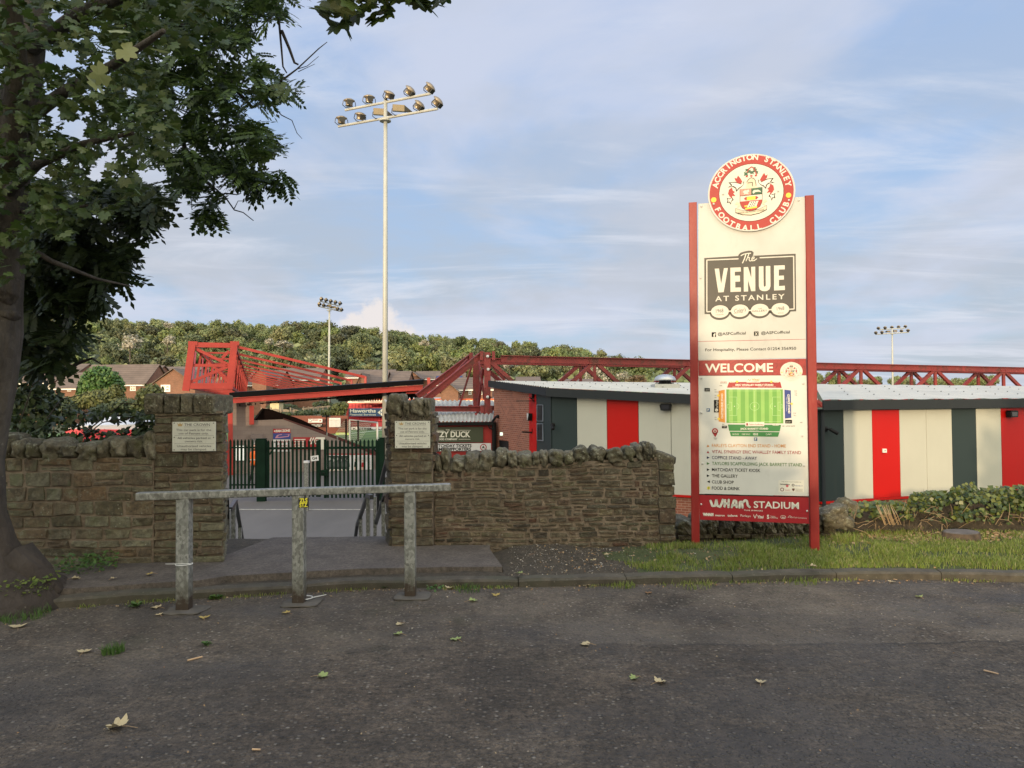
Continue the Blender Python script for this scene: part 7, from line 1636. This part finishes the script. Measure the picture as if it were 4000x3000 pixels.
SYL = leafmat('sycamore_leaf', [(.026, .050, .010), (.046, .080, .016), (.066, .102, .022), (.036, .064, .013), (.090, .115, .030), (.054, .085, .018), (.075, .096, .024)], .36, .5)
ASL = leafmat('ash_leaf', [(.020, .040, .012), (.036, .066, .016), (.056, .095, .022), (.075, .120, .028), (.028, .052, .012)], .34, .5)
DKL = leafmat('dark_pinnate_leaf', [(.016, .030, .010), (.028, .046, .013), (.042, .062, .017), (.020, .034, .010)], .25, .5)
def fill(mb, poly, n, Ya, Yb, fn, rn, hs=210., th=-.08, seedz=0, ybias=0):
    xs_ = [p[0] for p in poly]; ys_ = [p[1] for p in poly]; k = 0; tries = 0
    while k < n and tries < n * 30:
        tries += 1; x, y = rn.uniform(min(xs_), max(xs_)), rn.uniform(min(ys_), max(ys_))
        if not inpoly(x, y, poly): continue
        if fbm((x / hs, y / hs, seedz), 3) < th + rn.uniform(-.08, .08): continue
        fn(pt(x, y, rn.uniform(Ya, Yb))); k += 1
rn = random.Random(21); mb = MB()
P_SY = [(-250, -250), (640, -250), (690, 60), (700, 180), (600, 330), (690, 420), (700, 560), (590, 640), (560, 760), (470, 800), (430, 860), (330, 830), (300, 960), (160, 900), (150, 1010), (60, 1090), (-100, 1150), (-250, 1100)]
fill(mb, P_SY, 6200, 4.5, 6.9, lambda p: maple(mb, p, rn.uniform(.055, .115), rn), rn, 90, -.22, 1)
P_SY2 = [(560, -200), (1000, -200), (960, -20), (860, 60), (900, 170), (820, 250), (700, 220), (620, 120)]
fill(mb, P_SY2, 240, 5.0, 6.4, lambda p: maple(mb, p, rn.uniform(.11, .17), rn), rn, 150, -.15, 2)
P_TW = [(1250, -250), (1740, -250), (1735, 10), (1690, 20), (1640, -10), (1560, 5), (1500, 0), (1470, 60), (1420, 30), (1380, 60), (1330, 105), (1290, 75), (1250, 60)]
fill(mb, P_TW, 150, 3.7, 4.2, lambda p: maple(mb, p, rn.uniform(.12, .18), rn, 0, .9), rn, 900, -2, 3)
for (x, y) in ((1280, 80), (1320, 95), (1350, 100), (1300, 40), (1262, 40), (1400, 40), (1470, 60), (1480, 70), (1500, 20), (1560, -10), (1640, 5), (1665, 20), (1690, 10), (1720, -15), (1600, -20), (1540, 0)): maple(mb, pt(x, y, 3.9), .17, rn, 0, 1.2)
for (x, y) in ((485, 195), (405, 290), (380, 340), (640, 200), (455, 120)): maple(mb, pt(x, y, 4.05), .15, rn, 1, .6)
mb.build('leaves', [SYL, leafmat('sycamore_leaf_pale', [(.16, .19, .07), (.22, .24, .09)], .3)], sy, fix=False)
ash = thing('ash_tree', 'ash tree with fine feathery leaves and bare twigs hanging in behind the sycamore', 'tree', (-9.6, 10.5, -1))
rn = random.Random(33); mb = MB()
P_AS = [(480, -200), (1160, -200), (1130, 20), (1110, 60), (1050, 70), (1035, 130), (1000, 190), (1060, 300), (1165, 330), (1150, 390), (1080, 380), (1010, 440), (1075, 500), (1105, 590), (1090, 640), (1040, 700), (1110, 730), (1060, 740), (990, 700), (940, 740), (860, 720), (820, 860), (770, 800), (720, 740), (640, 760), (600, 620), (480, 450), (420, 200)]
fill(mb, P_AS, 2500, 8.0, 10.6, lambda p: pinnate(mb, p, rn.uniform(.15, .25), rn), rn, 75, .0, 5)
fill(mb, [(800, 790), (850, 800), (850, 870), (770, 860)], 22, 8.5, 9, lambda p: pinnate(mb, p, .22, rn), rn, 900, -2)
fill(mb, [(940, 690), (1110, 660), (1125, 735), (1080, 720), (960, 740)], 45, 8.5, 9, lambda p: pinnate(mb, p, .22, rn), rn, 900, -2)
mb.build('leaves', ASL, ash, fix=False)
mb = MB(); A9 = lambda x, y, Y=9.2: pt(x, y, Y)
def twig(pts, r0, r1=None, Y=9.2): Q = [A9(x, y, Y) for x, y in pts]; r1 = r1 or r0 * .35; mb.tube(Q, [lerp(r0, r1, i / (len(Q) - 1)) for i in range(len(Q))], 7, wob=.15)
twig([(-350, 2300), (-330, 1500), (-250, 700), (-50, 200), (200, -100)], .28, .18, 10.5)
twig([(200, -100), (560, -200), (560, 0), (530, 90), (505, 160), (540, 330), (570, 400)], .10, .03)
twig([(560, 0), (620, 80), (720, 100), (840, 90), (960, 160), (1000, 260)], .035, .012)
twig([(455, -100), (480, 60), (500, 150)], .035, .02)
twig([(800, 200), (870, 280), (930, 360), (985, 420), (1020, 400), (1060, 340), (1120, 300), (1160, 270), (1245, 190), (1278, 164)], .030, .004)
twig([(1160, 270), (1200, 258), (1245, 220)], .006, .003); twig([(1165, 280), (1230, 250)], .005, .003)
twig([(1075, -20), (1090, 90), (1100, 200), (1105, 260), (1120, 285)], .018, .008); twig([(1100, 120), (1130, 190), (1150, 245), (1165, 252)], .022, .012)
twig([(1040, 390), (1100, 450), (1140, 470), (1160, 520), (1180, 542)], .008, .003)
twig([(620, 330), (700, 520), (760, 680), (820, 720), (850, 770), (880, 755), (925, 760)], .035, .006); twig([(820, 720), (880, 770), (915, 820), (950, 830), (990, 862)], .012, .005); twig([(915, 815), (930, 785), (1000, 785)], .006, .003); twig([(745, 740), (750, 820), (790, 790)], .008, .003)
twig([(860, 480), (950, 500), (1020, 470)], .010, .004); twig([(900, 240), (1000, 120), (1070, 60)], .012, .004); twig([(930, 140), (990, 60), (1010, -20)], .012, .006); twig([(1150, 10), (1190, 28)], .006, .003)
mb.build('branches', flat('ash_bark', (.035, .030, .026), .9), ash, smooth=True)
dk = thing('rowan_tree', 'dark drooping tree with narrow leaflets hanging left of the red truss frame', 'tree', (-6.9, 8.4, -.5))
rn = random.Random(44); mb = MB()
P_DK = [(40, 820), (150, 700), (640, 720), (610, 800), (650, 880), (560, 900), (530, 920), (510, 950), (500, 1010), (480, 1060), (490, 1080), (470, 1110), (430, 1110), (475, 1150), (450, 1160), (420, 1190), (340, 1190), (320, 1260), (300, 1330), (250, 1320), (300, 1360), (240, 1390), (220, 1440), (130, 1450), (60, 1430), (30, 1200)]
fill(mb, P_DK, 1700, 7.0, 9.0, lambda p: pinnate(mb, p, rn.uniform(.15, .25), rn, 0, .75, 5, .34, .44), rn, 80, -.04, 9)
mb.build('leaves', DKL, dk, fix=False)
mb = MB()
mb.tube([pt(-330, 2200, 8.4), pt(-300, 1500, 8.4), pt(-120, 1000, 8.3), pt(50, 800, 8.1)], [.14, .12, .09, .06], 8)
for P_ in ([(50, 800), (300, 850), (480, 870), (620, 880)], [(0, 900), (250, 1000), (430, 990), (520, 930)], [(-60, 1000), (200, 1130), (380, 1090), (460, 1060)], [(-80, 1080), (120, 1250), (260, 1280), (310, 1340)], [(100, 1150), (190, 1300), (240, 1400)], [(-60, 1100), (60, 1320), (130, 1430)], [(230, 1480), (300, 1420), (360, 1400), (400, 1425)]):
    Q = [pt(x, y, 8.0) for x, y in P_]; mb.tube(Q, [lerp(.03, .005, i / 3) for i in range(len(Q))], 6)
mb.build('branches', flat('ash_bark', (.035, .030, .026), .9), dk)

# ------------------------------------------------------------------ ivy bank on the right
iv = thing('ivy_bank', 'ivy covered low bank with dry stems along the foot of the clad building', 'ivy', (5.5, 8.6, 0))
rn = random.Random(91); mb = MB()
IVL = leafmat('ivy_leaf', [(.028, .055, .012), (.050, .085, .020), (.085, .115, .026), (.17, .19, .035), (.065, .075, .022), (.035, .060, .015)], .22, .4)
IVT = [(3270, 1990), (3360, 1962), (3480, 1962), (3545, 1968), (3560, 1925), (3640, 1918), (3700, 1925), (3760, 1905), (3860, 1905), (3950, 1900), (4100, 1890), (4500, 1880)]
IVB = [(3270, 2060), (3500, 2050), (3700, 2060), (4000, 2070), (4500, 2080)]
core = MB(); nC = 40
for i in range(nC + 1):
    px = lerp(3300, 4500, i / nC); 
    for j, (f_, Y) in enumerate(((0, 8.25), (.5, 8.35), (1, 8.6), (1, 9.1))):
        p = pt(px, lerp(curve(IVB, px) + 20, curve(IVT, px) + 16, f_), Y); core.v.append(tuple(p + Vector((0, .05 * fbm((px * .01, j, 0)), .02 * fbm((px * .03, j, 2))))))
for i in range(nC):
    for j in range(3): a = i * 4 + j; core.f.append((a, a + 4, a + 5, a + 1)); core.m.append(0)
core.build('bank', M_SOIL, iv, smooth=True)
for i in range(5200):
    px = rn.uniform(3300, 4500); f_ = rn.random() ** .75; ky = lerp(curve(IVB, px) - 25, curve(IVT, px), f_)
    if fbm((px / 60, ky / 40, 4), 3) < -.12 and f_ < .6: continue
    p = pt(px, ky + rn.uniform(-5, 8), rn.uniform(8.05, 8.45) + f_ * .15); s = rn.uniform(.014, .034); nrm = Vector((rn.gauss(0, .5), rn.gauss(-.6, .5), rn.gauss(.7, .4))).normalized(); a = nrm.cross(Vector((rn.gauss(0, 1), 0, rn.gauss(0, 1)))).normalized(); b = nrm.cross(a)
    mb.add([p - a * s, p - a * s * .3 + b * s * .95, p + a * s * .35 + b * s * .5, p + a * s * 1.1, p + a * s * .35 - b * s * .5, p - a * s * .3 - b * s * .95], [(0, 1, 2, 3, 4, 5)])
for (cx, cy) in ((3770, 1890), (3800, 1885), (3720, 1905), (3745, 1900)):
    for k in range(16): 
        p = pt(cx + rn.uniform(-8, 8), cy + k * 2, 8.3); s = .02; nrm = Vector((rn.gauss(0, .5), -1, rn.gauss(.7, .4))).normalized(); a = nrm.cross(Vector((0, 0, 1))).normalized(); b = nrm.cross(a); mb.add([p - a * s, p + b * s, p + a * s, p - b * s], [(0, 1, 2, 3)])
mb.build('leaves', IVL, iv, fix=False)
mb = MB()
for i in range(120):
    px = rn.uniform(3330, 4500); py = curve(IVB, px) - rn.uniform(-10, 60); p = pt(px, py, rn.uniform(8.0, 8.25)); d = Vector((rn.gauss(0, .12), rn.gauss(-.03, .05), rn.gauss(.0, .09))); mb.tube([p, p + d * .5 + Vector((0, -.02, .02)), p + d], [.003, .0025, .0015], 4, cap=False)
for k in range(14): px = 3430 + k * 5 + rn.uniform(-6, 6); p = pt(px + 20, 2050, 8.02); mb.tube([p, pt(px + 4, 2010, 8.0), pt(px - 12 + rn.uniform(-6, 6), 1972, 8.1)], [.004, .004, .002], 4, cap=False)
mb.build('dry_stems', flat('dry_stem', (.30, .21, .12), .9), iv)

# ------------------------------------------------------------------ grass, weeds, leaf litter
def px_of(v):
    d = CR.transposed() @ (Vector(v) - EYE); return 2000 + F * d.x / -d.z, 1500 - F * d.y / -d.z
GR = leafmat('grass_blade', [(.12, .185, .026), (.165, .235, .038), (.21, .27, .05), (.27, .30, .08), (.12, .165, .036), (.36, .31, .16)], .35, .6)
rn = random.Random(101); mb = MB()
def blade(mb, x, y, z, h, rn, w_=.0035):
    a = rn.uniform(0, 6.28); lx, ly = math.cos(a), math.sin(a); ln = h * rn.uniform(.15, .75); b = rn.uniform(0, 6.28); wx, wy = math.cos(b) * w_, math.sin(b) * w_
    mb.add([(x - wx, y - wy, z - .005), (x + wx, y + wy, z - .005), (x + wx * .8 + lx * ln * .4, y + wy * .8 + ly * ln * .4, z + h * .6), (x - wx * .8 + lx * ln * .4, y - wy * .8 + ly * ln * .4, z + h * .6), (x + lx * ln, y + ly * ln, z + h)], [(0, 1, 2, 3), (3, 2, 4)])
for i in range(90000):
    X = rn.uniform(.3, 8.6); ky = kerb_y(X) + .12; Y = rn.uniform(ky, 8.45)
    d = fbm((X * 1.1, Y * 1.6, 5), 4) + .6 * min(1.2, (X - 1.15)) - .32
    d2 = fbm((X * 2.2, Y * 3, 9), 3)
    if X < 2.6 and d < rn.uniform(-.12, .25): continue
    if d2 < -.22 and rn.random() < .75: continue
    if Y > 7.75 and X < 3.0 and rn.random() < .8: continue
    if Y > 7.7 and rn.random() < .55: continue
    if X < 1.62 and Y > 7.72: continue
    mult = 1 + .8 * max(0, fbm((X * 1.5, Y * 1.5, 2), 3))
    blade(mb, X, Y, verge_z(X, Y), rn.uniform(.020, .052) * mult, rn, .0034)
for (cx, cy, r_, hh, n_) in ((3.45, 7.75, .12, .11, 300), (3.5, 7.0, .25, .05, 300), (.95, kerb_y(.95) - .05, .10, .05, 120), (1.55, kerb_y(1.55) - .05, .2, .05, 160), (2.5, kerb_y(2.5) - .05, .15, .05, 130)):
    for i in range(n_): a, q = rn.uniform(0, 6.28), r_ * math.sqrt(rn.random()); x, y = cx + math.cos(a) * q, cy + math.sin(a) * q; blade(mb, x, y, (verge_z(x, y) if y > kerb_y(x) + .1 else 0), hh * rn.uniform(.5, 1.1), rn, .003)
# weeds along the kerb foot
for i in range(2600):
    X = rn.uniform(-5, 8); c = fbm((X * 1.6, 0, 12), 3)
    if c < .02: continue
    Y = kerb_y(X) - abs(rn.gauss(0, .035)); blade(mb, X, Y, 0, rn.uniform(.012, .035), rn, .003)
struct(mb, 'grass', GR, 'stuff', fix=False)
# weeds as plants
WL = leafmat('weed_leaf', [(.035, .085, .015), (.060, .125, .022), (.085, .15, .03)], .25, .5)
def weed(label, px, py, z, r_, n_, kind='rosette', mat=WL):
    c = ptz(px, py, z); o = thing('weed', label, 'weed', tuple(c)); mb = MB()
    for i in range(n_):
        a = rn.uniform(0, 6.28); q = r_ * math.sqrt(rn.random()); p = c + Vector((math.cos(a) * q, math.sin(a) * q, rn.uniform(.004, .5 * r_)))
        if kind == 'rosette': p = c + Vector((0, 0, .005)); d = Vector((math.cos(a), math.sin(a), rn.uniform(.3, 1.1))).normalized(); s = r_ * rn.uniform(.7, 1.1); sd = d.cross(Vector((0, 0, 1))).normalized() * s * .2; mb.add([p, p + d * s * .6 + sd, p + d * s - Vector((0, 0, s * .25)), p + d * s * .6 - sd], [(0, 1, 2, 3)])
        elif kind == 'leafy': s = rn.uniform(.010, .022); nrm = Vector((rn.gauss(0, .4), rn.gauss(-.3, .4), 1)).normalized(); a2 = nrm.cross(Vector((rn.gauss(0, 1), rn.gauss(0, 1), 0))).normalized(); b2 = nrm.cross(a2); mb.add([p - a2 * s, p + b2 * s * .7, p + a2 * s, p - b2 * s * .7], [(0, 1, 2, 3)])
        else: blade(mb, p.x, p.y, c.z, min(r_, .07) * rn.uniform(.4, 1.1), rn, .0025)
    mb.build('leaves', mat, o, fix=False); mb = MB(); mb.tube([c - Vector((0, 0, .01)), c + Vector((0, 0, r_ * .3))], [.004, .002], 5); mb.build('stem', flat('weed_stem', (.06, .08, .03)), o)
weed('small grass tuft on the tarmac in the left foreground', 441, 2550, 0, .07, 140, 'grass')
weed('little pale green weed on the tarmac left of the middle barrier post', 806, 2521, 0, .05, 14)
weed('leafy weed at the kerb foot just right of the left barrier post', 845, 2340, 0, .075, 18)
weed('nettle-like weed at the kerb foot left of the barrier', 530, 2372, 0, .08, 22)
weed('broad weed against the foot of the right barrier post', 1700, 2305, 0, .075, 30, 'leafy')
weed('bright feathery weed right of the right barrier post', 1830, 2308, 0, .11, 90, 'grass'); weed('dandelion weed left of the right barrier post foot', 1505, 2298, 0, .06, 14)
weed('yellow-green ground ivy patch on the verge at the left edge', 60, 2320, .10, .30, 900, 'leafy', leafmat('ground_ivy', [(.09, .13, .015), (.14, .18, .025), (.06, .10, .015)], .25)); weed('low green weeds at the foot of the mossy wall', 340, 2225, .11, .26, 420, 'leafy'); weed('low green weeds under the left kerb end', 60, 2408, 0, .24, 500, 'grass')
# fallen leaves
FL = {'cream': leafmat('fallen_cream', [(.38, .31, .18), (.46, .38, .23)], .15, .7), 'yellow': leafmat('fallen_yellow', [(.34, .26, .07), (.40, .30, .10)], .15, .7), 'green': leafmat('fallen_green', [(.20, .26, .08), (.27, .32, .12)], .15, .7), 'brown': leafmat('fallen_brown', [(.20, .10, .04), (.26, .14, .06)], .1, .8)}
def fallen(label, px, py, z, s, kind, up=.5, stalk=True):
    c = ptz(px, py, z); o = thing('fallen_leaf', label, 'leaf', tuple(c)); mb = MB(); yaw = rn.uniform(0, 6.28); cu = rn.uniform(.5, 1.1) * up; pts = []
    for x, y in MAPLE: q = Vector((x, y - .3, 0)) * s * .5; q.z = (x * x * cu + (y - .4) ** 2 * cu * .4) * s * .5 + .006 + .08 * s * fbm((x * 2, y * 2, px)); pts.append(c + Matrix.Rotation(yaw, 3, 'Z') @ q)
    n_ = len(pts); mb.add([c + Vector((0, 0, .008))] + pts, [(0, i + 1, (i + 1) % n_ + 1) for i in range(n_)]); mb.build('blade', FL[kind], o, fix=False)
    if stalk: d = Matrix.Rotation(yaw, 3, 'Z') @ Vector((0, -1, 0)); mb = MB(); mb.tube([c + Vector((0, 0, .012)) + d * s * .15, c + d * s * .5 + Vector((0, 0, .012)), c + d * s * .85 + Vector((0, 0, .004))], .0016, 4); mb.build('stalk', flat('stalk', (.25, .16, .08)), o)
for a in (('curled cream leaf with a long stalk, nearest the bottom left corner', 452, 2845, 0, .13, 'cream', .8), ('curled cream leaf lying above the small grass tuft', 333, 2548, 0, .10, 'cream'), ('pale cream leaf at the left edge under the kerb weeds', 70, 2450, 0, .13, 'cream'), ('cream leaf between the left barrier post and the kerb weeds', 607, 2376, 0, .10, 'cream'), ('small cream leaf just below the left barrier footing', 617, 2405, 0, .07, 'cream'), ('yellow-brown leaf right of the left barrier footing', 800, 2415, 0, .09, 'yellow'), ('yellow leaf below the middle barrier post', 1115, 2396, 0, .08, 'yellow'), ('green curled leaf on the middle of the tarmac', 1264, 2646, 0, .09, 'green'), ('cream leaf in front of the right barrier post', 1560, 2442, 0, .07, 'cream'), ('green-edged leaf below the cream one left of centre', 1552, 2480, 0, .08, 'green'), ('small upright green-yellow leaf left of the dark tarmac seam', 1778, 2500, 0, .09, 'green'), ('flat pale leaf just above the tarmac seam', 2284, 2520, 0, .09, 'cream'), ('pale yellow leaf right of the right barrier footing', 1938, 2328, 0, .08, 'yellow'), ('cream leaf two steps right of the right barrier post', 1850, 2350, 0, .09, 'green'), ('small green leaf on the open tarmac right of centre', 2475, 2654, 0, .07, 'green'), ('cream leaf on the open tarmac right of centre', 2583, 2668, 0, .09, 'cream', .7), ('small tan leaf on the open tarmac below the sign', 2972, 2668, 0, .07, 'cream'), ('pale leaf on the gravelly tarmac far right', 3588, 2334, 0, .07, 'green'), ('russet leaf at the kerb foot below the sign\'s right post', 3363, 2270, 0, .06, 'brown'), ('cream leaf at the kerb foot right of the russet one', 3485, 2276, 0, .07, 'cream'), ('brown leaf at the kerb foot below the sign', 2533, 2318, 0, .07, 'brown'), ('cream leaf at the kerb foot left of the sign', 2290, 2290, 0, .08, 'cream'), ('white leaf on the grass below the sign\'s right post', 3180, 2215, .11, .08, 'cream'), ('cream leaf standing on the bare soil by the slab corner', 2027, 2242, .10, .08, 'green'), ('cream leaf on the grass left of the sign', 2370, 2168, .11, .07, 'cream'), ('cream leaf on the soil in front of the rubble wall', 2315, 2190, .11, .07, 'cream'), ('yellow-brown leaf on the footway in front of the wide pier', 582, 2245, .125, .08, 'yellow'), ('small cream leaf on the footway near the mossy wall', 446, 2262, .125, .06, 'cream'), ('cream leaf among the weeds at the foot of the sycamore', 298, 2263, .115, .09, 'cream'), ('orange leaf beside the right barrier post', 1664, 2290, 0, .09, 'yellow'), ('cream leaf in the weeds right of the right barrier post', 1760, 2300, 0, .10, 'cream'), ('brown leaf by the kerb weeds right of the barrier', 1705, 2295, 0, .07, 'brown')): fallen(*a)
sk_ = thing('stick', 'pale straight stick on the tarmac left of the middle barrier post', 'stick', tuple(ptz(760, 2572, 0))); mb = MB(); mb.tube([ptz(732, 2580, .006), ptz(790, 2565, .008)], [.006, .005], 6); mb.build('wood', flat('stick_wood', (.42, .28, .16)), sk_)
for (a, b, lb) in (((985, 2927), (1017, 2928), 'short pale stick near the bottom left of the tarmac'), ((3843, 2618), (3900, 2632), 'pale splinter of wood on the far right tarmac'), ((2068, 2165), (2110, 2163), 'broken brown stick on the soil before the rubble wall')):
    z_ = .10 if b[1] < 2200 else 0; o = thing('stick', lb, 'stick', tuple(ptz(*a, z_))); mb = MB(); mb.tube([ptz(*a, z_ + .01), ptz(*b, z_ + .01)], [.005, .004], 6); mb.build('wood', flat('stick_wood', (.42, .28, .16)) if z_ == 0 else flat('stick_brown', (.17, .09, .05)), o)
# gravel and crumbs
GV = MT('gravel'); GV = GV.out(GV.ramp(GV.island(), [(0, (.05, .045, .04)), (.4, (.11, .095, .08)), (.75, (.20, .17, .14)), (.93, (.38, .36, .33)), (1, (.45, .38, .28))]), .85)
rn = random.Random(55); mb = MB()
def crumb(x, y, z, s):
    q = [Vector((rn.gauss(0, 1), rn.gauss(0, 1), rn.gauss(0, .7))).normalized() * s * rn.uniform(.7, 1.2) for _ in range(4)]; c = Vector((x, y, z + s * .3)); mb.add([c + v for v in q], [(0, 1, 2), (0, 2, 3), (0, 3, 1), (1, 3, 2)])
for i in range(15000):
    X, Y = rn.uniform(-4.5, 5.5), rn.uniform(2.4, 6.6); Yk = kerb_y(X)
    if Y > Yk - .02: continue
    pr_ = .12 + .55 * (Y > 4.9 and X > -1) + 1.0 * (Y > Yk - .22)
    if rn.random() < pr_: crumb(X, Y, 0, rn.choice((.0025, .003, .004, .006)) * (1.0 if rn.random() > .03 else 2.2))
for i in range(2600):
    X = rn.uniform(-.05, 2.3); Y = rn.uniform(kerb_y(X) + .12, 7.72)
    if X > 1.0 and rn.random() < .6: continue
    crumb(X, Y, verge_z(X, Y), rn.uniform(.004, .012))
struct(mb, 'gravel', GV, 'stuff', fix=False)
LT_ = leafmat('leaf_litter', [(.26, .15, .07), (.34, .23, .12), (.18, .10, .05), (.42, .32, .19), (.12, .07, .04)], .1, .8); mb = MB()
def scrap(x, y, z, s):
    nrm = Vector((rn.gauss(0, .5), rn.gauss(-.2, .5), 1)).normalized(); a = nrm.cross(Vector((rn.gauss(0, 1), rn.gauss(0, 1), 0))).normalized(); b = nrm.cross(a); p = Vector((x, y, z + s * .4)); mb.add([p - a * s, p + b * s * .7 + nrm * s * .3, p + a * s * 1.1, p - b * s * .6 + nrm * s * .2], [(0, 1, 2, 3)])
for i in range(4200):
    X = rn.uniform(3.3, 9); Y = rn.gauss(8.02, .20); Y = min(Y, 8.4); scrap(X, Y, verge_z(X, Y), rn.uniform(.008, .026))
for i in range(1500):
    X = rn.uniform(.2, 8.5); Y = rn.uniform(kerb_y(X) + .13, 8.2); scrap(X, Y, verge_z(X, Y), rn.uniform(.006, .016))
for i in range(420): X = rn.uniform(-4.6, 7.5); scrap(X, kerb_y(X) - abs(rn.gauss(0, .07)) - .01, 0, rn.uniform(.005, .014))
for i in range(260): X, Y = rn.uniform(-4, 5), rn.uniform(2.5, 6.0); scrap(X, Y, 0, rn.uniform(.003, .008))
for i in range(160): X = rn.uniform(-5.6, -3.4); scrap(X, rn.uniform(6.5, 6.9), .11, rn.uniform(.006, .02))
struct(mb, 'leaf_litter', LT_, 'stuff', fix=False)
# tree stump
st = thing('tree_stump', 'low sawn tree stump on the grass near the ivy bank', 'tree stump', tuple(ptz(3755, 2088, .16))); c = ptz(3755, 2088, .16)
mb = MB(); mb.lathe([(.24, -.12), (.20, -.03), (.185, .025)], 20, c, Matrix.Rotation(.05, 3, 'X')); mb.v = [(x + .02 * fbm((x * 8, y * 8, z * 8)), c.y + (y - c.y) * .62, z) for x, y, z in mb.v]; mb.build('trunk_base', paint('stump_bark', (.085, .060, .042), .95, 0, .3, .4, 12, 1.0), st)
mb = MB(); mb.lathe([(.183, .027), (.18, .033), (.001, .037)], 20, c, Matrix.Rotation(.05, 3, 'X')); mb.v = [(x, c.y + (y - c.y) * .62, z) for x, y, z in mb.v]; mb.build('cut_face', paint('stump_top', (.11, .095, .088), .9, 0, .2, .4, 10, .8), st)

# ------------------------------------------------------------------ unseen pub, trees and hedge, placed and sized to shade the car park
pub = thing('shade_pub', 'unseen two-storey stone public house added to shade the car park', 'building', (-15, -12, 0))
PS = paint('pub_stone', (.26, .21, .15), .9, 0, .2, .3, 1.2, .6); SL = paint('pub_slate', (.07, .07, .08), .7)
px0, px1 = -24.5, -11.4
mb = MB(); mb.prism([(px0, -10, 0), (px0, -17, 0), (px0, -17, 5.6), (px0, -13.5, 11.6), (px0, -10, 5.6)], (px1 - px0, 0, 0)); mb.build('wall', PS, pub)
mb = MB()
for s_ in (0, 1): ye = -9.6 if s_ == 0 else -17.4; mb.prism([(px0 - .3, ye, 5.35), (px0 - .3, -13.5, 11.75), (px0 - .3, -13.5, 11.95), (px0 - .3, ye, 5.55)], (px1 - px0 + .6, 0, 0))
mb.build('roof', SL, pub)
for i in range(5):
    for z_ in (1.6, 4.2): mb = MB(); mb.aabb(px0 + 2 + i * 2.9, px0 + 3.1 + i * 2.9, -9.98, -9.9, z_ - .6, z_ + .6); f = mb.build('window', M_WF, pub); mb = MB(); mb.aabb(px0 + 2.1 + i * 2.9, px0 + 3.0 + i * 2.9, -9.9, -9.88, z_ - .5, z_ + .5); mb.build('pane', M_WIN, f)
def shade_tree(name, label, c, rad, n_, h0=0):
    o = thing(name, label, 'tree' if rad[2] > 1.4 else 'bush', (c[0], c[1], h0)); mb = MB(); leafblob(mb, c, rad, n_, .17, rn, .8, .2); mb.blob(c, (rad[0] * 1.5, rad[1] * 1.5, rad[2] * 1.6), None, 2, 2.2, 3, .15); mb.build('crown', FAB, o, fix=False)
    mb = MB(); mb.tube([(c[0], c[1], h0), (c[0], c[1], c[2])], [.25, .1], 8); mb.build('trunk', M_BARK, o)
shade_tree('shading_tree', 'unseen broad shade tree at the right end of the public house', (-9.4, -11.5, 3.0), (2.1, 1.4, 3.7), 2600)
shade_tree('shade_bush', 'unseen rounded bush added for shade beside the hedge behind the car park', (-6.25, -10, 1.8), (.85, .8, 1.75), 900)
shade_tree('shading_tree', 'unseen shade tree at the right end of the hedge behind the car park', (.9, -10, 3.1), (2.7, 1.4, 3.5), 2600)
shade_tree('shading_tree', 'unseen tall shade tree far right behind the car park', (7.5, -10, 4.0), (4.0, 1.6, 4.6), 3000)
shade_tree('shading_tree', 'unseen shade tree at the left end of the public house', (-27.5, -11, 3.8), (3.2, 1.5, 4.2), 2600)
shade_tree('shading_tree', 'unseen low shade tree far left behind the car park', (-34, -10, 3.6), (4.2, 1.5, 4.0), 2600)
hd = thing('shade_hedge', 'unseen clipped hedge added for shade along the back of the car park', 'hedge', (-3, -10, 0)); mb = MB()
for i in range(13): leafblob(mb, (-6 + i * .75, -10, 1.08), (.6, .45, .88), 300, .09, rn, .8, .2)
mb.aabb(-6.4, 3.4, -10.35, -9.65, 0, 1.88); mb.build('foliage', FAB, hd, fix=False)
